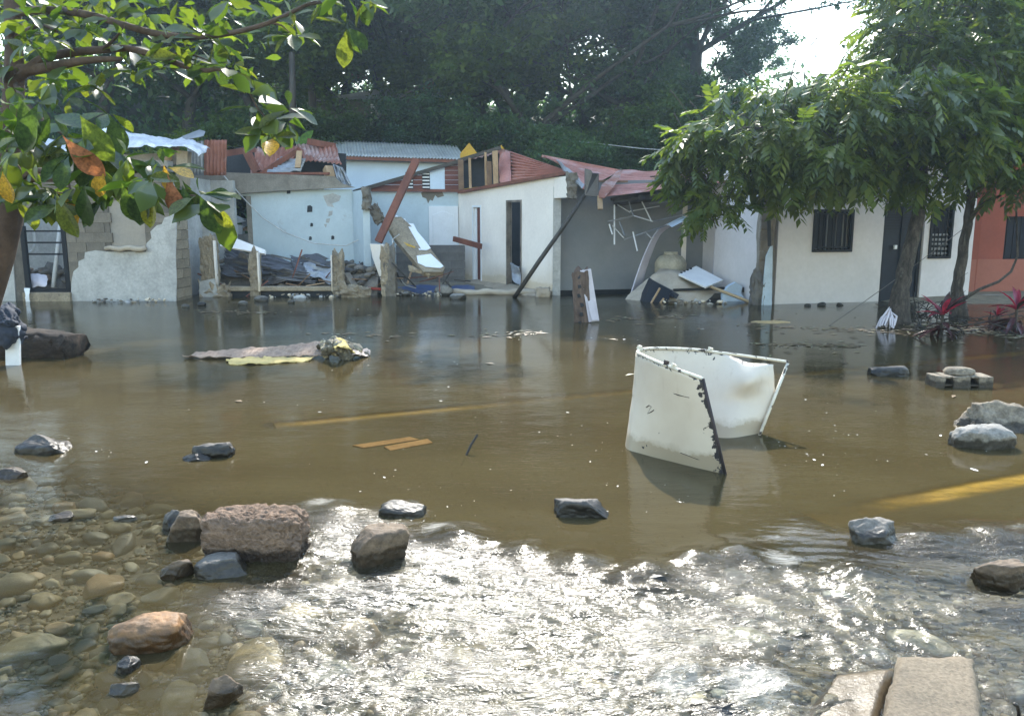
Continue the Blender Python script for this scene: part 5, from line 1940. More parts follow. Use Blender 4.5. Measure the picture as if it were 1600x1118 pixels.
topc = [P(1098, 593, 5.05), P(1062, 580, 5.14), P(1028, 567, 5.32), P(1004, 556, 5.58), P(996, 550.5, 5.82), P(1008, 546, 6.05), P(1036, 545, 6.2), P(1085, 547, 6.22), P(1125, 552, 6.2), P(1165, 557, 6.2), P(1229, 566, 6.15)]
botc = [G(1133, 740), G(1088, 730), G(1040, 718), G(1002, 708), G(981, 701), Vector((.86, 5.78, 0)), Vector((1.0, 5.93, 0)), Vector((1.22, 5.97, 0)), Vector((1.42, 5.93, 0)), G(1140, 684), G(1187, 677)]


def crspline(pts, t):
    x = min(max(t, 0), 1) * (len(pts) - 1)
    i = min(int(x), len(pts) - 2)
    f = x - i
    p0, p1, p2, p3 = pts[max(i - 1, 0)], pts[i], pts[i + 1], pts[min(i + 2, len(pts) - 1)]
    return .5 * ((2 * p1) + (p2 - p0) * f + (2 * p0 - 5 * p1 + 4 * p2 - p3) * f * f + (3 * p1 - p0 - 3 * p2 + p3) * f ** 3)


tk = thing('cut_tank', 'cream white metal tank cut open and dented, standing in the middle of the flood', 'tank', (1.3, 5.5, 0))
nu, nv = 90, 30
V, UVs = [], []
for j in range(nv + 1):
    for i in range(nu + 1):
        u, v = i / nu, j / nv
        a, b_ = crspline(botc, u), crspline(topc, u)
        a = a + (a - b_).normalized() * .16
        p = a.lerp(b_, v)
        if u > .80:                                   # torn and pushed-in corner of the far side
            g_ = math.exp(-((u - .90) / .055) ** 2 - ((v - .86) / .20) ** 2)
            p = p + Vector((.02, -.17, -.035)) * g_
            g2 = math.exp(-((u - .87) / .05) ** 2 - ((v - .52) / .08) ** 2)
            p = p + Vector((0, .012, 0)) * g2
            p = p + Vector((-.11, -.02, -.012)) * (max(0, u - .86) / .14) * min(1, max(0, v - .68) / .30)
        p = p + Vector((.7, -.7, 0)) * (.012 * fnoise((u * 5, v * 2, 1), 1.5, 2) + .005 * fnoise((u * 14, v * 5, 4), 1.5, 2))
        V.append(tuple(p))
        UVs.append((u, v))
Fc = [(j * (nu + 1) + i, j * (nu + 1) + i + 1, (j + 1) * (nu + 1) + i + 1, (j + 1) * (nu + 1) + i) for j in range(nv) for i in range(nu)]
me = np_mesh('wall', V, Fc, True)
ul_ = me.uv_layers.new(name='UVMap')
idx = np.zeros(len(me.loops), dtype=np.int32)
me.loops.foreach_get('vertex_index', idx)
ul_.data.foreach_set('uv', np.array(UVs, dtype=np.float32)[idx].ravel())
o = obj('wall', me, tank_m, tk)
s = o.modifiers.new('t', 'SOLIDIFY')
s.thickness = .006
rim_m = mat('chipped_rim', (.66, .62, .52), (.60, .55, .45), scale=10, fine=18, bump=.3, rough=.5, stain=(.04, .032, .03), stain_at=(.56, .58), stain_scale=14)
mb = MB()
mb.tube([crspline(topc, i / 70) + Vector((0, 0, .006)) for i in range(71)] + [P(1232, 566, 6.14)], .012, 8)
mb.build('rim', rim_m, tk, smooth=True)
mb = MB()
a, b_ = botc[0] + (botc[0] - topc[0]).normalized() * .12, topc[0] + Vector((0, -.004, .008))
mb.tube([a, a.lerp(b_, .5), b_], .011, 8)
mb.build('cut_edge', mat('bare_dark_steel', (.05, .035, .035), (.02, .018, .02), rough=.6, scale=8, bump=.4), tk, smooth=True)
mb = MB()
a, b_ = G(1187, 679), P(1231, 567, 6.14)
mb.tube([a + (a - b_).normalized() * .15, a.lerp(b_, .5), b_], .0125, 8)
mb.build('edge_rod', rim_m, tk, smooth=True)
for t_, dz in ((.13, .02), (.16, .025), (.44, .03), (.76, .02)):
    p = crspline(topc, t_) + Vector((0, -.01, dz))
    mb = MB()
    mb.box(p, (.03, .02, .03), (.2, .3, .4), .004)
    mb.build('lug', rim_m if t_ != .16 else MATS['bare_dark_steel'], tk)
mb = MB()                                             # brush mark on the outside, and scratches
q = [(1010, 636), (1014, 633), (1018, 635), (1015, 640), (1012, 646), (1018, 643), (1022, 640)]


def on_tank(px, py, off=.008):
    best = None
    d = ray(px, py).normalized()
    for k in range(len(V)):
        u_ = UVs[k][0]
        if u_ > .42:
            continue
        p = Vector(V[k]) - Vector((0, 0, H))
        e = (p - d * p.dot(d)).length
        if best is None or e < best[0]:
            best = (e, p.length)
    return Vector((0, 0, H)) + d * (best[1] - off)


mb.tube([on_tank(*p) for p in q], .0035, 5)
mb.build('paint_mark', MATS['bare_dark_steel'], tk)
for pts in (((1044, 611), (1060, 617), (1077, 621)), ((1063, 707), (1090, 717), (1124, 725)), ((1013, 664), (1021, 661))):
    mb = MB()
    mb.tube([on_tank(*p, off=.006) for p in pts], [.002, .0035, .002][:len(pts)], 5)
    mb.build('scratch', MATS['bare_dark_steel'], tk)


# ---- rocks standing out of the water: x range, top and waterline in the photo, what they are made of
def rock(name, px0, px1, pt, pb, m, label, seed, box=3.0, amp=.14, cuts=11, cutd=.62, fine=.045, depth=.7, rz=0.0, sub=5, cat='rock', tilt=(0, 0), sink=.35, zoff=0, pits=0.0):
    f = G((px0 + px1) / 2, pb)
    dist = f.y
    wd = (px1 - px0) / F * dist * 1.02
    d = wd * depth
    zt = max(.02, P((px0 + px1) / 2, pt, dist + d * .45).z)
    hgt = zt + sink * wd
    o = obj(name, rock_mesh(name, (wd, d, hgt), seed, box, amp, sub, cuts, cutd, fine, pits), m)
    o.location = (f.x, f.y + d * .46, zt - hgt / 2 + zoff)
    o.rotation_euler = (tilt[0], tilt[1], rz)
    tag(o, label, cat)
    return o


rock('rock', 8, 100, 681, 711, stone_dark, 'dark wet rock with a pale washed top at the left edge of the calm water', 201, amp=.2)
rock('rock', 296, 366, 686, 716, stone_dark, 'dark pointed rock alone in the calm water left of the sunken planks', 202, amp=.14, cutd=.65)
rock('rock', 270, 330, 706, 722, stone_dark, 'low dark rock awash beside the dark pointed rock', 222, amp=.12, sink=.2)
rock('rock', 868, 962, 772, 810, stone_dark, 'black angular rock with a dry grey top in front of the cut tank', 203, box=4, cuts=9, cutd=.62, amp=.10)
rock('rock', 1335, 1412, 806, 851, stone_grey, 'grey cracked rock at the brink of the rapids on the right', 204, cuts=10, cutd=.64)
rock('rock', 1366, 1426, 568, 588, stone_dark, 'smooth dark rock in the calm water below the trees', 205, amp=.08, cuts=3)
rock('rough_rock', 1488, 1680, 634, 676, conglo, 'rough pebbly concrete lump resting against the white boulder at the right edge', 207, amp=.18, fine=.07, box=3, depth=.45, zoff=.01, pits=.1, rz=-.1)
rock('boulder', 1500, 1600, 662, 704, stone_pale, 'white smooth boulder at the right edge below the rough lump', 208, amp=.08, cuts=5)
rock('rough_block', 310, 472, 797, 879, stone_pink, 'large pitted pinkish tan concrete block at the edge of the rapids', 209, box=6.5, amp=.06, cuts=3, cutd=1.08, fine=.05, depth=.5, sub=6, rz=-.06, sink=.16, pits=.14)
rock('rock', 252, 322, 800, 849, stone_brown, 'brown rounded rock against the left side of the pitted block', 210, amp=.14)
rock('rock', 247, 290, 797, 829, stone_dark, 'small dark rock behind the brown rounded rock', 211, amp=.12)
rock('rock', 543, 637, 822, 880, stone_brown, 'brown wedge shaped rock in the rapids right of the pitted block', 212, box=6, amp=.06, cuts=6, cutd=.85, depth=.62, rz=.42, sink=.22)
rock('rock', 592, 664, 780, 808, stone_grey, 'smooth wet grey rock with water breaking over it behind the wedge rock', 213, amp=.12, cuts=4, sink=.25)
rock('boulder', 153, 294, 962, 1020, stone_orange, 'large ochre streaked boulder in the clear shallows at the lower left', 214, amp=.08, cuts=6, cutd=.78, depth=.55, rz=.12, sink=.2)
rock('rock', 296, 386, 868, 905, stone_grey, 'flat blue grey stone in front of the pitted block', 215, amp=.07, cuts=4, depth=.8, sink=.12)
rock('rock', 246, 298, 874, 906, stone_brown, 'small brown ridged stone left of the flat blue grey one', 216, amp=.14, depth=.5, rz=.5)
rock('rock', 168, 214, 1026, 1052, stone_dark, 'small black wet stone just below the ochre boulder', 217, amp=.12)
rock('rock', 165, 212, 1064, 1086, stone_grey, 'small grey stone, its rim wet, nearest the bottom left', 218, amp=.1, sink=.2)
rock('rock', 308, 386, 1054, 1108, stone_brown, 'long olive brown stone slanting in the shallows at the bottom', 219, amp=.09, depth=.4, rz=.5, sink=.15)
rock('rock', 1530, 1640, 876, 922, stone_brown, 'brown rock in the rapids at the right edge', 220, amp=.1, depth=.5, sink=.2)
rock('rock', 70, 112, 800, 815, stone_brown, 'thin brown stone breaking the surface in the clear shallows at the left', 221, amp=.12, sink=.1)
rock('rock', 173, 208, 804, 816, stone_pale, 'little tan stone breaking the surface left of the brown rock', 223, amp=.12, sink=.12)
rock('rock', -8, 40, 730, 748, stone_brown, 'brown stone awash at the left edge', 224, amp=.12, sink=.2)
rock('rock', 1080, 1180, 1080, 1122, stone_dark, 'dark rock under white water at the bottom', 225, amp=.1, sink=.2, zoff=-.03)
rock('rock', 940, 985, 880, 893, stone_grey, 'small grey stone at the brink of the rapids below the black rock', 226, amp=.1, sink=.2, zoff=-.02)
rock('rock', 1010, 1050, 898, 912, stone_dark, 'small dark wet stone in the rapids below the cut tank', 227, amp=.1, sink=.2)

# hollow block fragment with two cells
f = G(1507, 606)
bf = thing('block_fragment', 'broken hollow concrete block with two dark cells, lying in the water at the right', 'concrete block', (f.x, f.y, 0))
wd = 90 / F * f.y
bm = bmesh.new()
x0 = f.x - wd / 2
mb = MB()
cells = [(.16, .30), (.61, .76)]
us = [0, .16, .30, .61, .76, 1]
for i in range(5):
    a, b_ = x0 + us[i] * wd, x0 + us[i + 1] * wd
    if i in (1, 3):
        mb.box(((a + b_) / 2, f.y + .11, .022), (b_ - a, .2, .02), jit=.004)
        mb.box(((a + b_) / 2, f.y + .11, .105), (b_ - a, .2, .022), jit=.004)
    else:
        mb.box(((a + b_) / 2, f.y + .11, .03), (b_ - a, .22, .17), jit=.008)
o = mb.build('body', conglo, bf, bevel=.008)
mb = MB()
mb.box((f.x, f.y + .17, .06), (wd * .9, .03, .1))
mb.build('inner_web', dark_room, bf)
o = obj('broken_top', rock_mesh('broken_top', (wd * .5, .2, .09), 33, 3, .12, 3, 6, .7, .05), conglo, bf)
o.location = Vector((f.x - .0, f.y + .13, .14)) - Vector(bf.location)

# concrete blocks in the right foreground
cbk = thing('concrete_block', 'largest pale concrete block, its edges worn round, at the bottom right corner', 'concrete block', (1.3, 2.4, 0))
zt = .11
q = [G(1405, 1016, zt), G(1523, 1019, zt), G(1540, 1135, zt), G(1372, 1135, zt)]
q[2] = q[1] + (q[2] - q[1]) * 1.6
q[3] = q[0] + (q[3] - q[0]) * 1.6


def slab_mesh(name, q, th, m, parent, bev, seed, jag=0.0):
    bm = bmesh.new()
    n_ = 26
    gridv = []
    for j in range(n_ + 1):
        row = []
        for i in range(n_ + 1):
            u, v = i / n_, j / n_
            p = q[0] * (1 - u) * (1 - v) + q[1] * u * (1 - v) + q[2] * u * v + q[3] * (1 - u) * v
            e = min(u, 1 - u, v) / bev
            dz = -(.022 * (1 - e) ** 1.6) if e < 1 else 0
            p = p + Vector((0, 0, dz + .006 * fnoise(p, 14, 4, seed)))
            if jag and (i in (0, n_) or j == 0):
                p += Vector((fnoise(p, 14, 2, seed), fnoise(p, 14, 2, seed + 3), 0)) * jag
            row.append(bm.verts.new(p))
        gridv.append(row)
    for j in range(n_):
        for i in range(n_):
            bm.faces.new((gridv[j][i], gridv[j + 1][i], gridv[j + 1][i + 1], gridv[j][i + 1]))
    ring = [gridv[0][i] for i in range(n_ + 1)] + [gridv[j][n_] for j in range(1, n_ + 1)] + [gridv[n_][i] for i in range(n_ - 1, -1, -1)] + [gridv[j][0] for j in range(n_ - 1, 0, -1)]
    cen = sum(q, Vector()) / 4
    low = []
    for v in ring:
        d = (v.co - cen)
        d.z = 0
        low.append(bm.verts.new(v.co + d.normalized() * .012 + Vector((0, 0, -th)) + Vector((fnoise(v.co, 12, 2, seed), fnoise(v.co, 12, 2, seed + 1), 0)) * .008))
    for i in range(len(ring)):
        k = (i + 1) % len(ring)
        bm.faces.new((ring[i], ring[k], low[k], low[i]))
    me = bpy.data.meshes.new(name)
    bmesh.ops.recalc_face_normals(bm, faces=bm.faces)
    bm.to_mesh(me)
    bm.free()
    me.polygons.foreach_set('use_smooth', np.ones(len(me.polygons), dtype=bool))
    return obj(name, me, m, parent)


slab_mesh('block', q, .24, slab_m, cbk, .08, 3, .012)
q2 = [G(1310, 1042, .012), G(1399, 1034, .03), G(1366, 1135, .03), G(1232, 1150, .004)]
q2[2] = q2[1] + (q2[2] - q2[1]) * 1.5
q2[3] = q2[0] + (q2[3] - q2[0]) * 1.5
o = slab_mesh('concrete_slab', q2, .15, mat('wet_ochre_concrete', (.40, .30, .17), (.28, .21, .12), rough=.5, scale=6, fine=40, bump=.5, wet=True), None, .12, 5, .012)
tag(o, 'lower ochre concrete slab awash beside the large foreground block', 'concrete slab')
mb = MB()
mb.tube([G(1592, 1130, .0), G(1592, 1112, .04), G(1590, 1102, .075), G(1585, 1099, .085)], .006, 6)
tag(mb.build('rebar', wood_dark, smooth=True), 'short dark rebar hook sticking up right of the foreground block', 'rebar')

# sunken planks and the black rod
for k, (q, lb) in enumerate(((((551, 695), (640, 682), (655, 686), (568, 699)), 'left sunken ochre plank just below the surface'), (((600, 697), (668, 685), (676, 691), (610, 703)), 'right sunken ochre plank overlapping the left one'))):
    mb = MB()
    mb.prism([G(*p, .004 + .003 * (i < 2)) for i, p in enumerate(q)], (0, 0, -.04))
    tag(mb.build('plank', mat('sunken_plank', (.15, .09, .035), (.10, .06, .025), rough=1, spec=0, scale=8, fine=30, bump=.4)), lb, 'plank', 'sunken planks')
mb = MB()
a = G(724, 713)
mb.tube([a - Vector((.012, 0, .06)), P(736, 695, 5.45), P(746, 679, 5.5)], .008, 7)
tag(mb.build('black_rod', black_c), 'thin black rod sticking out of the calm water near the sunken planks', 'rod')

# tilted old timber post
pf = G(912, 503)
pw = thing('old_post', 'weathered wooden post tilted in the water before the porch, pale on its right side', 'post', (pf.x, pf.y, 0))
top = P(906, 421, pf.y + .05)
bot = Vector((pf.x, pf.y, -.3))
chunk('post', (bot + top) / 2, (.26, .16, (top - bot).length), mat('old_post_wood', (.17, .12, .095), (.085, .06, .048), rough=.9, scale=7, fine=26, bump=1, bdist=.02, stretch=(2, 2, .5)), pw, rot=(0, math.atan2(top.x - bot.x, top.z - bot.z), 0), cuts=9, amp=.02, top=.12, seed=71)
dv = (bot - top).normalized()
for k in range(6):
    p = top.lerp(bot, .10 + .13 * k) + Vector((-.05, -.085, 0))
    if True:
        mb = MB()
        mb.box(p + Vector((rng.uniform(-.03, .06), 0, 0)), (.05, .03, .06), (0, -.15, 0), .008)
        mb.build('mortise', dark_room, pw)
mb = MB()
mb.beam(P(915, 421, pf.y - .02), P(928, 502, pf.y - .06), .035, .17, up=(1, 0, 0), jit=.008)
mb.build('pale_strip', lilac, pw)
mb = MB()
mb.beam(P(922, 470, pf.y - .06), P(929, 500, pf.y - .09), .05, .1, up=(1, 0, 0), jit=.008)
mb.build('pale_splinter', lilac, pw)

# floating carpet, its yellow lining, the bundle
fz = lambda px, py, z=.03: G(px, py, z)
cloth('carpet', [[fz(284, 558, .02), fz(330, 549, .04), fz(400, 544, .06), fz(450, 541, .09), fz(486, 535, .11), fz(508, 533, .12)],
                 [fz(300, 558, .02), fz(345, 553, .035), fz(405, 549, .05), fz(455, 546, .07), fz(490, 543, .09), fz(512, 543, .10)],
                 [fz(312, 558.5, .015), fz(352, 559, .02), fz(410, 558, .02), fz(455, 557, .025), fz(490, 556, .03), fz(515, 555, .04)]], mat('muddy_carpet', (.43, .315, .235), (.29, .205, .155), rough=.95, scale=14, fine=90, bump=1, bdist=.012, var=.4, stretch=(2.2, .6, 1)), None, 110, 20, .024, 4, 11, .010)
tag(bpy.data.objects['carpet'], 'muddy pink brown carpet floating with a pointed left end', 'carpet')
cloth('foam_sheet', [[fz(352, 562, .012), fz(400, 559, .012), fz(450, 558, .012), fz(492, 558, .012)], [fz(360, 570, .0), fz(400, 569, .008), fz(450, 566, .008), fz(484, 564, .0)]], mat('yellow_foam', (.56, .43, .17), (.44, .33, .13), scale=6, bump=.3), None, 60, 6, .018, 12, 14, .010)
tag(bpy.data.objects['foam_sheet'], 'pale yellow foam underlay showing below the floating carpet', 'foam sheet')
cloth('cloth_bundle', [[fz(497, 541, .10), fz(520, 529, .15), fz(540, 534, .14), fz(575, 551, .03)], [fz(502, 546, .12), fz(522, 538, .2), fz(545, 543, .15), fz(574, 552, .03)], [fz(508, 556, .02), fz(525, 557, .03), fz(550, 558, .02), fz(572, 556, .0)]],
      mat('patterned_cloth', (.22, .20, .15), (.09, .085, .07), rough=.9, scale=16, fine=40, bump=.5, stain=(.40, .34, .22), stain_at=(.54, .58), stain_scale=9), None, 60, 24, .07, 7, 11, .006)
tag(bpy.data.objects['cloth_bundle'], 'crumpled patterned cloth bundle at the right end of the carpet', 'cloth')

cloth('yellow_rag', [[fz(520, 534, .19), fz(534, 530, .22), fz(550, 541, .12)], [fz(524, 545, .18), fz(536, 543, .19), fz(552, 551, .08)]], mat('yellowish_cloth', (.46, .38, .13), (.34, .27, .10), scale=8, bump=.4), None, 24, 14, .04, 8, 12, .006)
tag(bpy.data.objects['yellow_rag'], 'yellowish rag crumpled on top of the patterned bundle', 'cloth')
cloth('pale_rag', [[fz(540, 541, .13), fz(560, 543, .10), fz(578, 550, .02)], [fz(536, 553, .06), fz(556, 556, .05), fz(576, 555, .01)]], mat('pale_pink_cloth', (.52, .43, .37), (.4, .32, .28), scale=8, bump=.4), None, 24, 14, .04, 9, 12, .006)
tag(bpy.data.objects['pale_rag'], 'pale pink rag trailing right from the patterned bundle', 'cloth')

# log and jacket at the left edge
lg = thing('driftwood_log', 'thick dark log in the water under the almond tree, cut end right', 'log', G(80, 560))
c0, c1 = P(-60, 522, 9.9), P(118, 532, 9.6)
c0.z, c1.z = .18, .10
mb = MB()
pts = [c0.lerp(c1, i / 44) for i in range(45)]
mb.tube(pts, [.31 - .0024 * i + .02 * math.sin(i * .43) for i in range(45)], 30)
o = mb.build('log', mat('wet_log_bark', (.07, .05, .036), (.022, .017, .014), rough=.75, spec=.2, scale=6, fine=20, var=.5, bump=1, bdist=.03, stretch=(.5, 2, 2)), lg, smooth=True)
for v in o.data.vertices:
    v.co += Vector((0, fnoise(v.co, 6, 4, 3), fnoise(v.co, 6, 4, 7))) * .07
    cut_ = .36 - .10 * (v.co.x - c0.x) / (c1.x - c0.x)
    if v.co.z > cut_:
        v.co.z = cut_ + (v.co.z - cut_) * .3
    v.co.x += .05 * fnoise(v.co, 8, 2, 9)
ps = G(18, 570)
mb = MB()
mb.beam((ps.x, ps.y, -.2), (ps.x + .06, ps.y, .45), .15, .06, up=(0, 1, 0), jit=.01)
tag(mb.build('white_stake', white_paint), 'white stake standing in the water under the dark garment', 'stake')
cloth('dark_garment', [[P(-20, 484, 9.2), P(2, 474, 9.25), P(12, 474, 9.3), P(24, 486, 9.3)], [P(-20, 500, 8.95), P(4, 492, 8.95), P(22, 494, 9.0), P(34, 502, 9.2)], [P(-20, 520, 8.9), P(6, 515, 8.88), P(24, 516, 8.95), P(37, 528, 9.15)], [P(-22, 545, 8.9), P(4, 540, 8.9), P(22, 534, 9.0), P(36, 534, 9.15)]], denim, None, 40, 40, .07, 7, 9, .008)
tag(bpy.data.objects['dark_garment'], 'dark blue garment draped over the white stake at the left edge', 'garment')

# white plastic snagged at the tree foot
t = thing('plastic_snag', 'white plastic strips snagged in a pointed heap at the foot of the leaning tree', 'plastic', G(1388, 515))
b0 = G(1390, 513)
ap = P(1391, 482, b0.y + .05)
for k in range(16):
    a = 2 * math.pi * k / 16
    e = Vector((b0.x + rng.uniform(.06, .15) * math.cos(a) - .05, b0.y + .08 * math.sin(a), rng.uniform(0, .06)))
    mid = ap.lerp(e, .5) + Vector((.05 * math.cos(a), .03 * math.sin(a), rng.uniform(-.03, .03)))
    mb = MB()
    mb.tube([ap + Vector((rng.uniform(-.015, .015), 0, rng.uniform(-.12, .03))), mid, e + Vector((rng.gauss(0, .02), 0, 0))], [.006, .017, .012], 5)
    mb.build('strip', lilac, t)
# sunlit silt tongue by the bamboo pole
o = obj('silt_bar', rock_mesh('silt_bar', (1.0, .62, .16), 91, 2, .12, 4, 0, 2, .04), mat('wet_silt', (.46, .34, .15), (.36, .27, .13), rough=.4, scale=5, bump=.2))
o.location = (G(1205, 503).x, G(1205, 503).y, -.062)
tag(o, 'pale ochre silt bar just breaking the water below the bamboo pole', 'silt bar')

# ------------------------------------------------------------------ PLANTS
def leaf_verts(L, W, tip=.5, fold=.25, curl=.3, n_=5):
    """one broad leaf blade with a folded midrib, pointing along +x"""
    V, Fc = [], []
    for i in range(n_ + 1):
        t = i / n_
        wv = W * (math.sin(math.pi * t ** tip) ** .8 if 0 < t < 1 else .02)
        z = -curl * L * t * t
        V += [(L * t, -wv / 2, z + fold * wv * .5), (L * t, 0, z), (L * t, wv / 2, z + fold * wv * .5)]
    for i in range(n_):
        a = i * 3
        Fc += [(a, a + 1, a + 4, a + 3), (a + 1, a + 2, a + 5, a + 4)]
    return V, Fc


def orient(d, up=(0, 0, 1), roll=0.0):
    d = Vector(d).normalized()
    y = Vector(up).cross(d)
    if y.length < 1e-3:
        y = Vector((0, 1, 0))
    y.normalize()
    z = d.cross(y)
    M = Matrix((d, y, z)).transposed()
    return M @ Matrix.Rotation(roll, 3, 'X')


# ---- almond tree close on the left
alm_g = leafmat('almond_leaf_green', [(.030, .056, .022), (.042, .072, .028), (.060, .095, .030), (.105, .125, .034), (.050, .072, .030)], trans=.46, tcol=(2.0, 2.0, .6), gloss=.02, rough=.4, per='object')
alm_y = leafmat('almond_leaf_yellow', [(.50, .30, .03), (.42, .26, .04)], trans=.4, tcol=(1.3, 1.2, .8), per='object')
alm_r = leafmat('almond_leaf_rust', [(.30, .13, .075), (.24, .11, .07)], trans=.22, tcol=(1.3, 1.1, .8), per='object')
leaf_me = {}
alm_o = leafmat('almond_leaf_yellowing', [(.20, .20, .03), (.16, .18, .03)], trans=.45, tcol=(1.4, 1.4, .7), per='object')
for nm, m_ in (('g', alm_g), ('y', alm_y), ('r', alm_r), ('o', alm_o)):
    for k in range(4):
        V, Fc = leaf_verts(1.0, .52 - .03 * k, tip=(1.5, 1.7, 1.4, 1.6)[k], fold=(.3, .15, .4, .22)[k], curl=(.18, .35, .08, .25)[k], n_=10)
        me = np_mesh('leaf', V, Fc, True)
        me.materials.append(m_)
        leaf_me[nm + str(k)] = me
at_ = thing('almond_tree', 'broad leaved almond tree hanging over the water at the left, some leaves yellow and rust', 'tree', (P(-30, 640, 6.4).x, 6.4, -.2))
AL = Vector(at_.location)
mb = MB()
mb.tube([P(-95, 700, 6.45), P(-66, 600, 6.4), P(-26, 480, 6.3), P(0, 400, 6.2), P(13, 340, 6.15), P(17, 290, 6.1), P(13, 220, 6.0), P(22, 140, 6.0), P(22, 60, 6.0), P(16, -60, 6.0), P(20, -260, 6.0)],
        [.15, .13, .11, .10, .10, .095, .075, .068, .058, .05, .03], 14)
o = mb.build('trunk', bark2, at_, smooth=True)
limbs = [([(14, 330, 6.1), (40, 282, 6.0), (90, 279, 5.7), (146, 274, 5.2), (200, 268, 4.9), (258, 262, 4.6)], .036),
         ([(16, 290, 6.1), (50, 268, 5.8), (100, 272, 5.4), (150, 290, 5.1), (190, 296, 4.9), (250, 300, 4.6), (305, 306, 4.5)], .022),
         ([(20, 130, 6.0), (60, 96, 5.9), (100, 84, 5.8), (160, 78, 5.7), (200, 76, 5.6), (245, 88, 5.5), (310, 110, 5.4), (350, 108, 5.3), (385, 132, 5.3)], .036),
         ([(22, 110, 6.0), (60, 108, 5.9), (130, 95, 5.6), (190, 92, 5.5)], .05),
         ([(22, 20, 6.0), (80, 16, 5.8), (150, 26, 5.6), (230, 50, 5.4), (300, 58, 5.3), (360, 52, 5.2), (420, 36, 5.1), (480, 8, 5.1), (530, -6, 5.0)], .030),
         ([(18, 160, 6.0), (-10, 90, 6.2), (-40, 60, 6.4)], .04),
         ([(24, 130, 6.0), (40, 160, 5.6), (70, 190, 5.3), (110, 215, 5.1), (150, 225, 5.0)], .022),
         ([(385, 132, 5.3), (400, 165, 5.25), (415, 185, 5.2), (425, 215, 5.2)], .008),
         ([(160, 78, 5.7), (180, 60, 5.5), (195, 40, 5.4)], .014), ([(245, 88, 5.5), (290, 84, 5.4), (330, 96, 5.4)], .010),
         ([(40, 282, 6.0), (20, 250, 5.7), (10, 235, 5.5)], .02), ([(100, 272, 5.4), (110, 300, 5.2), (80, 300, 5.0)], .012), ([(420, 36, 5.1), (440, 40, 5.1), (455, 55, 5.1)], .008),
         ([(480, 8, 5.1), (530, 0, 5.0), (572, -4, 5.0)], .008), ([(22, 60, 6), (60, 40, 5.7), (90, 50, 5.5)], .02)]
for pts, r0 in limbs:
    mb = MB()
    q = [P(*p) for p in pts]
    q = [crspline(q, i / (3 * (len(q) - 1))) for i in range(3 * (len(q) - 1) + 1)]
    mb.tube(q, [r0 * (1 - .72 * i / (len(q) - 1)) for i in range(len(q))], 8)
    mb.build('limb', bark2, at_, smooth=True)
ros = [(312, 305, 4.5, 9), (258, 262, 4.6, 8), (230, 290, 4.6, 7), (186, 268, 4.8, 8), (146, 276, 5.1, 8), (85, 296, 4.9, 7), (100, 318, 4.8, 5), (150, 222, 4.9, 8), (105, 205, 4.9, 8), (60, 225, 5.0, 8), (25, 190, 5.0, 8), (15, 240, 5.2, 8), (62, 160, 5.2, 8),
       (10, 140, 5.3, 7), (110, 150, 5.4, 6), (172, 30, 5.3, 8), (230, 22, 5.4, 7), (130, 45, 5.5, 8), (262, 62, 5.3, 7), (300, 40, 5.3, 6), (340, 62, 5.3, 7), (364, 98, 5.3, 6), (392, 122, 5.3, 6), (455, 52, 5.1, 7), (425, 30, 5.1, 5), (508, 2, 5.0, 5), (572, 4, 5.0, 4),
       (402, 168, 5.2, 4), (415, 190, 5.2, 4), (426, 215, 5.2, 4), (80, 62, 5.6, 7), (45, 30, 5.7, 7), (205, 108, 5.5, 6), (250, 98, 5.5, 5), (160, 112, 5.6, 6), (112, 100, 5.7, 6), (285, 88, 5.4, 5), (330, 100, 5.4, 5), (5, 60, 5.8, 8), (100, 5, 5.6, 7), (200, -5, 5.4, 7),
       (280, -2, 5.3, 6), (360, 0, 5.3, 6), (20, 100, 5.9, 6), (-10, 205, 5.0, 8), (-20, 280, 5.3, 8), (40, 20, 5.4, 7), (150, -10, 5.5, 6), (140, 130, 5.6, 4), (85, 125, 5.4, 5), (170, 175, 5.0, 5), (35, 215, 4.8, 6), (110, 240, 4.7, 6), (60, 290, 4.7, 6), (200, 245, 4.7, 6), (285, 285, 4.5, 5), (335, 318, 4.5, 5), (10, 165, 4.9, 6), (80, 180, 4.8, 6), (20, 310, 5.0, 5), (150, 255, 4.7, 5), (240, 240, 4.7, 4), (120, 290, 4.6, 5)]
r2 = random.Random(11)
for _ in range(46):                                    # further whorls along the limbs
    pts, _r = limbs[r2.randrange(len(limbs))]
    q = pts[r2.randrange(1, len(pts))]
    ros.append((q[0] + r2.gauss(0, 22), q[1] + r2.gauss(0, 18), q[2] + r2.uniform(-.3, .5), r2.randrange(4, 8)))
cnt = 0
extra = []
specials = {(258, 262): 'y', (230, 290): 'r', (186, 268): 'y', (85, 296): None, (105, 205): 'r', (15, 240): 'y'}
for (px, py, Y_, L_, key, lean) in ((256, 258, 4.5, .15, 'y', .2), (160, 262, 4.6, .17, 'y', -.3), (262, 272, 4.45, .23, 'r', .15), (98, 212, 4.5, .27, 'r', .7), (4, 268, 4.7, .18, 'y', .1), (236, 300, 4.4, .20, 'o', -.2), (190, 285, 4.4, .22, 'g', .2), (222, 282, 4.4, .25, 'g', -.25), (312, 306, 4.4, .22, 'g', .5), (330, 318, 4.4, .17, 'o', .8),
                                    (132, 285, 4.5, .24, 'g', -.2), (88, 300, 4.5, .25, 'g', .2), (60, 160, 4.6, .30, 'g', -.5), (125, 180, 4.6, .29, 'g', .6), (30, 150, 4.7, .28, 'g', .3)):
    o = bpy.data.objects.new('leaf', leaf_me[key + str(r2.randrange(4))])
    M = (orient((lean, r2.uniform(-.15, .15), -1), up=(0, -1, .1), roll=r2.uniform(-.3, .3)) * L_).to_4x4()
    M.translation = P(px, py, Y_) - AL
    C.objects.link(o)
    o.parent = at_
    o.matrix_basis = M
r2.shuffle(ros)
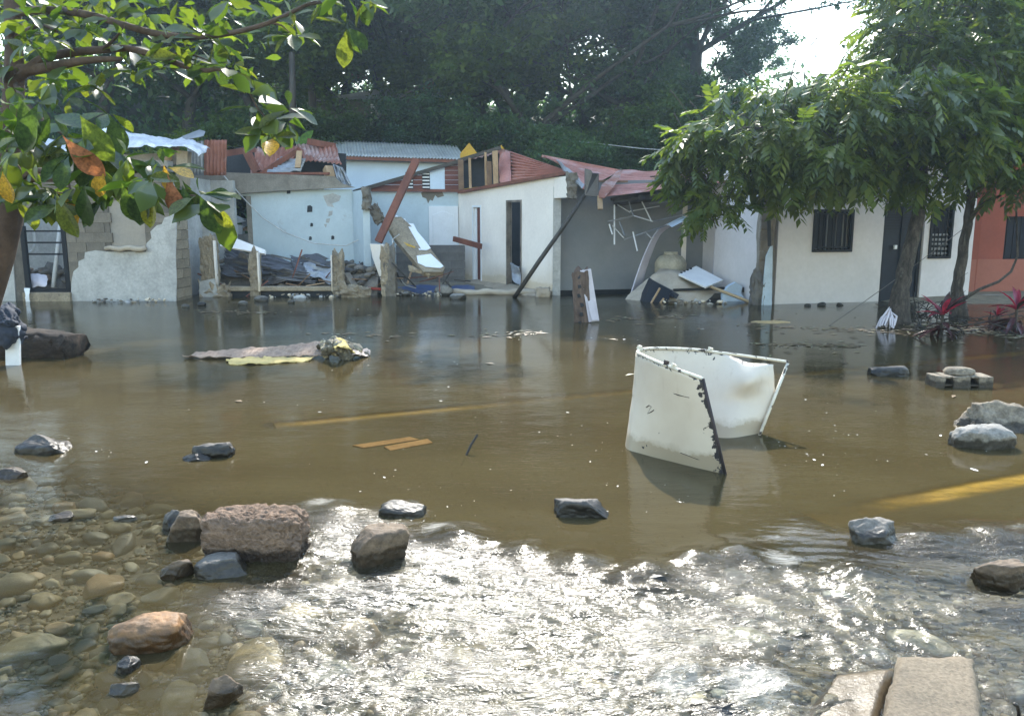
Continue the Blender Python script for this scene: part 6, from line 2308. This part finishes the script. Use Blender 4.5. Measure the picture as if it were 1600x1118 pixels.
for (px, py, Y_, nl) in ros:
    c = P(px, py, Y_)
    ph = r2.uniform(0, 6.28)
    for k in range(nl):
        a = ph + 2 * math.pi * k / nl + r2.uniform(-.25, .25)
        el = r2.uniform(-1.25, .25) if py > 150 else r2.uniform(-.9, .6)
        d = Vector((math.cos(a) * math.cos(el), math.sin(a) * math.cos(el), math.sin(el)))
        Lf = (r2.uniform(.14, .255) if py > 140 else r2.uniform(.12, .21)) * (1 if r2.random() < .85 else .6)
        key = 'g'
        sp_ = specials.get((px, py))
        if sp_ and k == 1:
            key = sp_
        elif r2.random() < .012:
            key = 'y'
        if k == nl - 1 and nl > 5:                     # a small young leaf in the middle
            Lf *= .5
            d = Vector((d.x * .4, d.y * .4, 1))
        o = bpy.data.objects.new('leaf', leaf_me[key + str(r2.randrange(4))])
        M = (orient(d, up=(r2.gauss(0, .35), -.45 + r2.gauss(0, .4), 1), roll=r2.uniform(-.5, .5)) * Lf).to_4x4()
        M.translation = c + d * .02 - AL
        if cnt < 280:
            C.objects.link(o)
            o.parent = at_
            o.matrix_basis = M
            cnt += 1
        else:
            extra.append((o.data, M.copy()))
            bpy.data.objects.remove(o)
V, Fc = [], []
lv, lf = leaf_verts(1.0, .5, 1.5, .25, .2, 4)
lv = [Vector(v) for v in lv]
for me, M in extra:
    k = len(V)
    V += [tuple(M @ v) for v in lv]
    Fc += [tuple(i + k for i in f) for f in lf]
for _ in range(420):                                   # further leaves higher up and behind, too small and mixed to part
    px, py = r2.uniform(-90, 420), r2.uniform(-60, 150)
    if px > 200 and py > 118:
        continue
    if py > 150 - px * .1:
        continue
    M = (orient((r2.gauss(0, 1), r2.gauss(0, 1), r2.gauss(-.2, .5)), roll=r2.uniform(-1, 1)) * r2.uniform(.09, .17)).to_4x4()
    M.translation = P(px, py, r2.uniform(6.2, 7.6)) - AL
    k = len(V)
    V += [tuple(M @ v) for v in lv]
    Fc += [tuple(i + k for i in f) for f in lf]
o = bpy.data.objects.new('foliage', np_mesh('foliage', V, Fc, True))
o.data.materials.append(leafmat('almond_far_leaves', [(.05, .09, .022), (.09, .13, .03), (.12, .14, .035), (.06, .10, .025)], trans=.5, tcol=(2.1, 2.2, .65), per='island'))
C.objects.link(o)
o.parent = at_
tag(o, kind='stuff')

# ---- the two trees with hanging compound leaves on the right
def spray_verts(L, nleaf, ll, droop, rr):
    """a compound leaf: arching rachis with paired hanging leaflets"""
    V, Fc = [], []
    pts = []
    for i in range(nleaf + 1):
        t = i / nleaf
        pts.append(Vector((L * (t - .12 * t * t * droop), 0, -droop * L * .55 * t * t)))
    for i in range(1, nleaf + 1):
        for s in (-1, 1):
            base = pts[i]
            dirv = Vector((.75 + rr.uniform(-.15, .15), s * .8, -.55 * droop - rr.uniform(.05, .5))).normalized()
            l = ll * (.75 + .5 * math.sin(math.pi * (i - .5) / nleaf)) * rr.uniform(.85, 1.1)
            sd_ = dirv.cross(Vector((0, 0, 1))).normalized() * l * .19
            up_ = sd_.cross(dirv).normalized() * l * .05
            k = len(V)
            V += [tuple(base), tuple(base + dirv * l * .42 - sd_ + up_), tuple(base + dirv * l), tuple(base + dirv * l * .42 + sd_ + up_), tuple(base + dirv * l * .45)]
            Fc += [(k, k + 1, k + 2, k + 4), (k, k + 4, k + 2, k + 3)]
    for i in range(nleaf):
        k = len(V)
        a, b_ = pts[i], pts[i + 1]
        w_ = Vector((0, .004, 0))
        V += [tuple(a - w_), tuple(a + w_), tuple(b_ + w_), tuple(b_ - w_)]
        Fc.append((k, k + 1, k + 2, k + 3))
    return V, Fc


sp_mat = leafmat('hanging_leaf', [(.066, .100, .032), (.088, .124, .034), (.112, .148, .038), (.145, .175, .044)], trans=.52, tcol=(1.8, 1.9, .7), gloss=.10, rough=.32, per='island')
r3 = random.Random(5)
sprays = [spray_verts(r3.uniform(.30, .42), r3.choice((4, 5, 5)), r3.uniform(.13, .17), r3.uniform(.5, 1.1), r3) for _ in range(8)]
spray_me = []
for V, Fc in sprays:
    me = np_mesh('leaf', V, Fc, False)
    me.materials.append(sp_mat)
    spray_me.append(me)


def hanging_tree(label, trunk, tr, lobes, branches, seed, nind):
    rr = random.Random(seed)
    base = P(*trunk[0])
    t = thing('shade_tree', label, 'tree', base, 'trees before the white house')
    mb = MB()
    q = [P(*p) for p in trunk]
    q = [crspline(q, i / (4 * (len(q) - 1))) + Vector((.02 * fnoise((i, seed, 0), .7, 2), .02 * fnoise((i, seed, 4), .7, 2), 0)) for i in range(4 * (len(q) - 1) + 1)]
    mb.tube(q, [tr * (1.35 - .5 * min(1, i / 4)) * (1 - .5 * i / len(q)) for i in range(len(q))], 14)
    mb.build('trunk', bark, t, smooth=True)
    top_ = q[-1]
    tips = []
    for bl_ in branches:
        p = [P(*k) for k in bl_]
        p = [crspline(p, i / (5 * (len(p) - 1))) for i in range(5 * (len(p) - 1) + 1)]
        mb = MB()
        mb.tube(p, [tr * .42 * (1 - .75 * i / (len(p) - 1)) for i in range(len(p))], 8)
        mb.build('limb', bark, t, smooth=True)
    items = []
    for (px, py, Y_, rx, ry, rd, n_) in lobes:
        c = P(px, py, Y_)
        ax_, az_ = rx / F * Y_, ry / F * Y_
        for _ in range(n_):
            while True:
                u = Vector((rr.gauss(0, 1), rr.gauss(0, 1), rr.gauss(0, 1))).normalized()
                rad = rr.uniform(.25, 1.0) ** .5
                p = c + Vector((u.x * ax_ * rad, u.y * rd * rad, u.z * az_ * rad))
                if fnoise(p, 1.5, 3, seed) > -.10:
                    break
            out_ = Vector((u.x, u.y, 0))
            d = (out_ * 1.0 + Vector((rr.gauss(0, .6), rr.gauss(0, .6), rr.uniform(-.9, .45)))).normalized()
            items.append((p, d, rr.uniform(.55, 1.35), u.y - u.z * .3))
    items.sort(key=lambda k: k[0].y)
    chosen = set(range(0, min(len(items), nind * 3), 3))
    VV, FF, k0 = [], [], 0
    arr = [(np.array(v), f) for v, f in sprays]
    for i, (p, d, s, _) in enumerate(items):
        j = rr.randrange(8)
        M = orient(d, roll=rr.uniform(-.4, .4)) * s
        if i in chosen:
            o = bpy.data.objects.new('leaf', spray_me[j])
            C.objects.link(o)
            o.parent = t
            M4 = M.to_4x4()
            M4.translation = p - base
            o.matrix_basis = M4
        else:
            v = arr[j][0] @ np.array(M).T + np.array(p - base)
            VV.append(v)
            FF.append(np.array(arr[j][1]) + k0)
            k0 += len(v)
    o = bpy.data.objects.new('foliage', np_mesh('foliage', np.concatenate(VV), np.concatenate(FF)))
    o.data.materials.append(sp_mat)
    C.objects.link(o)
    o.parent = t
    tag(o, kind='stuff')
    mb = MB()                                          # twigs carrying the sprays
    for i in range(0, len(items), 9):
        p = items[i][0]
        e = p - items[i][1] * rr.uniform(.3, .7) + Vector((0, 0, rr.uniform(-.1, .25)))
        mb.tube([p, p.lerp(e, .5) + Vector((0, 0, .05)), e], [.004, .007, .011], 4, False)
    o = mb.build('twigs', bark, t)
    tag(o, kind='stuff')
    return t


hanging_tree('shade tree with thicker leaning trunk before the iron door, crown drooping left',
             [(1404, 512, 12.9), (1408, 450, 12.95), (1420, 400, 13.0), (1434, 340, 13.1), (1440, 290, 13.2), (1442, 220, 13.3)], .165,
             [(1128, 248, 12.4, 70, 74, .7, 190), (1180, 200, 12.6, 85, 68, .9, 230), (1085, 250, 12.3, 38, 52, .5, 80), (1240, 232, 12.5, 85, 72, .9, 260), (1310, 205, 12.4, 85, 85, 1.0, 300), (1390, 185, 12.6, 95, 98, 1.1, 320), (1460, 195, 12.6, 95, 90, 1.0, 300),
              (1280, 170, 13.0, 95, 60, 1.0, 220), (1123, 322, 12.2, 26, 44, .35, 45), (1418, 112, 13.4, 88, 92, 1.2, 270), (1462, 30, 13.6, 105, 110, 1.3, 290), (1412, 75, 13.8, 40, 80, .8, 90), (1470, 262, 12.7, 60, 40, .7, 90), (1370, 270, 12.6, 45, 28, .6, 50)],
             [[(1440, 270, 13.2), (1380, 215, 12.9), (1300, 205, 12.7), (1220, 200, 12.6), (1150, 205, 12.5), (1095, 245, 12.4)], [(1440, 280, 13.2), (1340, 250, 12.8), (1250, 240, 12.6), (1180, 260, 12.5), (1130, 320, 12.3)],
              [(1441, 230, 13.3), (1420, 130, 13.4), (1425, 40, 13.5)], [(1442, 225, 13.3), (1460, 120, 13.5), (1450, 0, 13.6)]], 51, 260)
hanging_tree('shade tree with the slimmer trunk in front of the corner of the orange house',
             [(1497, 498, 13.6), (1496, 450, 13.6), (1503, 400, 13.6), (1511, 350, 13.6), (1517, 300, 13.6), (1520, 230, 13.7)], .12,
             [(1540, 190, 13.2, 95, 85, 1.0, 300), (1500, 120, 14.0, 110, 105, 1.2, 320), (1580, 100, 13.8, 110, 120, 1.2, 330), (1640, 190, 13.5, 100, 110, 1.2, 240), (1530, 20, 14.2, 120, 110, 1.3, 320), (1620, 0, 14.2, 130, 110, 1.3, 280), (1590, 270, 13.3, 65, 40, .7, 110), (1500, -60, 14, 130, 80, 1.2, 200)],
             [[(1518, 280, 13.6), (1560, 200, 13.5), (1600, 140, 13.5)], [(1519, 240, 13.7), (1500, 140, 13.9), (1510, 40, 14)], [(1512, 350, 13.6), (1532, 322, 13.4), (1565, 305, 13.2)]], 52, 220)

# ---- forest behind the houses
far_mats = [leafmat('forest_leaf_dark', [(.036, .080, .050), (.052, .100, .056), (.070, .120, .060)], trans=.42, tcol=(1.7, 1.9, .9), per='island'),
            leafmat('forest_leaf_mid', [(.044, .082, .032), (.062, .106, .036), (.082, .125, .042)], trans=.42, tcol=(1.8, 2.0, .7), per='island'),
            leafmat('forest_leaf_light', [(.050, .085, .026), (.070, .110, .032), (.095, .125, .040)], trans=.42, tcol=(1.8, 2.0, .7), per='island')]


def forest_tree(seed, hgt, spread, trunk_h, nleaf, lsize, open_=.0):
    nleaf = int(nleaf * 1.0)
    lsize *= 1.3
    """skeleton, crown of small leaf faces in clumps round the branch tips"""
    rr = random.Random(seed)
    tb = MB()
    tips = []

    def branch(p, d, L, r_, lev):
        n_ = 5
        pts = [p]
        for i in range(n_):
            d = (d + Vector((rr.gauss(0, .14), rr.gauss(0, .14), rr.gauss(.03, .09)))).normalized()
            pts.append(pts[-1] + d * L / n_)
        tb.tube(pts, [r_ * (1 - .6 * i / n_) for i in range(n_ + 1)], 7 if lev < 2 else 4, False)
        if True:
            for q in pts[2 if lev else 1:]:
                tips.append((q, lev))
        if lev < 3:
            for k in range(rr.choice((3, 4)) if lev < 2 else 3):
                q = pts[rr.randrange(2, n_ + 1)]
                a = rr.uniform(0, 6.28)
                side = Vector((math.cos(a), math.sin(a), rr.uniform(-.1, .55)))
                branch(q, (d * .55 + side * spread).normalized(), L * rr.uniform(.55, .75), r_ * .5, lev + 1)
    pts = [Vector((0, 0, -.5)), Vector((rr.gauss(0, .1), rr.gauss(0, .1), trunk_h * .5)), Vector((rr.gauss(0, .25), rr.gauss(0, .25), trunk_h))]
    r0 = hgt * .018
    tb.tube(pts, [r0 * 1.25, r0, r0 * .85], 9, False)
    for k in range(5):
        a = 6.28 * k / 5 + rr.uniform(-.4, .4)
        branch(pts[-1], Vector((math.cos(a) * spread, math.sin(a) * spread, rr.uniform(.3, 1.3))).normalized(), (hgt - trunk_h) * rr.uniform(.38, .55), r0 * .45, 0)
    rs_ = np.random.RandomState(seed)
    T = np.array([t_[0][:] for t_ in tips])
    keep = rs_.rand(len(T)) > open_
    T = T[keep]
    clump = rs_.randint(0, len(T), nleaf)
    cr = rs_.uniform(.35, .95, len(T))
    off = rs_.normal(0, 1, (nleaf, 3))
    off *= (cr[clump] * rs_.rand(nleaf) ** .5 / np.maximum(np.linalg.norm(off, axis=1), .2) * .9)[:, None]
    off[:, 2] *= .65
    cen = T[clump] + off
    d = rs_.normal(0, 1, (nleaf, 3))
    d[:, 2] = d[:, 2] * .5 - .35
    d /= np.linalg.norm(d, axis=1)[:, None]
    up = rs_.normal(0, .6, (nleaf, 3)) + np.array([0, 0, 1.0])
    sd_ = np.cross(d, up)
    sd_ /= np.maximum(np.linalg.norm(sd_, axis=1), 1e-3)[:, None]
    L = (lsize * rs_.uniform(.6, 1.3, nleaf))[:, None]
    nrm_ = np.cross(sd_, d)
    V = np.stack([cen - d * L * .5, cen + sd_ * L * .27 + nrm_ * L * .08, cen + d * L * .5, cen - sd_ * L * .27 + nrm_ * L * .08], 1).reshape(-1, 3)
    Fq = np.arange(nleaf * 4).reshape(-1, 4)
    return tb.mesh('trunk', True), np_mesh('crown', V, Fq)


protos = [forest_tree(101, 13, 1.0, 2.2, 40000, .19), forest_tree(102, 15, .85, 2.6, 42000, .19, .08), forest_tree(103, 11, 1.1, 1.8, 34000, .19), forest_tree(104, 16, .8, 4.0, 30000, .16, .25), forest_tree(105, 8, 1.2, .9, 30000, .17)]
for a, b_ in protos:
    a.materials.append(bark_far)
variants = []
for mi in range(3):
    for pi in range(5):
        c_ = protos[pi][1].copy()
        c_.materials.clear()
        c_.materials.append(far_mats[mi])
        variants.append(c_)
# px of the trunk, distance, prototype, leaf tone, scale, what singles it out
forest = [(845, 30, 1, 0, 1.05, 'tall dark tree behind the torn gable, its grey trunk forked'), (760, 33, 0, 0, 1.15, 'dark dense tree right behind the zinc roofed annex'),
          (640, 36, 0, 0, 1.25, 'dark tree beside the hillside house'), (950, 32, 0, 0, 1.1, 'dark tree behind the ridge of the rusty roof'),
          (1010, 37, 3, 0, 1.22, 'tall open crowned tree with bright sky gaps near the top centre'), (1075, 36, 3, 0, .98, 'tall airy tree left of the patch of open sky'),
          (560, 31, 2, 1, 1.0, 'mid green tree before the hillside house'), (500, 36, 1, 2, 1.15, 'tall greyish tree to the right of the utility pole'),
          (410, 34, 2, 2, 1.1, 'leafy tree to the left of the utility pole'), (300, 33, 0, 1, .95, 'bushy tree behind the white torn roof'),
          (170, 33, 0, 0, 1.0, 'dark tree far left behind the almond branches'), (30, 32, 1, 0, 1.0, 'dark tree behind the almond trunk'), (-110, 33, 0, 1, 1.1, 'green tree at the far left edge of the slope'),
          (230, 42, 1, 1, 1.35, 'tall tree high on the left slope'), (390, 45, 1, 2, 1.4, 'tall tree on the slope above the collapsed roof'), (700, 44, 1, 0, 1.4, 'tall tree high on the slope behind the annex'), (870, 45, 1, 0, 1.4, 'tallest dark tree on the slope behind the gable'),
          (1180, 30, 4, 0, .7, 'low dark tree below the open sky'), (1290, 33, 4, 0, .55, 'low dark tree just right of the open sky'), (1080, 29, 4, 1, .8, 'low tree behind the end of the rusty roof'),
          (1640, 26, 0, 1, .8, 'green tree behind the white house'), (1790, 27, 0, 1, .72, 'green tree rising far behind the orange house at the right edge'), (1700, 25, 2, 1, .8, 'green tree behind the orange house'), (1850, 28, 1, 1, 1.0, 'green tree beyond the right edge'),
          (470, 29, 4, 2, .75, 'light green low tree at the foot of the utility pole'), (540, 28.5, 4, 2, .55, 'light green bush before the hillside house'), (365, 28, 4, 2, .7, 'light green low tree behind the upright zinc panels'),
          (240, 27, 4, 1, .7, 'green low tree behind the white torn sheet'), (120, 27, 4, 0, .75, 'dark low tree at the far left'), (690, 30, 4, 0, .7, 'dark low tree behind the annex roof'), (800, 29, 4, 0, .75, 'dark low tree behind the gable studs'),
          (900, 28, 4, 0, .7, 'dark low tree behind the rusty ridge'), (990, 28, 4, 1, .65, 'green low tree behind the porch roof'), (600, 45, 0, 0, 1.35, 'high dark tree above the hillside house'), (80, 45, 0, 0, 1.3, 'high dark tree on the far left slope'),
          (660, 39, 2, 0, 1.2, 'round dark tree on the slope above the hillside house roof'), (790, 38, 0, 0, 1.0, 'round dark tree filling the gap behind the forked trunk'), (910, 40, 2, 1, 1.15, 'mid green tree in the gap left of the open crowned tree'),
          (450, 40, 2, 2, 1.15, 'mid green tree on the slope behind the coconut palm'), (330, 40, 0, 2, 1.1, 'mid green tree behind the bushy one at the left'), (540, 40, 0, 1, 1.1, 'mid green tree above the pale roof edge of the hillside house'), (1100, 42, 2, 0, .8, 'low dark tree far back below the airy crown'),
         (1020, 34, 4, 0, .8, 'low dark tree under the open crowned tree')]
for i, (px, Y_, pi, mi, s, lb) in enumerate(forest):
    x = P(px, 300, Y_).x
    t = thing('forest_tree', lb, 'tree', (x, Y_, bedz(x, Y_) - .2), 'trees on the slope behind the houses')
    rz = rng.uniform(0, 6.28)
    for nm, me in (('trunk', protos[pi][0]), ('crown', variants[mi * 5 + pi])):
        o = bpy.data.objects.new(nm, me)
        C.objects.link(o)
        o.parent = t
        o.rotation_euler = (0, 0, rz)
        o.scale = (s, s, s * rng.uniform(.95, 1.08))
# undergrowth on the slope
rs = np.random.RandomState(77)
nb_ = 70000
bx_ = rs.uniform(-34, 30, nb_)
by_ = 25.5 + 30 * rs.rand(nb_) ** 1.1
den = pnoise(bx_ * .35, by_ * .35, 61) + pnoise(bx_ * 1.1, by_ * 1.1, 62) * .6
keep = den > .0
bx_, by_, den = bx_[keep], by_[keep], den[keep]
bz_ = bed(bx_, by_) + rs.rand(len(bx_)) ** .7 * (.4 + 4.6 * np.clip(den, 0, 1))
n_ = len(bx_)
cen = np.stack([bx_, by_, bz_], 1)
d = rs.normal(0, 1, (n_, 3))
d[:, 2] -= .3
d /= np.linalg.norm(d, axis=1)[:, None]
sd_ = np.cross(d, rs.normal(0, .5, (n_, 3)) + np.array([0, 0, 1.0]))
sd_ /= np.maximum(np.linalg.norm(sd_, axis=1), 1e-3)[:, None]
L = (.36 * rs.uniform(.6, 1.4, n_))[:, None]
V = np.stack([cen - d * L * .5, cen + sd_ * L * .28, cen + d * L * .5, cen - sd_ * L * .28], 1).reshape(-1, 3)
o = obj('undergrowth', np_mesh('undergrowth', V, np.arange(n_ * 4).reshape(-1, 4)), far_mats[0])
tag(o, kind='stuff')

# coconut palm high behind the pole
pt = thing('coconut_palm', 'coconut palm with drooping grey green fronds at the top left of the centre', 'palm', (P(495, 300, 30).x, 30, bedz(P(495, 300, 30).x, 30)))
PL = Vector(pt.location)
hd = P(505, -45, 30)
mb = MB()
mb.tube([PL + Vector((0, 0, -.3)), PL.lerp(hd, .5) + Vector((-.3, 0, 0)), hd], [.18, .13, .11], 8)
mb.build('trunk', bark_far, pt, smooth=True)
palm_m = leafmat('palm_leaf', [(.045, .065, .035), (.065, .085, .045)], trans=.35, per='island')
for k in range(15):
    a = 2 * math.pi * k / 15 + rng.uniform(-.2, .2)
    L = rng.uniform(2.4, 3.2)
    el = rng.uniform(.0, .8)
    V, Fc = [], []
    for i in range(24):
        t_ = i / 23
        r_ = L * t_ * (1 - .25 * t_)
        p = hd + Vector((math.cos(a) * r_, math.sin(a) * r_, el * L * t_ - 1.15 * L * t_ * t_))
        sd2 = Vector((-math.sin(a), math.cos(a), 0))
        for s in (-1, 1):
            l = .75 * math.sin(math.pi * min(1, .12 + t_ * .86))
            q = p + sd2 * s * l * .5 + Vector((math.cos(a) * .15, math.sin(a) * .15, -.85 * l))
            w_ = Vector((math.cos(a), math.sin(a), 0)) * .04
            j = len(V)
            V += [tuple(p - w_), tuple(p + w_), tuple(q)]
            Fc.append((j, j + 1, j + 2))
    for i in range(23):
        for s in (0, 3):
            j = i * 6 + s
            Fc.append((j + 1, j, j + 6))
            Fc.append((j + 1, j + 6, j + 7))
    o = obj('frond', np_mesh('frond', V, Fc), palm_m, pt)
# banana leaf beyond the collapsed roof
bn = thing('banana_plant', 'banana plant showing a bright green leaf above the collapsed rusty roof', 'plant', P(472, 236, 23))
ban_m = leafmat('banana_leaf', [(.08, .16, .03), (.10, .19, .04)], trans=.45, per='object')
for (a, b_, w_) in (((468, 228, 23), (486, 205, 23), .26), ((470, 230, 23), (463, 212, 23.3), .2)):
    p0, p1 = P(*a), P(*b_)
    V, Fc = leaf_verts((p1 - p0).length * 1.1, w_, 1.0, .3, .15, 6)
    M = orient(p1 - p0, up=(0, -1, .3)).to_4x4()
    M.translation = p0
    o = obj('leaf', np_mesh('leaf', [tuple(M @ Vector(v)) for v in V], Fc, True), ban_m, bn)
mb = MB()
mb.tube([P(470, 262, 23), P(469, 228, 23)], [.07, .04], 7)
mb.build('stem', ban_m, bn)

# red leaved plants at the right
red_m = leafmat('cordyline_red', [(.30, .025, .06), (.40, .05, .09), (.20, .02, .04)], trans=.45, tcol=(1.6, .9, 1.0), gloss=.15, per='object')
drk_m = leafmat('cordyline_dark', [(.06, .025, .03), (.09, .035, .04), (.05, .04, .03)], trans=.2, tcol=(1.3, 1, 1), gloss=.35, rough=.25, per='object')
for (px, py, Y_, label, seed, sc_) in ((1470, 520, 12.2, 'pink leaved cordyline between the two tree trunks, lower leaves trailing in the water', 1, 1.0), (1585, 512, 12.6, 'pink leaved cordyline at the right edge of the picture', 2, 1.05),
                                       (1556, 505, 12.9, 'small dark red cordyline just left of the larger one at the edge', 3, .55)):
    rr = random.Random(seed)
    b0 = G(px, py + 8)
    t = thing('cordyline', label, 'plant', b0, 'red leaved plants by the trunks')
    mb = MB()
    top_ = Vector((b0.x, b0.y, .34 * sc_))
    mb.tube([b0 - Vector((0, 0, .15)), top_], [.025, .02], 7)
    mb.build('stem', bark, t)
    for k in range(30):
        a = rr.uniform(0, 6.28)
        hi = k < 13
        el = rr.uniform(.35, 1.25) if hi else rr.uniform(-.35, .3)
        d = Vector((math.cos(a) * math.cos(el), math.sin(a) * math.cos(el), math.sin(el)))
        V, Fc = leaf_verts(rr.uniform(.30, .44) * sc_, .075 * sc_, 1.1, .5, rr.uniform(.15, .5), 5)
        st_ = Vector((b0.x, b0.y, (.32 if hi else rr.uniform(.05, .22)) * sc_))
        M = orient(d, roll=rr.uniform(-.3, .3)).to_4x4()
        M.translation = st_
        obj('leaf', np_mesh('leaf', [tuple(M @ Vector(v)) for v in V], Fc, True), red_m if hi and k % 4 else drk_m, t)
# dry vine tangle between the trunks
t = thing('dry_vine', 'tangle of dry brown vine stems between the two tree trunks', 'vine', G(1448, 500))
rr = random.Random(9)
for k in range(20):
    p = P(rr.uniform(1425, 1475), rr.uniform(480, 505), 13.2)
    p.z = max(.0, p.z * .3)
    pts = [p]
    d = Vector((rr.gauss(0, .6), rr.gauss(0, .3), 1)).normalized()
    for i in range(9):
        d = (d + Vector((rr.gauss(0, .5), rr.gauss(0, .3), rr.gauss(-.12, .35)))).normalized()
        pts.append(pts[-1] + d * .11)
    mb = MB()
    mb.tube(pts, [.010 - .0007 * i for i in range(10)], 4, False)
    mb.build('stem', bark_far, t)
    if k % 3 == 0:
        V, Fc = leaf_verts(.09, .06, 1, .2, .3, 3)
        M = orient(d).to_4x4()
        M.translation = pts[rr.randrange(4, 9)]
        obj('leaf', np_mesh('leaf', [tuple(M @ Vector(v)) for v in V], Fc), drk_m, t)
mb = MB()
mb.tube([P(1498, 472, 13.4), P(1530, 452, 13.6), P(1560, 440, 13.7), P(1580, 424, 13.8), P(1590, 400, 13.9), P(1588, 330, 13.9)], [.03, .026, .024, .022, .018, .015], 7)
tag(mb.build('bent_branch', bark, smooth=True), 'bare branch arching from the slimmer trunk across the orange wall', 'branch')
mb = MB()
mb.tube([P(1294, 510, 12.5), P(1345, 475, 13.2), P(1400, 436, 13.6), P(1470, 384, 14), P(1515, 350, 14.4)], .006, 5, False)
tag(mb.build('stay_wire', wire_m, smooth=True), 'straight thin wire rising from the water to the right past the iron door', 'wire')
t = thing('flood_litter', 'heap of soaked twigs and leaves caught round the slimmer trunk', 'litter', G(1540, 508))
for k in range(50):
    p = G(rr.uniform(1430, 1600), rr.uniform(492, 524), .01)
    d = Vector((rr.gauss(0, 1), rr.gauss(0, .5), rr.gauss(.05, .15))).normalized() * rr.uniform(.15, .4)
    mb = MB()
    mb.tube([p, p + d * .5 + Vector((0, 0, .03)), p + d], [.012, .01, .005], 4)
    mb.build('twig', bark_far, t)

# ---- broken plaster crumbs along the water line, leaves and splinters adrift
for k, (px, py, Y_, lx, ly, hz_, n_, sz, lb) in enumerate(((655, 462, 17.9, 1.1, .35, .05, 46, .055, 'scatter of plaster crumbs and pebbles at the water edge below the grey block wall'), (480, 463, 17.45, 1.7, .3, .04, 40, .06, 'line of broken block crumbs along the low front wall of the blue house'),
                                                          (1085, 478, 16.1, 1.3, .35, .04, 36, .06, 'crumbs of wreckage at the water edge before the tan cover'), (200, 472, 16.35, 1.6, .2, .03, 34, .05, 'plaster crumbs along the foot of the grey block house'))):
    heap('crumbs', lb, 'rubble', P(px, py, Y_).x, Y_, -.01, lx, ly, hz_, n_, sz, [rubble_m, white_pl, block_tan, gray_pl], 40 + k)
rs = np.random.RandomState(31)
VV, FF, k = [], [], 0
for (ax, ay), (bx, by), cnt, sp_ in (((1190, 538), (1345, 541), 90, 5), ((1170, 508), (1420, 520), 110, 9), ((1425, 505), (1600, 525), 260, 9), ((500, 520), (640, 527), 30, 6), ((720, 526), (860, 520), 40, 6), ((300, 486), (420, 490), 50, 5), ((930, 500), (1100, 492), 50, 6)):
    for _ in range(cnt):
        t = rs.rand()
        g = G(ax + (bx - ax) * t + rs.normal(0, sp_ * 2), ay + (by - ay) * t + rs.standard_cauchy() * sp_ * .2)
        if not 5 < g.y < 17:
            continue
        L, W = rs.uniform(.03, .10), rs.uniform(.008, .03)
        a = rs.normal(0, .7)
        ca, sa = math.cos(a), math.sin(a)
        q = np.array([(-L, 0, 0), (0, -W, .006), (L, 0, .002), (0, W, .010)])
        q = np.stack([q[:, 0] * ca - q[:, 1] * sa, q[:, 0] * sa + q[:, 1] * ca, q[:, 2]], 1)
        VV.append(q + np.array([g.x, g.y, wavez(g.x, g.y) + .004]))
        FF.append(np.arange(4)[None, :] + k)
        k += 4
lit_m, n = nodes_of('soaked_litter')
b = N_(n, 'ShaderNodeBsdfPrincipled', Roughness=.5)
n.links.new(ramp(n, [(0, (.05, .035, .02)), (.4, (.14, .09, .045)), (.7, (.24, .17, .09)), (.85, (.10, .11, .035)), (1, (.30, .26, .19))], n.nodes.new('ShaderNodeNewGeometry').outputs['Random Per Island']), b.inputs['Base Color'])
o = n.nodes.new('ShaderNodeOutputMaterial')
n.links.new(b.outputs[0], o.inputs[0])
o = obj('floating_litter', np_mesh('floating_litter', np.concatenate(VV), np.concatenate(FF)), lit_m)
tag(o, kind='stuff')
# splintered wood caught in the ruins
spl = thing('splintered_wood', 'loose splinters and battens scattered over the broken low wall and rubble', 'timber', P(560, 440, 18.0))
rr = random.Random(23)
for k in range(26):
    px = rr.choice((rr.uniform(345, 530), rr.uniform(540, 620), rr.uniform(630, 720)))
    a = P(px, rr.uniform(425, 450), 17.9)
    a.z = max(a.z, .12)
    d = Vector((rr.gauss(0, 1), rr.gauss(0, .5), rr.gauss(.05, .35))).normalized() * rr.uniform(.25, .8)
    mb = MB()
    mb.beam(a, a + d, rr.uniform(.02, .05), .02, jit=.008)
    mb.build('splinter', rr.choice([wood_brown, wood_dark, wood_tan, wood_red]), spl)

# ------------------------------------------------------------------ the damp backlit air
HAZE = True
if HAZE:
    m, n = nodes_of('damp_air')
    pv = n.nodes.new('ShaderNodeVolumePrincipled')
    pv.inputs['Color'].default_value = (.58, .79, 1.0, 1)
    pv.inputs['Density'].default_value = .0021
    pv.inputs['Anisotropy'].default_value = .84
    o = n.nodes.new('ShaderNodeOutputMaterial')
    n.links.new(pv.outputs[0], o.inputs['Volume'])
    mb = MB()
    mb.box((0, 215, 12.25), (680, 460, 27.5))
    hz = mb.build('haze', m)
    tag(hz, kind='stuff')
